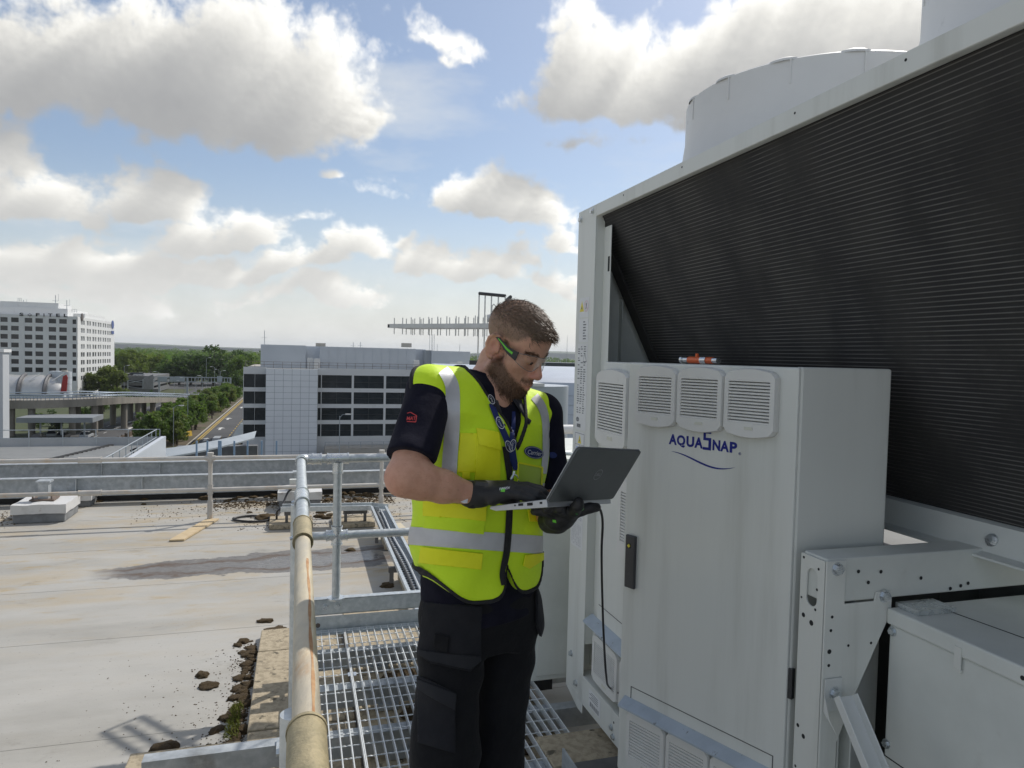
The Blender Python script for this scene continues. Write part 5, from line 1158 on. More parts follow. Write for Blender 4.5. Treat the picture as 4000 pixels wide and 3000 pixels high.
for y0, y1 in ((1468, 1486), (1494, 1506), (1517, 1534)): a = atu(500, y1, UC).z; b_ = atu(500, y0, UC).z; t.part('deck', MB().box(x0, x1, UC, UC + 40, a, b_), M_mesh)
t.part('core', MB().box(x0 + 1, x1 - 1, UC + 12, UC + 39, ZGR, atu(500, 1490, UC).z), M_dark)
for px in (500, 559, 599): x = atu(px, 1500, UC).x; t.part('column', MB().box(x - .25, x + .25, UC - .4, UC - .02, ZGR, atu(500, 1480, UC).z), M_lgrey)
for p0, p1, y0, y1 in ((502, 558, 1486, 1496), (502, 558, 1496, 1486), (502, 558, 1510, 1518), (560, 598, 1486, 1512)): t.part('brace', MB().cyl(atu(p0, y0, UC - .3), atu(p1, y1, UC - .3), .14, n=6), M_lgrey)
x2 = atu(562, 1500, UC - 1).x; t.part('stair_mesh', MB().prism([(0, ZGR), (0, atu(560, 1474, UC).z), (x1 - x2, atu(600, 1462, UC).z), (x1 - x2, ZGR)], (x2, UC - 1.2, 0), (1, 0, 0), (0, 0, 1), (0, -1, 0), 0, .3), mat('pale_mesh', (.26, .27, .28), (.20, .21, .22), 1.2, .7))
t.part('low_wall', MB().box(atu(495, 1530, UC - 12).x, atu(618, 1530, UC - 12).x, UC - 12, UC - 11.6, ZGR, atu(560, 1519, UC - 12).z), M_mesh)
t = Thing('distant_flyover', 'long pale flyover crossing in front of the woods', 'bridge', (-140, 640, ZGR)); UFL = 640.0
z0, z1 = atu(600, 1432, UFL).z, atu(600, 1419, UFL).z; t.part('deck', MB().box(-330, -20, UFL, UFL + 12, z0, z1), M_conc2); t.part('parapet', MB().box(-330, -20, UFL - .3, UFL - .02, z1 - .3, z1 + 1.1), M_lgrey)
for i in range(13): x = -320 + i * 24; t.part('pier', MB().box(x - 1, x + 1, UFL + 2, UFL + 10, ZGR, z0), M_conc)
a, b_ = atu(690, 1430, UFL - 1), atu(747, 1417, UFL - 1); t.part('white_panel', MB().box(a.x, b_.x, UFL - 1, UFL - .4, a.z, b_.z), M_bwhite)
# ------------------------------------------------------------------ nearer roofs below ours
t = Thing('lower_roof', 'pale ribbed metal roof of the neighbouring wing with a guard rail', 'building', (-22, 52, -19)); ZL = -5.0
xr = -9.3
t.part('deck', MB().box(-60, xr, 34, 55, -19, ZL), M_metal)
rb = MB().box(-60, xr - .6, -.05, .05, 0, .10).mesh('roof_rib', M_metal)
for i in range(40): t.inst('roof_rib', rb, (0, 34.6 + i * .5, ZL))
t.part('parapet', MB().box(-60, xr, 55, 55.35, -19, ZL + .55), mat('parapet_pale', (.40, .42, .44), (.35, .37, .39), .5, .6)); t.part('side_parapet', MB().box(xr, xr + .3, 34, 55.35, -19, ZL + .6), M_bgrey)
t.part('gutter', MB().obox((-14.6, 46, ZL + .02), (.25, .97, 0), (.97, -.25, 0), (0, 0, 1), -6, 9, -.18, .18, 0, .12), M_dark)
rg = MB()
for k in (.6, 1.15): rg.cyl((-60, 54.8, ZL + k), (xr, 54.8, ZL + k), .03, n=6); rg.cyl((xr - .2, 34, ZL + k), (xr - .2, 54.8, ZL + k), .03, n=6)
for i in range(26): rg.cyl((xr - i * 2.0, 54.8, ZL), (xr - i * 2.0, 54.8, ZL + 1.15), .03, n=6)
for i in range(14): rg.cyl((xr - .2, 54.5 - i * 1.5, ZL), (xr - .2, 54.5 - i * 1.5, ZL + 1.15), .03, n=6)
t.part('guard_rail', rg, M_lgrey)
for px, py in ((522, 1790), (575, 1735)): q = azl(px, py, ZL); t.part('floodlight', MB().cyl((q.x, q.y, ZL), (q.x, q.y, ZL + .5), .03, n=6).obox((q.x, q.y, ZL + .55), (.9, 0, .4), (0, 1, 0), (-.4, 0, .9), -.2, .2, -.12, .12, -.05, .05), M_dark)
t = Thing('side_wall_block', 'tall pale grey clad corner of a neighbouring block', 'building', (-40, 60, -19)); UW = 60.0
q = atu(11, 1500, UW); zt = atu(10, 1376, UW).z; t.part('wall', MB().box(-80, q.x, UW, UW + 1.2, -19, zt), mat('pale_wall', (.48, .50, .52), (.44, .46, .48), .3, .6)); t.part('coping', MB().box(-80, q.x + .12, UW - .12, UW + 1.3, zt, zt + .22), M_bwhite)
t = Thing('canopy_roof', 'curved grey canopy roof with blue-grey fence posts below the roof edge', 'canopy', (-5, 62, -19)); b = MB(); zc = -6.2; vs = []
for i in range(25):
    s_ = i / 24; x = -10.2 + 6.5 * s_; vs += [(x, 57 + 10 * s_ ** 1.6, zc + .25 * s_), (x, 60 + 10 * s_ ** 1.6, zc + .25 * s_ + .3), (x, 57 + 10 * s_ ** 1.6, zc + .25 * s_ - .12)]
b.add(vs, [f for i in range(24) for f in ((3 * i, 3 * i + 3, 3 * i + 4, 3 * i + 1), (3 * i + 2, 3 * i + 5, 3 * i + 3, 3 * i))]); t.part('roof', b, M_lgrey)
t.part('wall', MB().box(-10.2, -3.5, 68, 69, -19, zc - .6), M_mesh)
for px in (768, 810, 855, 862, 915, 967, 1022, 1080): q = atu(px, 1765, 46); t.part('fence_post', MB().box(q.x - .05, q.x + .05, 45.95, 46.05, -12, atu(px, 1722, 46).z), mat('fence_blue', (.25, .36, .50), rough=.5))
t.part('fence_rail', MB().box(atu(700, 1700, 46).x, atu(1100, 1700, 46).x, 45.95, 46.05, atu(900, 1792, 46).z - .06, atu(900, 1792, 46).z + .06), MATS['fence_blue'])
t = Thing('walkway_cover', 'pale translucent covered walkway beside the office block', 'canopy', (-11, 150, ZGR)); b = MB(); vs = []
for px, py in ((945, 1652), (930, 1672), (915, 1700), (890, 1725)):
    p = azl(px, py, ZGR + 3); vs += [(p.x - .2, p.y, ZGR + 3), (p.x + 2.6, p.y, ZGR + 3.5)]
b.add(vs, [(2 * i, 2 * i + 1, 2 * i + 3, 2 * i + 2) for i in range(3)]); t.part('roof', b, mat('translucent_roof', (.42, .46, .44), (.36, .40, .38), .3, .5)); q = azl(900, 1725, ZGR + 3); t.part('post', MB().cyl((q.x, q.y, ZGR), (q.x, q.y, ZGR + 3.2), .12, n=8), M_lgrey)
# ------------------------------------------------------------------ vehicles
def car(loc, rz, colr, label, group=None, L=4.5, van=False):
    t = Thing('parked_car' if 'parked' in label else 'car', label, 'van' if van else 'car', tuple(loc), 'W', group); t.o.rotation_euler = (0, 0, rz); O = Vector(loc)
    m_ = mat('car_' + colr[0], colr[1], rough=.3, coat=.5); H = 2.1 if van else 1.55; w = .9
    prof = [(-L / 2, .35), (-L / 2, .8), (-L / 2 + .15, .95), (-L * .22, 1.0), (L / 2 - .1, .98), (L / 2, .8), (L / 2, .35)] if not van else [(-L / 2, .35), (-L / 2, .95), (-L / 2 + .5, 1.15), (L / 2, 1.15), (L / 2, .35)]
    b = MB().prism([(p[0], p[1]) for p in prof], O, (1, 0, 0), (0, 0, 1), (0, 1, 0), -w, w); t.part('body', b, m_, bevel=.06)
    cab = [(-L * .24, .98), (-L * .10, H - .08), (-L * .02, H), (L * .30, H), (L * .44, .97)] if not van else [(-L * .40, 1.14), (-L * .26, H), (L * .5, H), (L * .5, 1.14)]
    g = MB(); k = len(cab); g.add([O + Vector((p[0], s_ * (w - .05 - (.16 if p[1] > 1.2 else 0)), p[1])) for s_ in (-1, 1) for p in cab], [tuple(range(k))[::-1], tuple(range(k, 2 * k))] + [(i, (i + 1) % k, k + (i + 1) % k, k + i) for i in range(k)]); t.part('glasshouse', g, M_glass if not van else m_)
    t.part('roof_panel', MB().obox(O, (1, 0, 0), (0, 1, 0), (0, 0, 1), cab[-3][0] if not van else cab[1][0], cab[-2][0], -w + .2, w - .2, H - .02, H + .03), m_)
    for sx in (-1, 1):
        for sy in (-1, 1): t.part('wheel', MB().cyl(O + Vector((sx * L * .31, sy * (w - .02), .33)), O + Vector((sx * L * .31, sy * (w - .2), .33)), .33, n=14), M_blackp)
    for sy in (-1, 1): t.part('headlight', MB().obox(O, (1, 0, 0), (0, 1, 0), (0, 0, 1), -L / 2 - .01, -L / 2 + .1, sy * .62 - .2, sy * .62 + .2, .66, .82), M_bwhite)
def atg(px, py, z=ZGR): q = atz(px, py, z); return (q.x, q.y, z + .03)
SIL, BLK, WHT, GRY, BLU = ('silver', (.40, .42, .44)), ('black', (.03, .032, .036)), ('white', (.66, .66, .66)), ('grey', (.16, .17, .19)), ('blue_grey', (.12, .16, .22))
d0 = ROT - math.pi / 2 + .12
car(atg(338, 1712), ROT - math.pi / 2, SIL, 'silver estate car driving between the viaduct piers'); car(atg(205, 1708), ROT - math.pi / 2 + .15, SIL, 'silver sport utility car queuing below the viaduct')
car(atg(248, 1714), ROT - math.pi / 2, BLK, 'black saloon beside the shelter post below the viaduct'); car(atg(150, 1722), ROT - math.pi / 2, BLK, 'black car half hidden behind a viaduct pier')
zt = atu(500, 1470, 352).z
for px, c_, l_ in ((447, WHT, 'white car parked on the top deck of the car park'), (460, WHT, 'white car parked beside another on the car park roof'), (514, BLK, 'dark car parked on the open top deck'), (528, BLK, 'black car parked behind the dark one on the top deck'), (543, SIL, 'silver car parked at the ramp end of the top deck')):
    q = L2W(atu(px, 1462, 356)); car((q.x, q.y, zt + .02), ROT + .2, c_, l_)
q = atz(850, 1745, ZGR); car((q.x, q.y, ZGR + .03), ROT - math.pi / 2, WHT, 'white van parked by the blue fence posts', None, 5.2, True)
# yellow barrier
q = azl(650, 1718, ZGR); t = Thing('yellow_barrier', 'yellow water-filled road barrier at the foot of the tree bank', 'barrier', (q.x, q.y, ZGR))
for k in range(3): t.part('barrier_block', MB().prism([(-.35, 0), (.35, 0), (.12, 1.2), (-.12, 1.2)], (q.x + .4 + k * 1.5, q.y + k * 3.2, ZGR), (.9, -.43, 0), (0, 0, 1), (.43, .9, 0), -1.6, 1.6), mat('barrier_yellow', (.55, .36, .03), rough=.6))
# ------------------------------------------------------------------ terminal roofs to the right
t = Thing('curved_terminal', 'curved pale silver terminal building with dark ribbon windows', 'building', (14, 60, ZGR)); UX = 60.0
xl, zt = atu(2100, 1478, UX).x, atu(2150, 1482, UX).z
b = MB(); vs = []; n = 24
for i in range(n + 1):
    s_ = i / n; x = xl - 4 + 30 * s_; y = UX + 5.0 * (1 - s_) ** 2; vs += [(x, y, ZGR), (x, y, zt - 1.0), (x, y + .25, zt - .4), (x, y + 1.0, zt), (x, y + 26, zt + .8)]
b.add(vs, [(5 * i + k, 5 * i + 5 + k, 5 * i + 6 + k, 5 * i + 1 + k) for i in range(n) for k in range(4)], True); t.part('shell', b, mat('silver_tiles', (.50, .54, .60), (.45, .49, .55), .6, .4, .3))
for y0, y1 in ((1530, 1556), (1602, 1634)):
    z1, z0 = atu(2200, y0, UX).z, atu(2200, y1, UX).z; b = MB(); vs = []
    for i in range(n + 1): s_ = i / n; x = xl - 4 + 30 * s_; y = UX + 5.0 * (1 - s_) ** 2 - .06; vs += [(x, y, z0), (x, y, z1)]
    b.add(vs[18:], [(2 * i, 2 * i + 2, 2 * i + 3, 2 * i + 1) for i in range(n - 9)]); t.part('ribbon_window', b, M_glass)
for i in range(n + 1): s_ = i / n; x = xl - 4 + 30 * s_; y = UX + 5.0 * (1 - s_) ** 2 - .08; t.part('tile_joint', MB().box(x - .03, x + .03, y - .01, y + .01, ZGR, zt - 1.0), M_lgrey)
for k in range(9): z = zt - 1.6 - k * .9; b = MB().tube([(xl - 4 + 30 * i / n, UX + 5.0 * (1 - i / n) ** 2 - .08, z) for i in range(n + 1)], .02, n=4); t.part('tile_joint', b, M_lgrey)
q = atu(2090, 1510, 52); q2 = atu(2182, 1510, 52); t = Thing('stair_drum', 'rounded grey stair core in front of the curved terminal', 'building', (q.x, 55, ZGR)); t.part('drum', MB().box(q.x - 6, q2.x - 1.2, 52, 58, ZGR, q.z).cyl((q2.x - 1.2, 55, ZGR), (q2.x - 1.2, 55, q.z), 3, n=24), mat('drum_grey', (.42, .46, .50), rough=.5)); t.part('rim', MB().box(q.x - 6, q2.x - 1.2, 51.9, 58.1, q.z + .01, q.z + .25), M_bwhite)
t = Thing('brown_terminal', 'long dark brown terminal hall on the far airfield', 'building', (30, 300, ZGR)); UT2 = 300
z1, z0 = atu(2200, 1418, UT2).z, atu(2200, 1470, UT2).z; x0 = atu(2060, 1440, UT2).x; zm = atu(2200, 1440, UT2).z
t.part('roof_band', MB().box(x0, x0 + 90, UT2, UT2 + 40, zm, z1), mat('slate_band', (.05, .06, .075), rough=.5)); t.part('facade', MB().box(x0, x0 + 90, UT2 + .5, UT2 + 40, ZGR, zm - .01), mat('brown_facade', (.10, .075, .065), (.06, .05, .05), .15, .6))
for i in range(16): t.part('window', MB().box(x0 + 1 + i * 5.5, x0 + 4.5 + i * 5.5, UT2 + .42, UT2 + .49, atu(2200, 1466, UT2).z, atu(2200, 1452, UT2).z), M_glass)
for px, d_, h in ((2214, 900, 62), (2190, 700, 6)): q = W2L(P3(px, 1395, d_)); solo('distant_mast', MB().cyl((q.x, q.y, ZGR), (q.x, q.y, 1.92 + h * (.45 if h > 20 else 1)), .5, .12, n=6), M_lgrey, 'thin distant mast on the skyline' if h > 20 else 'short distant pole before the woods', 'mast', (q.x, q.y, ZGR))
# white rail and a flatbed behind the worker's shoulder
t = Thing('white_guardrail', 'white tubular guardrail beyond the grey cabinet', 'guardrail', (2.3, 6.4, 0)); UWR = 6.4
q = atu(2200, 1677, UWR); t.part('top_rail', MB().cyl((atu(2030, 1677, UWR).x, UWR, q.z), (6, UWR, q.z), .045, n=16), M_bwhite)
for x in (1.9, 4.0): t.part('post', MB().cyl((x, UWR, 0), (x, UWR, q.z), .03, n=12), M_bwhite)
# ------------------------------------------------------------------ trees
def leaf_cloud(mb, rnd, blobs, n, size):
    tot = sum(b[3] ** 2 for b in blobs)
    for bx, by, bz, r in blobs:
        for _ in range(int(n * r * r / tot)):
            d = Vector((rnd.gauss(0, 1), rnd.gauss(0, 1), rnd.gauss(0, 1))).normalized(); k = r * (rnd.random() ** .45) * (1 + .18 * mnoise.noise(d * 2.3 + Vector((bx, by, bz))))
            p = Vector((bx, by, bz)) + Vector((d.x * k, d.y * k, d.z * k * .85)); s = size * rnd.uniform(.6, 1.4)
            a = (d + Vector((rnd.gauss(0, .6), rnd.gauss(0, .6), rnd.gauss(0, .6)))).normalized(); x = a.orthogonal().normalized() * s; y = a.cross(x.normalized()) * s * rnd.uniform(.5, .9)
            mb.v += [tuple(p - x), tuple(p - y), tuple(p + x), tuple(p + y)]; o = len(mb.v) - 4; mb.f.append((o, o + 1, o + 2, o + 3)); mb.sm.append(False)
def tree_proto(seed, h, spread, m_, n=1500, leaf=.28, tall=False):
    rnd = random.Random(seed); blobs = []
    for i in range(16):
        a = rnd.uniform(0, 6.28); rr = spread * rnd.random() ** .6 * .75; z = h * rnd.uniform(.22, .90); taper = 1.1 - .55 * (z / h)
        blobs.append((rr * math.cos(a) * taper, rr * math.sin(a) * taper, z, spread * rnd.uniform(.28, .50) * taper))
    blobs.append((0, 0, h * .62, spread * .55))
    cr = MB(); leaf_cloud(cr, rnd, blobs, n, leaf)
    tk = MB().cyl((0, 0, 0), (0, 0, h * .55), .05 * spread + .10, .03 * spread + .04, n=8)
    for b in blobs[:7]: tk.tube([(0, 0, h * .3), (b[0] * .4, b[1] * .4, h * .3 + (b[2] - h * .3) * .6), (b[0], b[1], b[2])], .05, n=5, radii=[.13, .08, .03])
    return cr.mesh('crown', m_), tk.mesh('trunk', M_bark)
def plant_tree(proto, loc, s, label, group, name='tree'):
    o = bpy.data.objects.new(name, None); col.objects.link(o); o.location = loc; o.rotation_euler = (0, 0, random.uniform(0, 6.28)); o.scale = (s * random.uniform(.9, 1.15), s * random.uniform(.9, 1.15), s)
    tagit(o, label, 'tree', group); link('crown', proto[0], o); link('trunk', proto[1], o)
TP = {k: [tree_proto(10 * i + j, 8.0, 3.6, M_leaf[i], 1700, .26) for j in range(2)] for i, k in enumerate(('mid', 'olive', 'yellow', 'dark', 'fresh'))}
rnd = random.Random(21)
for i in range(54):     # planted bank between ramp and road
    s = (i / 53) ** 1.25; u = 160 + 165 * s; v = -28.2 + rnd.uniform(-3.4, 3.8)
    plant_tree(rnd.choice(TP['mid'] + TP['olive'] + TP['mid']), L2W((v, u, ZGR)), rnd.uniform(.68, 1.0), 'dense green tree on the planted bank between ramp wall and road', 'trees on the planted bank')
for i in range(5): plant_tree(rnd.choice(TP['fresh']), L2W((-25.0, 292 + i * 11, ZGR)), .55, 'low bright green hedge tree at the far end of the planted bank', 'hedge along the far road')
for px, yb, s in ((315, 1545, 1.45), (350, 1545, 1.35), (392, 1545, 1.6), (425, 1545, 1.7), (455, 1545, 1.45), (300, 1548, 1.0)):
    q = atz(px, yb, ZGR); q = L2W(W2L(q).lerp(Vector((W2L(q).x, 300, ZGR)), .6)); q = P3(px, 1500, 288); plant_tree(rnd.choice(TP['dark'] + TP['olive']), (q.x, q.y, ZGR), s, 'dark full tree between hotel and car park', 'trees beside the hotel')
for px, d_, s, k in ((660, 395, 1.9, 'dark'), (700, 400, 2.1, 'dark'), (745, 405, 2.2, 'dark'), (790, 410, 2.3, 'dark'), (835, 400, 2.9, 'dark'), (868, 405, 2.2, 'dark'), (905, 380, 1.9, 'dark'), (930, 370, 2.3, 'mid'), (925, 340, 1.4, 'dark'), (885, 420, 2.3, 'dark'), (640, 430, 1.6, 'mid'), (615, 440, 2.0, 'yellow'), (935, 460, 2.6, 'dark'), (955, 430, 2.4, 'mid'), (765, 440, 2.0, 'dark'), (720, 430, 2.2, 'dark')):
    q = P3(px, 1500, d_); plant_tree(rnd.choice(TP[k]), (q.x, q.y, ZGR), s, {'dark': 'tall dark tree behind the sign gantry', 'mid': 'tall mid green tree beside the office block corner', 'yellow': 'yellow-green tree behind the car park stair'}[k], 'trees behind the gantry')
for px, d_, s in ((455, 520, 2.0), (485, 500, 2.3), (510, 510, 2.4), (535, 520, 2.2), (560, 530, 1.9), (590, 540, 1.7), (625, 545, 2.0), (900, 560, 2.2)):
    q = P3(px, 1450, d_); plant_tree(rnd.choice(TP['yellow']), (q.x, q.y, ZGR), s, 'light yellow-green tree in front of the flyover', 'light trees before the flyover')
for i in range(14): q = azl(rnd.uniform(130, 470), rnd.uniform(1640, 1690), ZGR); plant_tree(rnd.choice(TP['mid'] + TP['dark']), L2W((-57 + rnd.uniform(-4, 3), 190 + i * 9, ZGR)), .55, 'small verge tree beyond the lower road', 'verge trees')
# shrubs under the viaduct
mb = MB(); rnd = random.Random(5)
leaf_cloud(mb, rnd, [(rnd.uniform(-37.8, -33.8), rnd.uniform(165, 290), ZGR + .4, rnd.uniform(.8, 1.8)) for _ in range(70)], 7000, .3)
o = link('undergrowth', mb.mesh('undergrowth', M_leaf[3])); o.rotation_euler = (0, 0, ROT); tagit(o, 'dark undergrowth covering the ground below the viaduct', 'undergrowth', None, 'stuff')
# the wooded plain up to the horizon
for k, (mi, nt, d0_, d1_, sc) in enumerate(((2, 150, 560, 900, 1.0), (4, 330, 650, 1300, 1.1), (0, 520, 700, 1900, 1.25), (3, 420, 900, 2600, 1.4), (0, 420, 1800, 5200, 2.0))):
    mb = MB(); rnd = random.Random(50 + k)
    for i in range(nt):
        d_ = d0_ * (d1_ / d0_) ** rnd.random(); px = rnd.uniform(-300, 4300) if k > 2 else rnd.uniform(380, 1100) if rnd.random() < .75 else rnd.uniform(1700, 2500)
        q = P3(px, 1400, d_); h = 12 * sc ** .5 * rnd.uniform(.8, 1.3); w = h * rnd.uniform(.5, .85); bl = [(q.x + rnd.gauss(0, w * .6), q.y + rnd.gauss(0, w * .6), ZGR + h * rnd.uniform(.45, .8), w * rnd.uniform(.35, .6)) for _ in range(6)]
        leaf_cloud(mb, rnd, bl, 110 if k < 3 else 60, h * .085 * (1 if k < 4 else 1.5))
    o = link('woodland', mb.mesh('woodland', M_leaf[mi])); tagit(o, ['light green belt of trees behind the flyover', 'fresh green treetops of the middle woods', 'mid green treetops of the wide woods', 'dark treetops of the distant woods', 'hazy treetops running to the horizon'][k], 'woodland', None, 'stuff')
# far hills
b = MB(); vs = []; n = 160
for i in range(n + 1):
    a = math.radians(-75 + 150 * i / n); R_ = 9000; h = 20 + 40 * max(0, mnoise.noise(Vector((i * .055, 3.1, 0)))) + 45 * math.exp(-((i - 48) / 9) ** 2) + 60 * math.exp(-((i - 84) / 7) ** 2); x, y = R_ * math.sin(a), R_ * math.cos(a)
    vs += [(x, y, ZGR - 2), (x * .98, y * .98, ZGR + h * .7), (x * 1.05, y * 1.05, ZGR + h)]
b.add(vs, [(3 * i + k, 3 * i + 3 + k, 3 * i + 4 + k, 3 * i + 1 + k) for i in range(n) for k in range(2)], True)
structure('hills', b, mat('far_hills', (.06, .085, .05), (.08, .10, .05), .002, .9), 'W')
# ------------------------------------------------------------------ roof aerials behind the worker
t = Thing('log_aerial', 'long aluminium aerial boom with rows of short vertical rods', 'aerial', tuple(P3(1880, 1290, 4.9)), 'W')
M_al = mat('aluminium', (.55, .56, .56), (.48, .49, .49), 12, .4, .7)
a0 = P3(1562, 1276, 5.05); bd = Vector((.833, -.553, 0)).normalized(); L_ = .86; sv = Vector((.553, .833, 0)).normalized(); zup = Vector((0, 0, 1))
rd = MB().cyl((0, 0, -.066), (0, 0, .066), .0036, n=6).mesh('rod', M_al)
for k, o_ in enumerate((-.095, 0, .095)):
    t.part('boom', MB().obox(a0, bd, sv, zup, (0, .012, 0)[k], L_, o_ - .011, o_ + .011, -.014, .014), M_al)
    for i in range(11): t.inst('rod', rd, a0 + bd * (.035 + i * .078 + (.026 * k) % .05) + sv * o_, scale=(1, 1, .85 + .016 * i))
t.part('tip_bar', MB().obox(a0, bd, sv, zup, -.018, -.001, -.106, .106, -.012, .012), M_blackp)
t = Thing('screen_aerial', 'upright rod screen aerial on a mast behind the worker', 'aerial', tuple(P3(1920, 1400, 5.0)), 'W'); du = 4.75
p0, p1 = P3(1872, 1146, du), P3(1974, 1156, du - .12)
t.part('top_bar', MB().cyl(p0, p1, .011, n=8), M_blackp)
for k in (0, .235, .48, .74, 1): q = p0.lerp(p1, k); z1 = P3(1870, 1405, du).z if k < .3 else P3(1870, 1330, du).z; t.part('rod', MB().cyl((q.x, q.y, z1), q, .0052, n=6), M_al)
q = P3(1870, 1408, du); t.part('base', MB().box(q.x - .06, q.x + .06, q.y - .04, q.y + .04, q.z - .03, q.z), M_blackp)
p0, p1 = P3(1980, 1172, du - .3), P3(1994, 1160, du - .5); t.part('rear_bar', MB().cyl(p0, p1, .011, n=8), M_blackp)
for k in (.05, .5, .95): q = p0.lerp(p1, k); t.part('rod', MB().cyl((q.x, q.y, q.z - .3), q, .0052, n=6), M_al)
p0 = P3(1903, 1243, du); p1 = P3(2010, 1232, du); t.part('tube', MB().cyl(p0, p1, .026, n=20), M_bwhite); t.part('tube_mouth', MB().cyl(p0 + (p0 - p1).normalized() * .001, p0, .0245, n=20), M_blackp)
q = P3(1928, 1232, du); t.part('hoop', MB().tube([q + Vector((-.012, 0, 0)), q + Vector((-.012, 0, .06)), q + Vector((0, 0, .075)), q + Vector((.014, 0, .06)), q + Vector((.014, 0, .0))], .0045, n=6), M_al)
q = P3(1990, 1300, du); t.part('mast', MB().cyl((q.x, q.y, 0), (q.x, q.y, q.z + .22), .012, n=12), M_galvd)
q = P3(1870, 1412, du); t.part('stay', MB().cyl((q.x, q.y, q.z - .02), (P3(1990, 1500, du).x, q.y, q.z - .02), .014, n=8), M_galvd)
# ================================================================== implicit-surface modelling for the figure
class Field:
    def __init__(s, lo, hi, h):
        s.h = h; s.lo = np.array(lo, float); n = np.ceil((np.array(hi) - s.lo) / h).astype(int) + 1; s.n = n
        s.x = [(s.lo[i] + h * np.arange(n[i])).astype(np.float32) for i in range(3)]
        s.d = np.full(n, 9.0, np.float32)
    def sl(s, lo, hi):
        return tuple(slice(max(0, int((lo[i] - s.lo[i]) / s.h)), min(s.n[i], int((hi[i] - s.lo[i]) / s.h) + 2)) for i in range(3))
    def grid(s, q): return s.x[0][q[0]][:, None, None], s.x[1][q[1]][None, :, None], s.x[2][q[2]][None, None, :]
    def join(s, fn, lo, hi, k=.01, op='u'):
        m = k + 4 * s.h; q = s.sl([a - m for a in lo], [a + m for a in hi]); b = fn(*s.grid(q)).astype(np.float32); a = s.d[q]
        if op == 'u':
            t = np.clip(.5 + .5 * (b - a) / k, 0, 1); s.d[q] = b * (1 - t) + a * t - k * t * (1 - t) if False else np.minimum(a, b) - np.maximum(k - np.abs(a - b), 0) ** 2 / (4 * k)
        else:
            b = -b; s.d[q] = np.maximum(a, b) + np.maximum(k - np.abs(a - b), 0) ** 2 / (4 * k)
    def cap(s, a, b, ra, rb, k=.01, op='u'):
        a = np.array(a, float); b = np.array(b, float); ab = b - a; L2 = ab @ ab + 1e-12; r = max(ra, rb)
        def fn(x, y, z):
            t = np.clip(((x - a[0]) * ab[0] + (y - a[1]) * ab[1] + (z - a[2]) * ab[2]) / L2, 0, 1)
            return np.sqrt((x - a[0] - t * ab[0]) ** 2 + (y - a[1] - t * ab[1]) ** 2 + (z - a[2] - t * ab[2]) ** 2) - (ra + (rb - ra) * t)
        s.join(fn, np.minimum(a, b) - r, np.maximum(a, b) + r, k, op)
    def ell(s, c, r, ax=None, k=.01, op='u'):
        c = np.array(c, float); A = np.eye(3) if ax is None else np.array(ax, float); r = np.array(r, float); R_ = r.max()
        def fn(x, y, z):
            d = (x - c[0], y - c[1], z - c[2]); p = [d[0] * A[i][0] + d[1] * A[i][1] + d[2] * A[i][2] for i in range(3)]
            k0 = np.sqrt(sum((p[i] / r[i]) ** 2 for i in range(3))); k1 = np.sqrt(sum((p[i] / r[i] ** 2) ** 2 for i in range(3))) + 1e-6
            return k0 * (k0 - 1) / k1
        s.join(fn, c - R_, c + R_, k, op)
    def net(s, relax=2):
        """naive surface nets -> vertices, quads"""
        d = s.d; h = s.h; ins = d < 0
        c = [ins[i:d.shape[0] - 1 + i, j:d.shape[1] - 1 + j, k:d.shape[2] - 1 + k] for i in (0, 1) for j in (0, 1) for k in (0, 1)]
        cnt = sum(a.astype(np.int8) for a in c); act = (cnt > 0) & (cnt < 8); idx = np.full(act.shape, -1, np.int64); cells = np.argwhere(act); idx[act] = np.arange(len(cells))
        D = np.stack([d[cells[:, 0] + i, cells[:, 1] + j, cells[:, 2] + k] for i in (0, 1) for j in (0, 1) for k in (0, 1)], 1)
        cor = np.array([(i, j, k) for i in (0, 1) for j in (0, 1) for k in (0, 1)], float); P = np.zeros((len(cells), 3)); W_ = np.zeros(len(cells))
        for a in range(8):
            for b in range(a + 1, 8):
                if np.abs(cor[a] - cor[b]).sum() != 1: continue
                m = (D[:, a] < 0) != (D[:, b] < 0); t = D[:, a] / (D[:, a] - D[:, b] + 1e-12)
                P += np.where(m[:, None], cor[a] + (cor[b] - cor[a]) * t[:, None], 0); W_ += m
        V = (cells + P / W_[:, None]) * h + s.lo
        quads = []
        for ax in range(3):
            a, b = [(1, 2), (2, 0), (0, 1)][ax]
            sl0 = [slice(None)] * 3; sl1 = [slice(None)] * 3; sl0[ax] = slice(0, -1); sl1[ax] = slice(1, None)
            ch = ins[tuple(sl0)] != ins[tuple(sl1)]; e = np.argwhere(ch)
            e = e[(e[:, a] > 0) & (e[:, b] > 0) & (e[:, a] < idx.shape[a]) & (e[:, b] < idx.shape[b]) & (e[:, ax] < idx.shape[ax])]
            def at(da, db): p = e.copy(); p[:, a] += da; p[:, b] += db; return idx[p[:, 0], p[:, 1], p[:, 2]]
            q = np.stack([at(-1, -1), at(0, -1), at(0, 0), at(-1, 0)], 1); fl = ins[e[:, 0], e[:, 1], e[:, 2]]
            q[~fl] = q[~fl][:, ::-1]; quads.append(q[(q >= 0).all(1)])
        Q = np.concatenate(quads)
        for _ in range(relax):
            acc = np.zeros_like(V); n = np.zeros(len(V))
            for k in range(4):
                np.add.at(acc, Q[:, k], V[Q[:, (k + 1) % 4]] + V[Q[:, k - 1]]); np.add.at(n, Q[:, k], 2)
            V = V * .45 + .55 * acc / np.maximum(n, 1)[:, None]
        return V, Q
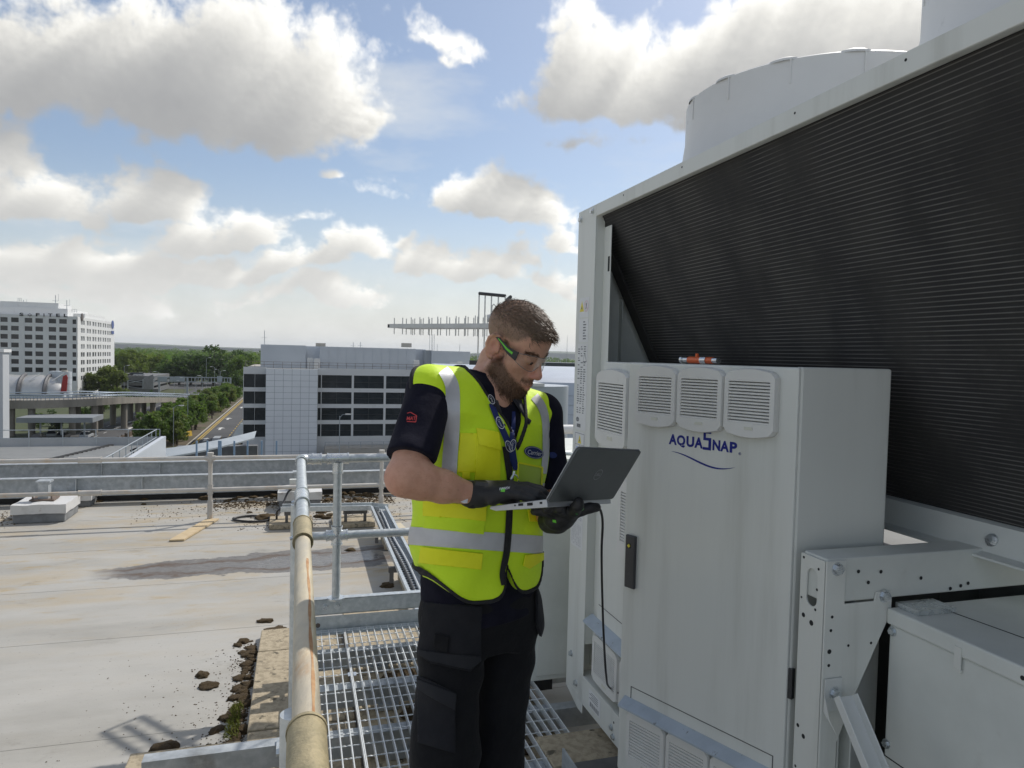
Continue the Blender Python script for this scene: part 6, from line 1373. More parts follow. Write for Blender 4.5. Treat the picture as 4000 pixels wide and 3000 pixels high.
def net_mesh(name, V, Q, m, org):
    me = bpy.data.meshes.new(name); me.vertices.add(len(V)); me.vertices.foreach_set('co', (V - np.array(org)).astype(np.float32).ravel())
    me.loops.add(len(Q) * 4); me.loops.foreach_set('vertex_index', Q.astype(np.int32).ravel()); me.polygons.add(len(Q))
    me.polygons.foreach_set('loop_start', np.arange(0, len(Q) * 4, 4, dtype=np.int32)); me.polygons.foreach_set('loop_total', np.full(len(Q), 4, np.int32))
    me.update(calc_edges=True); me.polygons.foreach_set('use_smooth', np.ones(len(Q), bool)); me.materials.append(m); me.validate(); return me
def BV(V, Q): return BVHTree.FromPolygons([tuple(v) for v in V], [tuple(q) for q in Q])
def cast(bv, px, py):
    r = ray(px, py).normalized(); h = bv.ray_cast(CAM, r); return h[0], h[1]
A3 = lambda v: np.array((v[0], v[1], v[2]), float)
# ------------------------------------------------------------------ frames
DM = 2.0
EX, EY, EZ = np.array([-.766, -.643, 0]), np.array([.643, -.766, 0]), np.array([0, 0, 1.0])       # his right, his front, up
FOOT = P3(1872, 2000, DM); FOOT = Vector((FOOT.x - .02, FOOT.y, ZG))
t = MAN = Thing('person', 'worker in yellow high-visibility vest, clear safety glasses and black gloves typing on a laptop', 'person', tuple(FOOT), 'W')
def put(name, V, Q, m, parent=None): return link(name, net_mesh(name, V, Q, m, FOOT), parent or MAN.o)
# cloth and skin
M_vest = mat('hi_vis_polyester', (.70, .98, .014), (.66, .94, .012), 9, .62, 0, .55, 11, sheen=.1)
M_pock = mat('hi_vis_pocket', (.92, .95, .014), (.88, .91, .012), 14, .6, 0, .35, 16)
M_tape = mat('reflective_tape', (.60, .61, .63), (.54, .55, .57), 18, .40, .15, .06, 260)
M_trim = mat('black_binding', (.014, .014, .016), (.02, .02, .022), 60, .75, 0, .3, 300)
M_polo = mat('navy_pique', (.012, .012, .021), (.017, .017, .028), 20, 1.0, 0, .5, 16, sheen=.05, spec=.05)
M_trou = mat('black_work_twill', (.0075, .0078, .0095), (.011, .0112, .013), 9, .88, 0, .7, 14, sheen=.04, spec=.25)
M_pkt2 = mat('charcoal_cordura', (.015, .0155, .019), (.020, .0205, .024), 14, .88, 0, .5, 18, sheen=.06, spec=.25)
M_glove = mat('black_nitrile', (.016, .0163, .0175), (.023, .0233, .0245), 30, .58, 0, .12, 260)
M_cuff = mat('black_rib_knit', (.014, .014, .015), (.024, .024, .025), 90, .9, 0, .4, 260)
M_navy = mat('lanyard_blue', (.012, .026, .13), (.016, .032, .15), 40, .7)
M_wht = mat('print_white', (.72, .74, .76), rough=.6)
M_green = mat('signal_green', (.16, .62, .05), rough=.5)
M_hair = mat('brown_hair', (.105, .066, .040), (.215, .145, .092), 120, .45, 0, lo=.3, hi=.7, spec=.5)
M_beard = mat('auburn_beard', (.085, .045, .022), (.17, .092, .046), 120, .6, 0, lo=.3, hi=.7)
def skin_material():
    m = bpy.data.materials.new('skin'); m.use_nodes = True; N = NT(m.node_tree); b = N.n['Principled BSDF']
    at = N.new('ShaderNodeAttribute'); at.attribute_name = 'tint'; r_, g_, b_ = N.sep(at.outputs['Vector'])
    v = N.new('ShaderNodeTexCoord').outputs['Object']
    c = N.mix(N.ramp(N.noise(v, 60, 5, .6), .35, .7), (.65, .365, .25), (.585, .315, .21))
    c = N.mix(N.math('MULTIPLY', N.ramp(N.noise(v, 14, 4), .45, .75), .35), c, (.66, .33, .24))
    c = N.mix(b_, c, (.58, .22, .17))
    c = N.mix(r_, c, N.mix(N.noise(v, 180, 4, .6), (.15, .095, .06), (.27, .175, .115)))
    c = N.mix(g_, c, N.mix(N.noise(v, 160, 4, .6), (.11, .058, .030), (.21, .115, .062)))
    N.put(b.inputs['Base Color'], c); b.inputs['Roughness'].default_value = .52; b.inputs['Subsurface Weight'].default_value = .12
    b.inputs['Subsurface Radius'].default_value = (1, .35, .2); b.inputs['Subsurface Scale'].default_value = .006
    bn = N.new('ShaderNodeBump'); bn.inputs['Strength'].default_value = .12; bn.inputs['Distance'].default_value = .003; N.put(bn.inputs['Height'], N.noise(v, 260, 4, .6)); N.link(bn.outputs[0], b.inputs['Normal'])
    return m
M_skin = skin_material()
# ------------------------------------------------------------------ torso profile
TZ = np.array([1.10, 1.18, 1.26, 1.335, 1.48, 1.60, 1.68, 1.745, 1.795, 1.83, 1.86])
TCX = [1872, 1872, 1868, 1865, 1866, 1880, 1890, 1893, 1890, 1888, 1888]
TA = .885 * np.array([.200, .205, .205, .203, .205, .214, .220, .222, .195, .140, .07])
TB = .885 * np.array([.140, .148, .148, .142, .145, .150, .150, .135, .105, .085, .055])
TXY = np.array([[P3(px, 1388 + (1.92 - z) / 2.0 * F, DM).x, DM - .004] for px, z in zip(TCX, TZ)])
def torso(x, y, z, off=0.0, folds=0.0):
    cx = np.interp(z, TZ, TXY[:, 0]); cy = np.interp(z, TZ, TXY[:, 1])
    r = (x - cx) * EX[0] + (y - cy) * EX[1]
    tl = np.clip((z - 1.45) / .35, 0, 1) * .20; z2 = z - tl * r
    a = np.interp(z2, TZ, TA) + off; b = np.interp(z2, TZ, TB) + off
    f = (x - cx) * EY[0] + (y - cy) * EY[1]
    e = 2.35; k = (np.abs(r / a) ** e + np.abs(f / b) ** e) ** (1 / e)
    d = (k - 1) * np.minimum(a, b) * .96
    d = np.maximum(d, (z2 - 1.868) * .9)
    if folds:
        w = np.sin(22 * r + 9 * z2 + 2.0 * np.sin(7 * z2 + 5 * f)) * np.sin(17 * z2 - 13 * f + 1.3) + .6 * np.sin(41 * z2 + 18 * r - 9 * f) * np.sin(23 * r + 4)
        d = d + folds * w
    return d, r, f, z2
SR, SLF = P3(1682, 1525, 1.87), P3(2112, 1618, 2.13)                     # shoulders
ELR, WRR = P3(1583, 1862, 1.70), P3(1842, 1929, 1.79)                   # right elbow, wrist
ELL, WRL = P3(2128, 1965, 2.12), P3(2150, 2036, 1.915)                    # left elbow, wrist
MID_R = SR.lerp(ELR, .5)
# head frame
ps, dl = math.radians(56), math.radians(28)
HF = np.array([math.sin(ps) * math.cos(dl), -math.cos(ps) * math.cos(dl), -math.sin(dl)])
HU = np.array([math.sin(ps) * math.sin(dl), -math.cos(ps) * math.sin(dl), math.cos(dl)])
HR = np.cross(HF, HU)
HM = A3(P3(1943, 1363, 1.934)) - .075 * HR
def HP3(r, f, u): return HM + HR * r + HF * f + HU * u
HAX = [HR, HF, HU]
# ------------------------------------------------------------------ body (skin)
b = Field((-.40, 1.60, 1.33), (.20, 2.34, 2.14), .0031)
b.join(lambda x, y, z: np.maximum(torso(x, y, z, -.028)[0], 1.36 - z), (-.30, 1.78, 1.36), (.16, 2.24, 1.93), .02)
for a_, c_, ra, rb in ((SR, MID_R, .052, .046), (MID_R, ELR, .046, .044), (SLF, ELL, .055, .045), (ELL, WRL, .046, .030)): b.cap(A3(a_), A3(c_), ra, rb, .02)
# right forearm: swelling below the elbow, tapering to the wrist
fa = lambda s: ELR.lerp(WRR, s)
b.cap(A3(fa(0)), A3(fa(.22)), .041, .0435, .02); b.cap(A3(fa(.22)), A3(fa(.55)), .0435, .0385, .02); b.cap(A3(fa(.55)), A3(fa(1.0)), .0385, .027, .02)
b.ell(A3(P3(1572, 1870, 1.695)), (.036, .032, .038), None, .02)
b.cap(A3(WRL), A3(P3(2190, 2022, 1.93)), .03, .03, .01)
nb = A3(P3(1893, 1590, 2.0)); b.cap(HP3(0, -.030, -.055), nb, .054, .062, .03); b.cap(HP3(0, .012, -.085), A3(P3(1925, 1590, 1.965)), .038, .045, .03)
E_ = lambda c, r, k=.015, op='u': b.ell(HP3(*c), r, HAX, k, op)
E_((0, -.006, .058), (.0755, .0975, .080)); E_((0, .040, .048), (.063, .050, .052), .02); E_((0, .045, -.028), (.056, .046, .072), .025)
for sg in (-1, 1):
    E_((sg * .044, .052, -.012), (.020, .026, .022), .02)
    b.cap(HP3(sg * .056, .004, -.052), HP3(sg * .020, .066, -.094), .022, .019, .022)
    b.cap(HP3(sg * .040, .070, .030), HP3(sg * .006, .085, .027), .010, .010, .012)
    b.ell(HP3(sg * .032, .096, .010), (.020, .016, .012), HAX, .012, 's')
    b.ell(HP3(sg * .030, .079, .011), (.0155, .0125, .0125), HAX, .004)
    b.cap(HP3(sg * .020, .087, .0165), HP3(sg * .044, .078, .014), .0045, .0045, .004)
    E_((sg * .0115, .098, -.031), (.0085, .0105, .0085), .007)
    b.ell(HP3(sg * .0065, .1045, -.0385), (.0035, .005, .004), HAX, .003, 's')
    b.cap(HP3(sg * .020, .086, -.061), HP3(0, .0975, -.0565), .0048, .0062, .007); b.cap(HP3(sg * .018, .085, -.066), HP3(0, .0955, -.0705), .0048, .0068, .007)
    b.cap(HP3(sg * .023, .083, -.0635), HP3(0, .102, -.0635), .0018, .0018, .004, 's')
    # ear
    ea = [HR * 1.0, HF, HU]; cx = sg * .0785
    b.ell(HP3(cx, -.012, .004), (.0085, .0185, .031), [HR * .93 + HF * .35 * sg, HF * .93 - HR * .35 * sg, HU], .006)
    b.ell(HP3(cx + sg * .0095, -.008, .006), (.0075, .0105, .0200), [HR * .93 + HF * .35 * sg, HF * .93 - HR * .35 * sg, HU], .004, 's')
    rim = [(-.004, .036), (-.020, .034), (-.030, .020), (-.030, .002), (-.024, -.014), (-.012, -.027), (-.002, -.028)]
    for (f0, u0), (f1, u1) in zip(rim[:-1], rim[1:]):
        ox = lambda f: cx + sg * (.006 - .35 * (f + .012)); b.cap(HP3(ox(f0), f0, u0), HP3(ox(f1), f1, u1), .0042, .0042 if u1 > -.02 else .0055, .004)
    ah = [(-.017, .018), (-.019, .002), (-.012, -.012)]
    for (f0, u0), (f1, u1) in zip(ah[:-1], ah[1:]): b.cap(HP3(cx + sg * .0045, f0, u0), HP3(cx + sg * .0045, f1, u1), .003, .003, .003)
    b.cap(HP3(sg * .077, .006, .002), HP3(sg * .077, .006, -.008), .004, .004, .004)
b.cap(HP3(0, .087, .018), HP3(0, .1085, -.020), .0075, .0105, .014); E_((0, .1105, -.025), (.0115, .0095, .0095), .008)
E_((0, .074, -.094), (.022, .018, .016), .015); E_((0, .084, -.050), (.022, .012, .012), .012)
BVt, BQ = b.net(2)
bo = put('body', BVt, BQ, M_skin)
# hair / beard / flush painted as a vertex attribute of the skin
rel = BVt - HM; hr, hf, hu = rel @ HR, rel @ HF, rel @ HU
nz = np.array([mnoise.noise(Vector(p) * 60) for p in BVt[:, :]]) if len(BVt) < 400000 else 0
ss = lambda a, lo, hi: np.clip((a - lo) / (hi - lo), 0, 1)
near = (np.abs(hr) < .12) & (hf > -.13) & (hf < .14) & (hu > -.16)
line = np.where(hf > .0, .036 + .62 * np.maximum(hf - .025, 0) + np.where(hf > .05, (hf - .05) * .5, 0), .030 - .9 * np.maximum(-hf - .03, 0))
earm = np.exp(-(((np.abs(hr) - .082) / .012) ** 2 + ((hf + .010) / .022) ** 2 + ((hu - .004) / .036) ** 2) * 1.0)
hair_m = ss(hu - line + .006 * nz, -.004, .010) * near * (1 - ss(earm, .25, .5))
side = np.where(np.abs(hr) > .035, 1, 0)
b_top = -.012 - .72 * np.maximum(hf - .012, 0)
jaw = ss(hu + .072 + .45 * np.maximum(hf, 0) + .006 * nz, -.004, .006)
sideb = ss(b_top - hu + .006 * nz, -.004, .012) * ss(hf, -.010, .008) * ss(hu, -.135, -.118) * near
sideb *= 1 - ss(hf, .058, .075) * (hu > -.045)
burn = ss(hf, .002, .008) * ss(.026 - hf, 0, .010) * (hu < .035) * (np.abs(hr) > .055) * ss(hu, -.02, -.01) * near
must = np.exp(-((hu + .0485) / .0075) ** 2) * (hf > .075) * (np.abs(hr) < .030) * near * .75
chin = ss(-.076 - hu, 0, .008) * (hf > .03) * ss(hu, -.14, -.125) * near
nogo = ss(.062 - np.abs(hu + .0635) * 6, 0, .02) * (hf > .08)
beard_m = np.clip(np.maximum.reduce([sideb * .95, burn * .8, must, chin]), 0, 1) * (1 - ss(earm, .25, .5))
lipm = np.exp(-((hu + .064) / .008) ** 2) * np.exp(-(hr / .017) ** 2) * (hf > .088)
beard_m *= (1 - lipm) * jaw
flush = np.clip(np.exp(-((hf - .108) / .02) ** 2 - ((hu + .028) / .016) ** 2) * .6 + earm * .55 + lipm * .7, 0, 1) * near
el_ = BVt - A3(P3(1535, 1885, 1.695)); flush = np.maximum(flush, .45 * np.exp(-(el_ ** 2).sum(1) / .0016))
at = bo.data.attributes.new('tint', 'FLOAT_VECTOR', 'POINT'); at.data.foreach_set('vector', np.stack([hair_m * .85, np.minimum(beard_m * 1.1, 1) * .92, flush], 1).astype(np.float32).ravel())
# ------------------------------------------------------------------ hair blades
def blades(name, mask, n, length, width, comb, m, jitter=.35, lift=.5, parent=None, org_off=0):
    rng = np.random.RandomState(len(name) * 7 + n); fc = BVt[BQ]; cen = fc.mean(1); nrm = np.cross(fc[:, 2] - fc[:, 0], fc[:, 3] - fc[:, 1]); ar = np.linalg.norm(nrm, axis=1); nrm = nrm / (ar[:, None] + 1e-12)
    w = mask[BQ].mean(1) * ar; w[w < 1e-9] = 0; pick = rng.choice(len(w), n, p=w / w.sum()); uv_ = rng.rand(n, 2); q = fc[pick]
    p = (q[:, 0] * ((1 - uv_[:, 0]) * (1 - uv_[:, 1]))[:, None] + q[:, 1] * (uv_[:, 0] * (1 - uv_[:, 1]))[:, None] + q[:, 2] * (uv_[:, 0] * uv_[:, 1])[:, None] + q[:, 3] * ((1 - uv_[:, 0]) * uv_[:, 1])[:, None])
    N_ = nrm[pick]; rl = p - HM; cm = comb(rl @ HR, rl @ HF, rl @ HU); cm = cm - N_ * (cm * N_).sum(1)[:, None]; d = cm + N_ * lift + rng.randn(n, 3) * jitter; d /= np.linalg.norm(d, axis=1)[:, None]
    L = length(rl @ HR, rl @ HF, rl @ HU) * rng.uniform(.6, 1.25, n); s = np.cross(d, N_ + rng.randn(n, 3) * .3); s /= np.linalg.norm(s, axis=1)[:, None] + 1e-9; s *= width
    p0 = p - N_ * .0015; mid = p0 + d * (L * .55)[:, None]; tip = p0 + (d * .8 + cm * .45 - EZ * .10) * L[:, None]
    V = np.stack([p0 - s, p0 + s, mid - s * .8, mid + s * .8, tip], 1).reshape(-1, 3); i = np.arange(n) * 5
    me = bpy.data.meshes.new(name); me.from_pydata([tuple(v) for v in (V - np.array(FOOT))], [], [tuple(f) for f in np.stack([i, i + 1, i + 3, i + 2], 1)] + [tuple(f) for f in np.stack([i + 2, i + 3, i + 4], 1)])
    me.polygons.foreach_set('use_smooth', [True] * len(me.polygons)); me.materials.append(m); o = link(name, me, parent or MAN.o); o['kind'] = 'stuff'; return o
HFv, HUv, HRv = HF[None, :], HU[None, :], HR[None, :]
top_m = hair_m * ss(hu, .070, .095); blades('hair', top_m + hair_m * .0, 9000, lambda r, f, u: .014 + .010 * ss(f, .0, .08), .0007, lambda r, f, u: HFv * .9 + HRv * (.45 * np.sign(-r) * 0 - .35)[:, None] * 1.0 if False else HFv * .9 - HRv * .30 + HUv * .15, M_hair, .30, .16)
blades('hair_sides', hair_m * (1 - ss(hu, .085, .105)), 9000, lambda r, f, u: .003 + .006 * ss(u, .03, .09), .0005, lambda r, f, u: HFv * .55 - HUv * .6, M_hair, .35, .22)
blades('beard', beard_m, 12000, lambda r, f, u: .0052 + .0055 * ss(-u, .06, .11), .0005, lambda r, f, u: HFv * .25 - HUv * .95, M_beard, .38, .42)
fr = near * ss(hf, .062, .075) * (np.abs(hr) < .055) * np.exp(-((hu - line - .004) / .012) ** 2); blades('fringe', fr, 900, lambda r, f, u: .028 + .0 * f, .0008, lambda r, f, u: HFv * .8 + HUv * .25, M_hair, .35, .7)
for sg in (1, -1):
    bm_ = near * np.exp(-((hu - .030 + .25 * np.maximum(np.abs(hr) - .04, 0)) / .0045) ** 2) * (np.sign(hr) == sg) * (np.abs(hr) > .012) * (np.abs(hr) < .052) * (hf > .05); blades('eyebrow', bm_, 420, lambda r, f, u: .009 + 0 * r, .0006, lambda r, f, u: HRv * sg * .9 + HUv * .15, M_beard, .2, .35)
bvb = BV(BVt, BQ)
# arm hair
arm_m = np.exp(-((BVt - A3(fa(.45))) ** 2).sum(1) / .012) * (np.linalg.norm(rel, axis=1) > .3); arm_m[arm_m < .2] = 0
blades('arm_hair', arm_m, 1300, lambda r, f, u: .008 + 0 * r, .00018, lambda r, f, u: np.tile((A3(WRR) - A3(ELR))[None, :] / np.linalg.norm(A3(WRR) - A3(ELR)), (len(r), 1)), mat('arm_hair', (.30, .18, .09), rough=.5), .5, .4)
for sg in (-1, 1):
    e = MB(); c = Vector(HP3(sg * .030, .0815, .0095)); 
    ey = t.part('eye', MB().lathe([(.0098 * math.cos(a), .0098 * math.sin(a)) for a in np.linspace(-1.57, 1.57, 9)], c, 14), mat('eye_white', (.34, .32, .30), rough=.3)); t.part('iris', MB().cyl(c + Vector(HF) * .0080 - Vector(HU) * .004, c + Vector(HF) * .0100 - Vector(HU) * .0045, .0048, n=14), mat('iris', (.06, .05, .04), rough=.15), ey)
# ------------------------------------------------------------------ polo shirt
CUFF = SR.lerp(ELR, .80); sdir = (A3(ELR) - A3(SR)); sdir /= np.linalg.norm(sdir)
s = Field((-.40, 1.62, 1.16), (.24, 2.36, 1.96), .0042)
s.join(lambda x, y, z: np.maximum(torso(x, y, z, -.010)[0], 1.19 - z), (-.32, 1.76, 1.16), (.18, 2.26, 1.96), .02)
def sleeve_fn(a, c, ra, rb, cut, cd_):
    a, c = A3(a), A3(c); ab = c - a; L2 = ab @ ab
    def fn(x, y, z):
        tt = np.clip(((x - a[0]) * ab[0] + (y - a[1]) * ab[1] + (z - a[2]) * ab[2]) / L2, 0, 1.2)
        d = np.sqrt((x - a[0] - tt * ab[0]) ** 2 + (y - a[1] - tt * ab[1]) ** 2 + (z - a[2] - tt * ab[2]) ** 2) - (ra + (rb - ra) * tt)
        d = d + .0030 * np.sin(34 * z + 26 * x + 2 * np.sin(30 * y)) * np.sin(19 * z - 41 * x) * np.clip(tt * 2, 0, 1)
        pl = (x - cut[0]) * cd_[0] + (y - cut[1]) * cd_[1] + (z - cut[2]) * cd_[2]
        return np.maximum(d, pl)
    return fn
s.cap(A3(P3(1805, 1512, 1.93)), A3(SR), .046, .062, .03); s.cap(A3(P3(1990, 1570, 2.07)), A3(SLF), .050, .060, .03)
cutR = A3(CUFF); cdR = sdir * .93 + np.array([.0, 0, -.25]); cdR /= np.linalg.norm(cdR)
s.join(sleeve_fn(SR, SR.lerp(ELR, .82), .062, .062, cutR, cdR), (-.36, 1.60, 1.5), (-.10, 1.98, 1.95), .014)
cutL = A3(P3(2140, 1898, 2.1)); cdL = np.array([.10, 0, -1.0]); cdL /= np.linalg.norm(cdL)
s.join(sleeve_fn(SLF, P3(2136, 1900, 2.10), .066, .064, cutL, cdL), (.0, 1.98, 1.46), (.22, 2.28, 1.88), .014)
SVt, SQ = s.net(2); put('polo_shirt', SVt, SQ, M_polo); bvs = BV(SVt, SQ)
# collar: band round the neck, points at the front
nc0, nc1 = HP3(0, -.032, -.075), nb; cax = (nc0 - nc1) / np.linalg.norm(nc0 - nc1)
cx_ = np.cross(EZ, cax); cb = MB(); n = 44; base = A3(P3(1906, 1516, 2.0))
col_v = []
for i in range(n + 1):
    ph = math.radians(18 + 324 * i / n) ; fr_ = math.cos(ph)                   # 0 = front
    dr_ = EY * math.cos(ph) * 1.0 + EX * math.sin(ph) * 1.0
    dr_ = dr_ / np.linalg.norm(dr_)
    z_in = .034 - .066 * max(0, fr_ + .15) / 1.15; tip = max(0, 1 - abs(math.degrees(ph) - 18) / 34) + max(0, 1 - abs(math.degrees(ph) - 342) / 34)
    top = base + dr_ * (.070 + .010 * max(0, fr_)) + EZ * z_in + EY * (-.004); out = base + dr_ * (.082 + .014 * max(0, fr_)) + EZ * (z_in - .008) + EY * (-.004)
    low = base + dr_ * (.100 + .024 * max(0, fr_) + .012 * tip) + EZ * (z_in - .044 - .020 * tip) + EY * .004; lin = base + dr_ * (.068 + .012 * max(0, fr_)) + EZ * (z_in - .05)
    col_v += [lin, top, (top + out) / 2 + EZ * .003, out, low]
cb.add([tuple(v) for v in col_v], [(5 * i + k, 5 * i + 5 + k, 5 * i + 6 + k, 5 * i + 1 + k) for i in range(n) for k in range(4)], True)
co = t.part('collar', cb, mat('navy_collar', (.011, .011, .017), (.016, .016, .024), 30, .85, 0, .1, 500, sheen=.2)); sm = co.modifiers.new('thick', 'SOLIDIFY'); sm.thickness = .003; sm.offset = 0
# cuff band
# ------------------------------------------------------------------ vest
VOFF = .012
v = Field((-.40, 1.66, 1.15), (.26, 2.36, 1.97), .0038)
q = v.sl(v.lo, v.lo + v.h * v.n); X, Y, Z = v.grid(q)
d, r, f, z2 = torso(X, Y, Z, VOFF, .0052)
sh = Field.__new__(Field); sh.__dict__.update(v.__dict__); sh.d = d.astype(np.float32); sh.cap(A3(P3(1805, 1512, 1.93)), A3(SR), .055, .070, .03); sh.cap(A3(P3(1990, 1570, 2.07)), A3(SLF), .056, .066, .03); d = sh.d
hole = np.maximum((np.sqrt(((f + .032) / .072) ** 2 + ((z2 - 1.700) / .145) ** 2) - 1) * .072, .092 + .055 * np.clip((z2 - 1.73) / .09, 0, 1) - np.abs(r))
vn = np.maximum(np.abs(r + .006) - np.clip((z2 - 1.675) * .52, -.02, .095), -f)                 # V neck
nk = np.sqrt(r ** 2 + (f + .01) ** 2) - .098; nk = np.maximum(nk, 1.74 - z2)
zh = np.where(f > -.03, 1.272 + np.where(np.abs(r) > .1, .10 * ((np.abs(r) - .1) / .105) ** 2, .085 * ((.1 - np.abs(r)) / .1) ** 5), 1.335); zh = zh + (np.abs(r) < .012) * 0
hem = zh - Z
cut = np.minimum.reduce([hole, vn, nk]); vest = np.maximum(np.maximum(d, -cut), hem)
v.d[:] = vest; VVt, VQ = v.net(2); vo = put('vest', VVt, VQ, M_vest); bvv = BV(VVt, VQ)
edge = np.maximum(-cut, hem)
v.d[:] = np.sqrt((d + .001) ** 2 + np.where(-cut > hem, cut, hem) ** 2) - .0062
PV, PQ = v.net(2)
def pieces(V, Q, mn=150):
    p = list(range(len(V)))
    def fd(a):
        while p[a] != a: p[a] = p[p[a]]; a = p[a]
        return a
    for q_ in Q:
        a = fd(q_[0])
        for k in q_[1:]: p[fd(k)] = a
    lab = np.array([fd(i) for i in range(len(V))]); out_ = []
    for l_ in np.unique(lab):
        fq = Q[lab[Q[:, 0]] == l_]
        if len(fq) < mn: continue
        used, inv = np.unique(fq, return_inverse=True); out_.append((V[used], inv.reshape(fq.shape)))
    return out_
for V_, Q_ in pieces(PV, PQ): put('binding', V_, Q_, M_trim, vo)
del d, r, f, z2, hole, vn, nk, zh, hem, cut, vest, edge
# patches and ribbons laid on a surface through picture points
def patch(name, V, Q, poly, off, m, parent, thick=.0, facing=True, convex=True):
    poly = [Vector((p[0], p[1])) for p in poly]; c = sum(poly, Vector((0, 0))) / len(poly)
    W_ = V - np.array(CAM); w = W_ @ np.array(FW); px = 2000 + F * (W_ @ np.array(RT)) / w; py = 1500 - F * (W_ @ np.array(UP)) / w
    mn = [min(p[i] for p in poly) for i in (0, 1)]; mx = [max(p[i] for p in poly) for i in (0, 1)]
    ok = (px > mn[0] - 40) & (px < mx[0] + 40) & (py > mn[1] - 40) & (py < mx[1] + 40); fq = Q[ok[Q].all(1)]
    if facing:
        P_ = V[fq]; nr = np.cross(P_[:, 2] - P_[:, 0], P_[:, 3] - P_[:, 1]); vd = P_.mean(1) - np.array(CAM); fq = fq[(nr * vd).sum(1) < 0]
    used, inv = np.unique(fq, return_inverse=True); inv = inv.reshape(fq.shape)
    bm = bmesh.new(); vv = [bm.verts.new(tuple(p)) for p in V[used]]
    for q_ in inv:
        try: bm.faces.new([vv[i] for i in q_])
        except ValueError: pass
    for i in range(len(poly)):
        a, b_ = poly[i], poly[(i + 1) % len(poly)]; no = ray(a.x, a.y).cross(ray(b_.x, b_.y)).normalized()
        if no.dot(ray(c.x, c.y)) < 0: no = -no
        g = bm.verts[:] + bm.edges[:] + bm.faces[:]; bmesh.ops.bisect_plane(bm, geom=g, dist=1e-6, plane_co=CAM, plane_no=no, clear_inner=True)
    bm.normal_update()
    if len(bm.verts) == 0: bm.free(); return None
    left = set(bm.faces); best = []                     # keep the largest connected piece
    while left:
        st = [left.pop()]; comp = [st[0]]
        while st:
            for e_ in st.pop().edges:
                for g_ in e_.link_faces:
                    if g_ in left: left.discard(g_); st.append(g_); comp.append(g_)
        if len(comp) > len(best): best = comp
    best = set(best); bmesh.ops.delete(bm, geom=[x for x in bm.faces if x not in best], context='FACES')
    for x in bm.verts: x.co += x.normal * off
    for x in bm.verts: x.co -= FOOT
    for f_ in bm.faces: f_.smooth = True
    me = bpy.data.meshes.new(name); bm.to_mesh(me); bm.free(); me.materials.append(m); o = link(name, me, parent)
    if thick: k = o.modifiers.new('thick', 'SOLIDIFY'); k.thickness = thick; k.offset = -1
    return o
def ribbon(name, bv, pts, off, m, parent, hw=None, sub=5, bulge=0):
    P = smooth([(p[0], p[1], p[2] if len(p) > 2 else hw) for p in pts], sub); mb = MB(); rows = []
    for i, p in enumerate(P):
        d_ = (P[min(i + 1, len(P) - 1)] - P[max(i - 1, 0)]).xy.normalized(); nx = Vector((-d_.y, d_.x)); row = []
        for k in (-1, -.5, 0, .5, 1):
            h, nn_ = cast(bv, p.x + nx.x * p.z * k, p.y + nx.y * p.z * k)
            row.append(None if h is None else h + nn_ * (off + bulge * (1 - k * k)))
        rows.append(row)
    rows = [r_ for r_ in rows if all(x is not None for x in r_)]
    dm = [sum((x - CAM).length for x in r_) / 5 for r_ in rows]
    for r_ in rows: mb.v += [tuple(x) for x in r_]
    for i in range(len(rows) - 1):
        if abs(dm[i + 1] - dm[i]) > .06: continue
        for k in range(4): mb.f.append((5 * i + k, 5 * i + 5 + k, 5 * i + 6 + k, 5 * i + 1 + k)); mb.sm.append(True)
    return t.part(name, mb, m, parent)
def decal(name, bv, vs, fs, o, ax, ay, off, m, parent):
    """flat print: plan coordinates -> picture points -> surface"""
    mb = MB(); pts = []
    for p in vs:
        x, y = o[0] + ax[0] * p[0] + ay[0] * p[1], o[1] + ax[1] * p[0] + ay[1] * p[1]; h, nn_ = cast(bv, x, y)
        if h is None: h, nn_ = pts[-1] if pts else (P3(x, y, 1.9), -FW), -FW; h = h if isinstance(h, Vector) else h[0]
        pts.append(h + nn_ * off)
    mb.add(pts, fs); return t.part(name, mb, m, parent)
def disc2(rx, ry, n=28): return [(rx * math.cos(2 * math.pi * i / n), ry * math.sin(2 * math.pi * i / n), 0) for i in range(n)] + [(0, 0, 0)], [(i, (i + 1) % n, n) for i in range(n)]
# tapes
patch('waist_tape', VVt, VQ, [(1500, 2050), (1622, 2060), (1890, 2085), (2010, 2096), (2130, 2085), (2250, 2070), (2250, 2150), (2130, 2160), (2010, 2168), (1890, 2158), (1622, 2130), (1500, 2120)][:0] or [(1560, 2054), (2180, 2098), (2180, 2168), (1560, 2124)], .0018, M_tape, vo, facing=False)
patch('waist_tape', VVt, VQ, [(1560, 1862), (2180, 1890), (2180, 1950), (1560, 1925)], .0018, M_tape, vo, facing=False)
ribbon('shoulder_tape', bvv, [(1730, 1446, 22), (1752, 1478, 25), (1766, 1520, 27), (1767, 1600, 29), (1765, 1700, 29), (1758, 1800, 29), (1754, 1872, 29)], .0020, M_tape, vo)
ribbon('shoulder_tape', bvv, [(2086, 1549, 17), (2112, 1584, 17), (2127, 1630, 15), (2131, 1690, 14), (2130, 1760, 13), (2122, 1850, 11)], .0020, M_tape, vo)
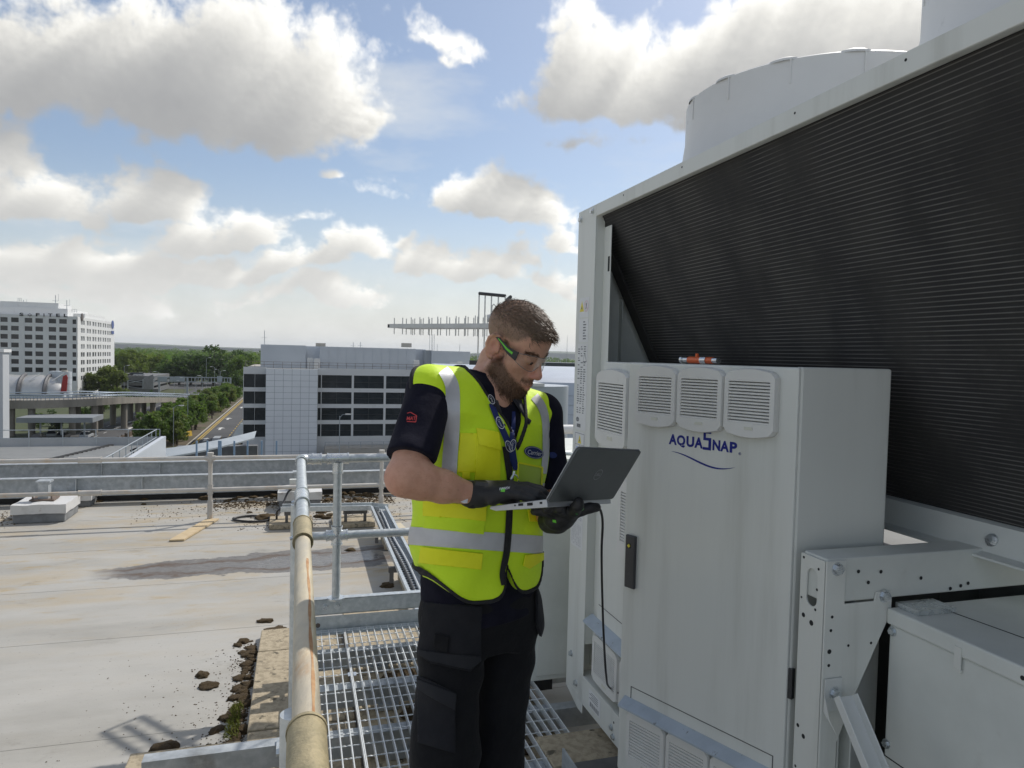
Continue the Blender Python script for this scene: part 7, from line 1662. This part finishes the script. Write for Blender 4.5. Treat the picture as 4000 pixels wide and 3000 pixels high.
# pockets
patch('phone_pocket', VVt, VQ, [(1797, 1690), (1860, 1693), (1854, 1843), (1787, 1843)], .005, M_pock, vo, .004)
patch('chest_pocket', VVt, VQ, [(1860, 1690), (1950, 1712), (1950, 1887), (1853, 1875)], .006, M_pock, vo, .005)
patch('pocket_flap', VVt, VQ, [(1857, 1671), (1943, 1690), (1951, 1756), (1868, 1738)], .010, M_pock, vo, .003)
patch('lower_pocket', VVt, VQ, [(1664, 1990), (1892, 2012), (1886, 2086), (1660, 2062)], .006, M_vest, vo, .004)
patch('pocket_flap', VVt, VQ, [(1662, 1950), (1896, 1976), (1890, 2033), (1662, 2012)], .010, M_pock, vo, .003)
patch('pocket_base', VVt, VQ, [(1652, 2134), (1882, 2160), (1875, 2222), (1643, 2194)], .008, M_pock, vo, .004)
patch('side_pocket', VVt, VQ, [(2056, 1990), (2104, 1985), (2104, 2040), (2062, 2036)], .006, M_pock, vo, .003)
patch('side_pocket_base', VVt, VQ, [(2046, 2166), (2116, 2158), (2116, 2186), (2062, 2220), (2038, 2208)], .007, M_pock, vo, .003)
patch('card_window', VVt, VQ, [(2020, 1806), (2114, 1826), (2110, 1905), (2018, 1892)], .003, mat('card_film', (.46, .62, .06), rough=.25), vo, .002)
for a_, b_ in (((2020, 1806), (2114, 1826)), ((2114, 1826), (2110, 1905)), ((2020, 1806), (2018, 1892))): ribbon('window_piping', bvv, [a_, ((a_[0] + b_[0]) / 2, (a_[1] + b_[1]) / 2), b_], .0045, M_pock, vo, 3.5)
ribbon('zip', bvv, [(1972, 1742), (1979, 1790), (1988, 1850), (1991, 1900), (1988, 1980), (1984, 2060), (1977, 2150), (1966, 2210), (1962, 2250), (1970, 2290)], .0035, M_trim, vo, 13, bulge=.003)
patch('hanging_loop', VVt, VQ, [(1805, 1843), (1834, 1843), (1833, 1868), (1805, 1866)], .006, M_pock, vo, .003)
# emblem on the chest
em = decal('badge', bvv, *disc2(38, 24), (2083, 1767), (1, .16), (.05, 1), .0025, M_navy, vo)
vs, fs = text_mesh('Carrier', 1, .30, .005); w_ = max(p[0] for p in vs) - min(p[0] for p in vs)
decal('badge_name', bvv, [(p[0], -p[1] + .30, 0) for p in vs], fs, (2083 - 27, 1767 - 3), (54 / w_, 54 / w_ * .16), (0, 25), .0036, M_wht, vo)
n_ = 36; ring = [(35 * math.cos(2 * math.pi * i / n_), 21.5 * math.sin(2 * math.pi * i / n_), 0) for i in range(n_)] + [(33.6 * math.cos(2 * math.pi * i / n_), 20.2 * math.sin(2 * math.pi * i / n_), 0) for i in range(n_)]
decal('badge_ring', bvv, ring, [(i, (i + 1) % n_, n_ + (i + 1) % n_, n_ + i) for i in range(n_)], (2083, 1767), (1, .16), (.05, 1), .0036, M_wht, vo)
# sleeve mark
mk = MB(); vs, fs = text_mesh('MAT', 1, .25, .02); w_ = max(p[0] for p in vs)
decal('sleeve_mark', bvs, [(p[0], -p[1], 0) for p in vs], fs, (1588, 1643), (38 / w_, 0), (0, 20), .0022, mat('red_print', (.55, .05, .05), rough=.7), MAN.o)
fr_ = [(1592, 1616), (1604, 1612), (1628, 1626), (1624, 1650), (1590, 1648)]
for a_, b_ in zip(fr_[:-1], fr_[1:]): ribbon('sleeve_mark_frame', bvs, [a_, ((a_[0] + b_[0]) / 2, (a_[1] + b_[1]) / 2), b_], .002, MATS['red_print'], MAN.o, 1.6)
decal('sleeve_badge', bvs, *disc2(16, 12), (2158, 1778), (1, .1), (0, 1), .002, M_navy, MAN.o)
# lanyard over shirt and vest: cast on whichever lies in front
class Two:
    def __init__(s, *b): s.b = b
    def ray_cast(s, o, d):
        hs = [h for h in (b_.ray_cast(o, d) for b_ in s.b) if h[0] is not None]; return min(hs, key=lambda h: h[3]) if hs else (None, None, None, None)
both = Two(bvs, bvv)
la = t.part('lanyard_clip', MB().tube([P3(2008, 1842, 1.868), P3(2004, 1858, 1.862), P3(1996, 1872, 1.86)], .004, n=8).tube([P3(2010 + 15 * math.cos(a), 1876 + 22 * math.sin(a), 1.86) for a in np.linspace(0, 6.0, 16)], .0014, n=6), M_zinc)
ribbon('lanyard', both, [(1914, 1578, 10), (1940, 1640, 11), (1968, 1700, 12), (1988, 1752, 13), (2006, 1815, 11), (2008, 1836, 7)], .005, M_navy, MAN.o)
ribbon('lanyard', both, [(2000, 1612, 6), (1999, 1660, 8), (1994, 1710, 10), (1998, 1756, 10), (2006, 1812, 10)], .0072, M_navy, MAN.o)
for (x, y), sc, rot in (((1911, 1566), 11, 1.1), ((1946, 1655), 13, 1.1), ((1979, 1742), 12, 1.15), ((1994, 1738), 12, 1.75)):
    n_ = 24; ring = [(k * 1.9 * math.cos(2 * math.pi * i / n_), k * math.sin(2 * math.pi * i / n_), 0) for k in (1, .86) for i in range(n_)]
    decal('lanyard_oval', both, ring, [(i, (i + 1) % n_, n_ + (i + 1) % n_, n_ + i) for i in range(n_)], (x, y), (sc * math.cos(rot), sc * math.sin(rot)), (-sc * math.sin(rot), sc * math.cos(rot)), .0098, M_wht, MAN.o)
    vs, fs = text_mesh('Carrier', 1, .3, .0); w_ = max(p[0] for p in vs)
    decal('lanyard_name', both, [((p[0] / w_ - .5) * 2.6, -(p[1] - .3) * .9, 0) for p in vs], fs, (x, y), (sc * math.cos(rot), sc * math.sin(rot)), (-sc * math.sin(rot), sc * math.cos(rot)), .0098, M_wht, MAN.o)
# ------------------------------------------------------------------ trousers
tr = Field((-.36, 1.62, .42), (.18, 2.30, 1.30), .0046)
def leg(a, b_, c_, ra, rb, rc):
    tr.cap(A3(a), A3(b_), ra, rb, .025); tr.cap(A3(b_), A3(c_), rb, rc, .03)
HRt, KRt = P3(1768, 2400, 1.975), P3(1742, 2930, 1.88); HLf, KLf = P3(1990, 2390, 2.08), P3(1932, 2930, 2.02)
ARt = Vector((KRt.x - .004, KRt.y + .045, .43)); ALf = Vector((KLf.x + .0, KLf.y + .05, .43))
tr.join(lambda x, y, z: np.maximum(np.maximum(torso(x, y, z, -.014)[0], z - 1.29), 1.10 - z), (-.32, 1.76, 1.08), (.16, 2.26, 1.30), .02)
leg(HRt, KRt, ARt, .090, .088, .085); leg(HLf, KLf, ALf, .088, .082, .082)
tr.cap(A3(P3(1860, 2380, 2.0)), A3(P3(1905, 2400, 2.04)), .088, .088, .03)
qs = tr.sl(tr.lo, tr.lo + tr.h * tr.n); X, Y, Z = tr.grid(qs)
tr.d += .0045 * np.sin(26 * Z + 30 * X + 3 * np.sin(11 * Z)) * np.sin(17 * X - 9 * Z + 6 * Y) + .0030 * np.sin(47 * Z + 22 * X) * np.sin(31 * Y + 12 * Z)
tr.d = np.maximum(tr.d, .425 - Z)
TVt, TQ = tr.net(2); to = put('trousers', TVt, TQ, M_trou)
patch('holster_pocket', TVt, TQ, [(1662, 2352), (1880, 2366), (1872, 2578), (1832, 2622), (1690, 2592), (1640, 2556)], .008, M_pkt2, to, .006)
patch('pocket_panel', TVt, TQ, [(1648, 2540), (1868, 2560), (1866, 2580), (1830, 2612), (1692, 2584), (1642, 2552)], .0135, mat('charcoal_cordura_light', (.024, .025, .029), (.029, .030, .034), 14, .88, sheen=.06, spec=.25), to, .003)
patch('pocket_loop', TVt, TQ, [(1708, 2470), (1758, 2485), (1752, 2545), (1704, 2530)], .0145, M_trou, to, .003)
patch('cargo_pocket', TVt, TQ, [(1640, 2640), (1680, 2655), (1778, 2708), (1776, 2940), (1640, 2900)], .009, M_pkt2, to, .006)
patch('cargo_flap', TVt, TQ, [(1644, 2650), (1690, 2670), (1778, 2712), (1776, 2768), (1650, 2690)], .013, MATS['charcoal_cordura_light'], to, .003)
patch('hip_pocket', TVt, TQ, [(2084, 2300), (2128, 2310), (2128, 2440), (2106, 2500), (2088, 2440)], .012, M_pkt2, to, .008)
# boots
for nm, a_ in (('R', ARt), ('L', ALf)):
    bt = Field((a_.x - .16, a_.y - .24, ZG), (a_.x + .18, a_.y + .12, .50), .006); ax_ = EY * .9 + EX * (.15 if nm == 'R' else -.25); c0 = np.array([a_.x, a_.y, 0])
    bt.cap(c0 + EZ * .50, c0 + EZ * .40, .062, .058, .02); bt.cap(c0 + EZ * .365 - ax_ * .03, c0 + EZ * .355 + ax_ * .13, .052, .047, .03); bt.cap(c0 + EZ * .35 + ax_ * .13, c0 + EZ * .345 + ax_ * .18, .048, .042, .02)
    X, Y, Z = bt.grid(bt.sl(bt.lo, bt.lo + bt.h * bt.n)); bt.d = np.maximum(bt.d, ZG + .012 - Z); BV_, BQ_ = bt.net(2); put('boot', BV_, BQ_, mat('black_leather', (.016, .015, .014), rough=.45))
# ------------------------------------------------------------------ gloves
def chain(fd, pts, rs, k=.0035):
    for i in range(len(pts) - 1): fd.cap(A3(pts[i]), A3(pts[i + 1]), rs[i], rs[i + 1], k)
g = Field(A3(P3(1815, 2000, 1.8100)) - np.array([.02, .12, .03]), A3(P3(2160, 1870, 1.7400)) + np.array([.03, .14, .03]), .0026)
dR = lambda px, py, d_: P3(px, py, d_)
g.cap(A3(dR(1836, 1930, 1.7970)), A3(dR(1872, 1930, 1.7900)), .0335, .033, .008)
for a_, b_, ra, rb in ((dR(1872, 1934, 1.7850), dR(1978, 1924, 1.7550), .027, .0205), (dR(1872, 1926, 1.7950), dR(1990, 1912, 1.7750), .028, .021), (dR(1872, 1922, 1.8100), dR(1995, 1907, 1.7950), .027, .0205), (dR(1875, 1928, 1.8200), dR(1990, 1908, 1.8150), .025, .020)): g.cap(A3(a_), A3(b_), ra, rb, .012)
chain(g, [dR(1925, 1948, 1.7620), dR(1978, 1926, 1.7520), dR(2030, 1932, 1.7400), dR(2082, 1953, 1.7350)], [.018, .0150, .0125, .0105])          # little finger, nearest the camera
chain(g, [dR(1985, 1916, 1.7730), dR(2050, 1918, 1.7550), dR(2098, 1932, 1.7470), dR(2124, 1952, 1.7450)], [.0195, .0145, .0130, .0112])
chain(g, [dR(1992, 1909, 1.7930), dR(2066, 1910, 1.7750), dR(2118, 1924, 1.7670), dR(2142, 1948, 1.7650)], [.0195, .0145, .0130, .0112])
chain(g, [dR(1988, 1908, 1.8150), dR(2058, 1904, 1.8080), dR(2108, 1914, 1.8050), dR(2136, 1938, 1.8050)], [.019, .0145, .0128, .011])
chain(g, [dR(1890, 1935, 1.8330), dR(1940, 1940, 1.8550), dR(1985, 1952, 1.8600), dR(2015, 1962, 1.8550)], [.022, .017, .0145, .012])             # thumb, on the far side
GV, GQ = g.net(2); go_ = put('glove', GV, GQ, M_glove); bvg = BV(GV, GQ)
cf = Field(A3(P3(1815, 1985, 1.8100)) - np.array([.03, .09, .02]), A3(P3(1870, 1870, 1.7800)) + np.array([.03, .09, .02]), .0026)
cf.cap(A3(dR(1846, 1930, 1.7950)), A3(dR(1866, 1930, 1.7910)), .0365, .0345, .004); cax_ = A3(WRR) - A3(ELR); cax_ /= np.linalg.norm(cax_); c0 = A3(dR(1838, 1930, 1.7960))
X, Y, Z = cf.grid(cf.sl(cf.lo, cf.lo + cf.h * cf.n)); cf.d = np.maximum(cf.d, -((X - c0[0]) * cax_[0] + (Y - c0[1]) * cax_[1] + (Z - c0[2]) * cax_[2]) + .002 * np.sin(60 * Z) ) + .0007 * np.sin(900 * (Z + .3 * X))
V_, Q_ = cf.net(1); put('glove_cuff', V_, Q_, M_cuff, go_)
decal('glove_mark', bvg, [(0, 0, 0), (16, 1, 0), (14, 14, 0), (-2, 13, 0)], [(0, 1, 2, 3)], (1958, 1908), (1, 0), (0, 1), .0012, M_green, go_)
vs, fs = text_mesh('AShield', 1, 0, .015); w_ = max(p[0] for p in vs); decal('glove_print', bvg, [(p[0], -p[1], 0) for p in vs], fs, (1992, 1901), (-40 / w_, 2), (0, -13), .0012, M_wht, go_)
cfl = MB().add([P3(1858, 1880, 1.7400), P3(1908, 1884, 1.7400), P3(1907, 1899, 1.7400), P3(1857, 1896, 1.7400)], [(0, 1, 2, 3)]); cl_ = t.part('cuff_label', cfl, M_blackp, go_); so_ = cl_.modifiers.new('thick', 'SOLIDIFY'); so_.thickness = .001
vs, fs = text_mesh('SUPERTOUCH', 1, 0, .01); w_ = max(p[0] for p in vs); tx_ = MB().add([P3(1861 + p[0] / w_ * 43, 1893 + p[0] / w_ * 2.5 - p[1] * 9, 1.7985) for p in vs], fs); t.part('cuff_label_print', tx_, M_wht, cl_)
cl2 = MB().add([P3(1828, 1948, 1.7550), P3(1798, 1960, 1.7450), P3(1812, 1966, 1.7430), P3(1826, 1965, 1.7500)], [(0, 1, 2, 3)]); t.part('care_label', cl2, M_wht, go_)
g = Field(A3(P3(2070, 2085, 1.8900)) - np.array([.03, .26, .02]), A3(P3(2350, 1940, 1.8400)) + np.array([.03, .20, .03]), .0026)
g.cap(A3(P3(2150, 2034, 1.8950)), A3(P3(2176, 2030, 1.8600)), .034, .037, .01)
g.ell(A3(P3(2184, 2026, 1.8250)), (.040, .046, .031), None, .015); g.ell(A3(P3(2205, 2008, 1.8000)), (.036, .040, .026), None, .015)
chain(g, [P3(2185, 2008, 1.8000), P3(2140, 1998, 1.7750), P3(2100, 1994, 1.7800), P3(2088, 1997, 1.8000)], [.022, .0150, .0130, .0110])
chain(g, [P3(2195, 2000, 1.7900), P3(2165, 1988, 1.7600), P3(2140, 1984, 1.7500), P3(2130, 1986, 1.7700)], [.020, .0150, .0130, .0110])
chain(g, [P3(2205, 2004, 1.7900), P3(2200, 1990, 1.7500), P3(2188, 1984, 1.7300), P3(2176, 1988, 1.7400)], [.020, .0155, .0135, .0115])
chain(g, [P3(2222, 2004, 1.8000), P3(2270, 1992, 1.7700), P3(2305, 1984, 1.7700), P3(2330, 1982, 1.7800)], [.021, .0155, .0135, .0115])
chain(g, [P3(2215, 2010, 1.7900), P3(2245, 1992, 1.7400), P3(2258, 1974, 1.7050), P3(2260, 1962, 1.7020)], [.022, .0165, .0145, .0125])
GV, GQ = g.net(2); gl = put('glove', GV, GQ, M_glove); bvg2 = BV(GV, GQ)
decal('glove_mark', bvg2, [(0, 0, 0), (14, 3, 0), (16, 14, 0), (2, 11, 0)], [(0, 1, 2, 3)], (2158, 2028), (1, 0), (0, 1), .0012, M_green, gl)
decal('finger_band', bvg2, [(0, 0, 0), (10, -6, 0), (14, 6, 0), (-14, 26, 0), (-20, 22, 0)], [(0, 1, 2, 3, 4)], (2268, 1984), (1, 0), (0, 1), .0012, mat('dark_green', (.03, .22, .03), rough=.5), gl)
# ------------------------------------------------------------------ safety glasses, in the head's own axes
def LN(a, u, rho=.076): return Vector(HP3(rho * math.sin(a), .026 + rho * math.cos(a), u))
gl_ = MB(); n = 30; rows = []
for i in range(n + 1):
    a = math.radians(-66 + 132 * i / n); k = abs(a) / math.radians(66); mid = math.exp(-(a / .24) ** 2)
    uu = .030 - .010 * k ** 3 - .002 * mid; ul = -.018 + .020 * k ** 2.5 + .022 * mid
    rows.append([LN(a, ul + (uu - ul) * j / 6, .076 + .004 * k) for j in range(7)])
gl_.add([p for r_ in rows for p in r_], [(7 * i + j, 7 * i + 7 + j, 7 * i + 8 + j, 7 * i + 1 + j) for i in range(n) for j in range(6)], True)
mg = bpy.data.materials.new('clear_lens'); mg.use_nodes = True; N = NT(mg.node_tree); bs = N.n['Principled BSDF']; ou = N.n['Material Output']
tr_ = N.new('ShaderNodeBsdfTransparent'); tr_.inputs[0].default_value = (.93, .95, .95, 1); gs = N.new('ShaderNodeBsdfGlossy'); gs.inputs['Roughness'].default_value = .05; fr2 = N.new('ShaderNodeFresnel'); fr2.inputs[0].default_value = 1.35; mx = N.new('ShaderNodeMixShader')
N.put(mx.inputs[0], N.math('MULTIPLY', fr2.outputs[0], .30)); N.link(tr_.outputs[0], mx.inputs[1]); N.link(gs.outputs[0], mx.inputs[2]); N.link(mx.outputs[0], ou.inputs['Surface'])
SG = Thing('safety_glasses', 'clear wraparound safety glasses with black and green temples on the worker', 'glasses', tuple(Vector(HP3(0, .09, .01))), 'W')
SG.part('lens', gl_, mg)
for j_ in (-1, 0): SG.part('lens_rim', MB().tube([r_[j_] for r_ in rows], .0008, n=6), mat('clear_rim', (.42, .46, .46), rough=.1, trans=.6))
for sg in (1, -1):
    w0 = math.radians(62) * sg
    pts = [LN(w0, .012, .081), Vector(HP3(sg * .080, .035, .016)), Vector(HP3(sg * .083, .012, .024)), Vector(HP3(sg * .084, -.010, .030)), Vector(HP3(sg * .083, -.026, .026))]
    hh = [.0125, .0090, .0052, .0032, .003]; mb = MB(); vs = []
    P_ = smooth(pts, 4)
    for i, p in enumerate(P_):
        s_ = i / (len(P_) - 1); h = np.interp(s_, np.linspace(0, 1, 5), hh); o_ = Vector(HR) * sg * .0018
        vs += [p + Vector(HU) * h - o_, p + Vector(HU) * h + o_, p - Vector(HU) * h + o_, p - Vector(HU) * h - o_]
    m_ = len(P_); mb.add(vs, [(4 * i + k, 4 * i + 4 + k, 4 * i + 4 + (k + 1) % 4, 4 * i + (k + 1) % 4) for i in range(m_ - 1) for k in range(4)] + [(0, 1, 2, 3)]); tp_ = SG.part('temple', mb, M_blackp)
    gm = MB(); vs = []
    for i in range(2, 12):
        p = P_[i]; s_ = i / (m_ - 1); h = np.interp(s_, np.linspace(0, 1, 5), hh) * .40; o_ = Vector(HR) * sg * .0024; vs += [p + Vector(HU) * h + o_, p - Vector(HU) * h * .6 + o_]
    gm.add(vs, [(2 * i, 2 * i + 1, 2 * i + 3, 2 * i + 2) for i in range(9)]); SG.part('green_inlay', gm, M_green, tp_)
# ------------------------------------------------------------------ laptop
N0, N1, N2 = P3(1912, 1988, 1.7750), P3(2138, 1972, 1.6650), P3(2386, 1958, 1.8750); N3 = N0 + (N2 - N1)
fL = (N1 - N0).normalized(); aL = (N2 - N1).normalized(); uL = aL.cross(fL).normalized()
if uL.z < 0: uL = -uL
LP = Thing('laptop', 'slim silver laptop held open by the worker', 'laptop', tuple((N0 + N2) / 2), 'W')
dL_, wL = (N1 - N0).length, (N2 - N1).length; M_sil = mat('silver_aluminium', (.52, .54, .56), (.50, .52, .54), 30, .35, .6); M_lid = mat('grey_lid', (.105, .115, .118), (.095, .105, .108), 20, .42, .25)
pr = [(0, 0), (.004, .0065), (dL_, .013), (dL_, -.006), (.02, -.006)]
bp_ = LP.part('base', MB().prism(pr, N0, fL, uL, aL, 0, wL), M_sil, bevel=.0012)
LP.part('keyboard', MB().obox(N0, fL, aL, uL, dL_ * .40, dL_ * .93, wL * .06, wL * .94, .0118, .0136), M_blackp, bp_); LP.part('trackpad', MB().obox(N0, fL, aL, uL, dL_ * .08, dL_ * .36, wL * .35, wL * .62, .0092, .0104), mat('pad_grey', (.3, .31, .32), rough=.4), bp_)
po = MB()
for s0, s1, h0, h1 in ((.52, .60, .002, .008), (.67, .76, .001, .008), (.88, .92, .003, .008)): po.prism([(dL_ * s0, h0), (dL_ * s1, h0), (dL_ * s1, h1), (dL_ * s0, h1)], N0, fL, uL, -aL, .0, .0008)
po.cyl(N0 + fL * dL_ * .46 + uL * .004, N0 + fL * dL_ * .46 + uL * .004 - aL * .0008, .0022, n=12); LP.part('ports', po, M_dark, bp_)
T1, T2 = P3(2238, 1746, 1.6100), P3(2516, 1755, 1.8250); H1, H2 = N1 + uL * .009, N2 + uL * .009
lx = (H2 - H1).normalized(); ly = (T1 - H1); ly = (ly - lx * ly.dot(lx)); LH = ly.length; ly.normalize(); ln = lx.cross(ly).normalized()
if ln.dot(FW) > 0: ln = -ln                                               # outward = towards the camera
LW = (H2 - H1).length * 1.02
ld = LP.part('lid', MB().prism(rrect(-.004, LW, 0, LH, .008), H1, lx, ly, ln, 0, .0055), M_lid, bevel=.001)
LP.part('lid_edge', MB().prism(rrect(-.0055, LW + .0015, -.001, LH + .0015, .009), H1, lx, ly, ln, -.0015, -.0001), M_sil, ld)
LP.part('screen', MB().prism(rrect(.004, LW - .008, .008, LH - .006, .003), H1, lx, ly, ln, -.0022, -.0016), mat('screen_glass', (.02, .022, .025), rough=.1), ld)
lo_ = MB(); c_ = H1 + lx * (LW * .5) + ly * (LH * .52); lo_.ring([(.0155 * math.cos(i * .262), .0155 * math.sin(i * .262)) for i in range(24)], [(.0140 * math.cos(i * .262), .0140 * math.sin(i * .262)) for i in range(24)], c_, lx, ly, ln, .0055, .0059)
text_on(lo_, 'DELL', c_ - lx * .0125 - ly * .0035, lx, ly, ln, .0059, size=.0105, bold=.0002); LP.part('emblem', lo_, mat('emblem_silver', (.30, .31, .32), rough=.3, metal=.6), ld)
# cable from the laptop into the cabinet
p_ = [P3(2332, 1978, 1.90), P3(2348, 2000, 1.93), P3(2354, 2050, 1.98), P3(2350, 2150, 2.05), P3(2352, 2300, 2.12), P3(2358, 2480, 2.2), P3(2368, 2640, 2.28), L2W(atv(2380, 2685, V0 - .02)), L2W(atv(2425, 2712, V0 + .0))]
solo('data_cable', MB().tube(smooth(p_, 6), .0036, n=8), M_cable, 'thin black data cable hanging from laptop to control cabinet', 'cable', tuple(p_[0]), 'W')
# ================================================================== hazy summer air
hz = MB().box(-14500, 14500, -14500, 14500, ZGR - 4, 150)
ho_ = link('haze', hz.mesh('haze', None)); ho_['kind'] = 'stuff'; ho_['label'] = 'pale summer haze over the plain'; ho_['category'] = 'haze'
mh = bpy.data.materials.new('haze_air'); mh.use_nodes = True; N = NT(mh.node_tree); N.n.clear()
o_ = N.new('ShaderNodeOutputMaterial'); pv = N.new('ShaderNodeVolumePrincipled'); pv.inputs['Color'].default_value = (.86, .93, 1.0, 1); pv.inputs['Density'].default_value = .00006; pv.inputs['Anisotropy'].default_value = .2
N.link(pv.outputs[0], o_.inputs['Volume']); ho_.data.materials.append(mh)
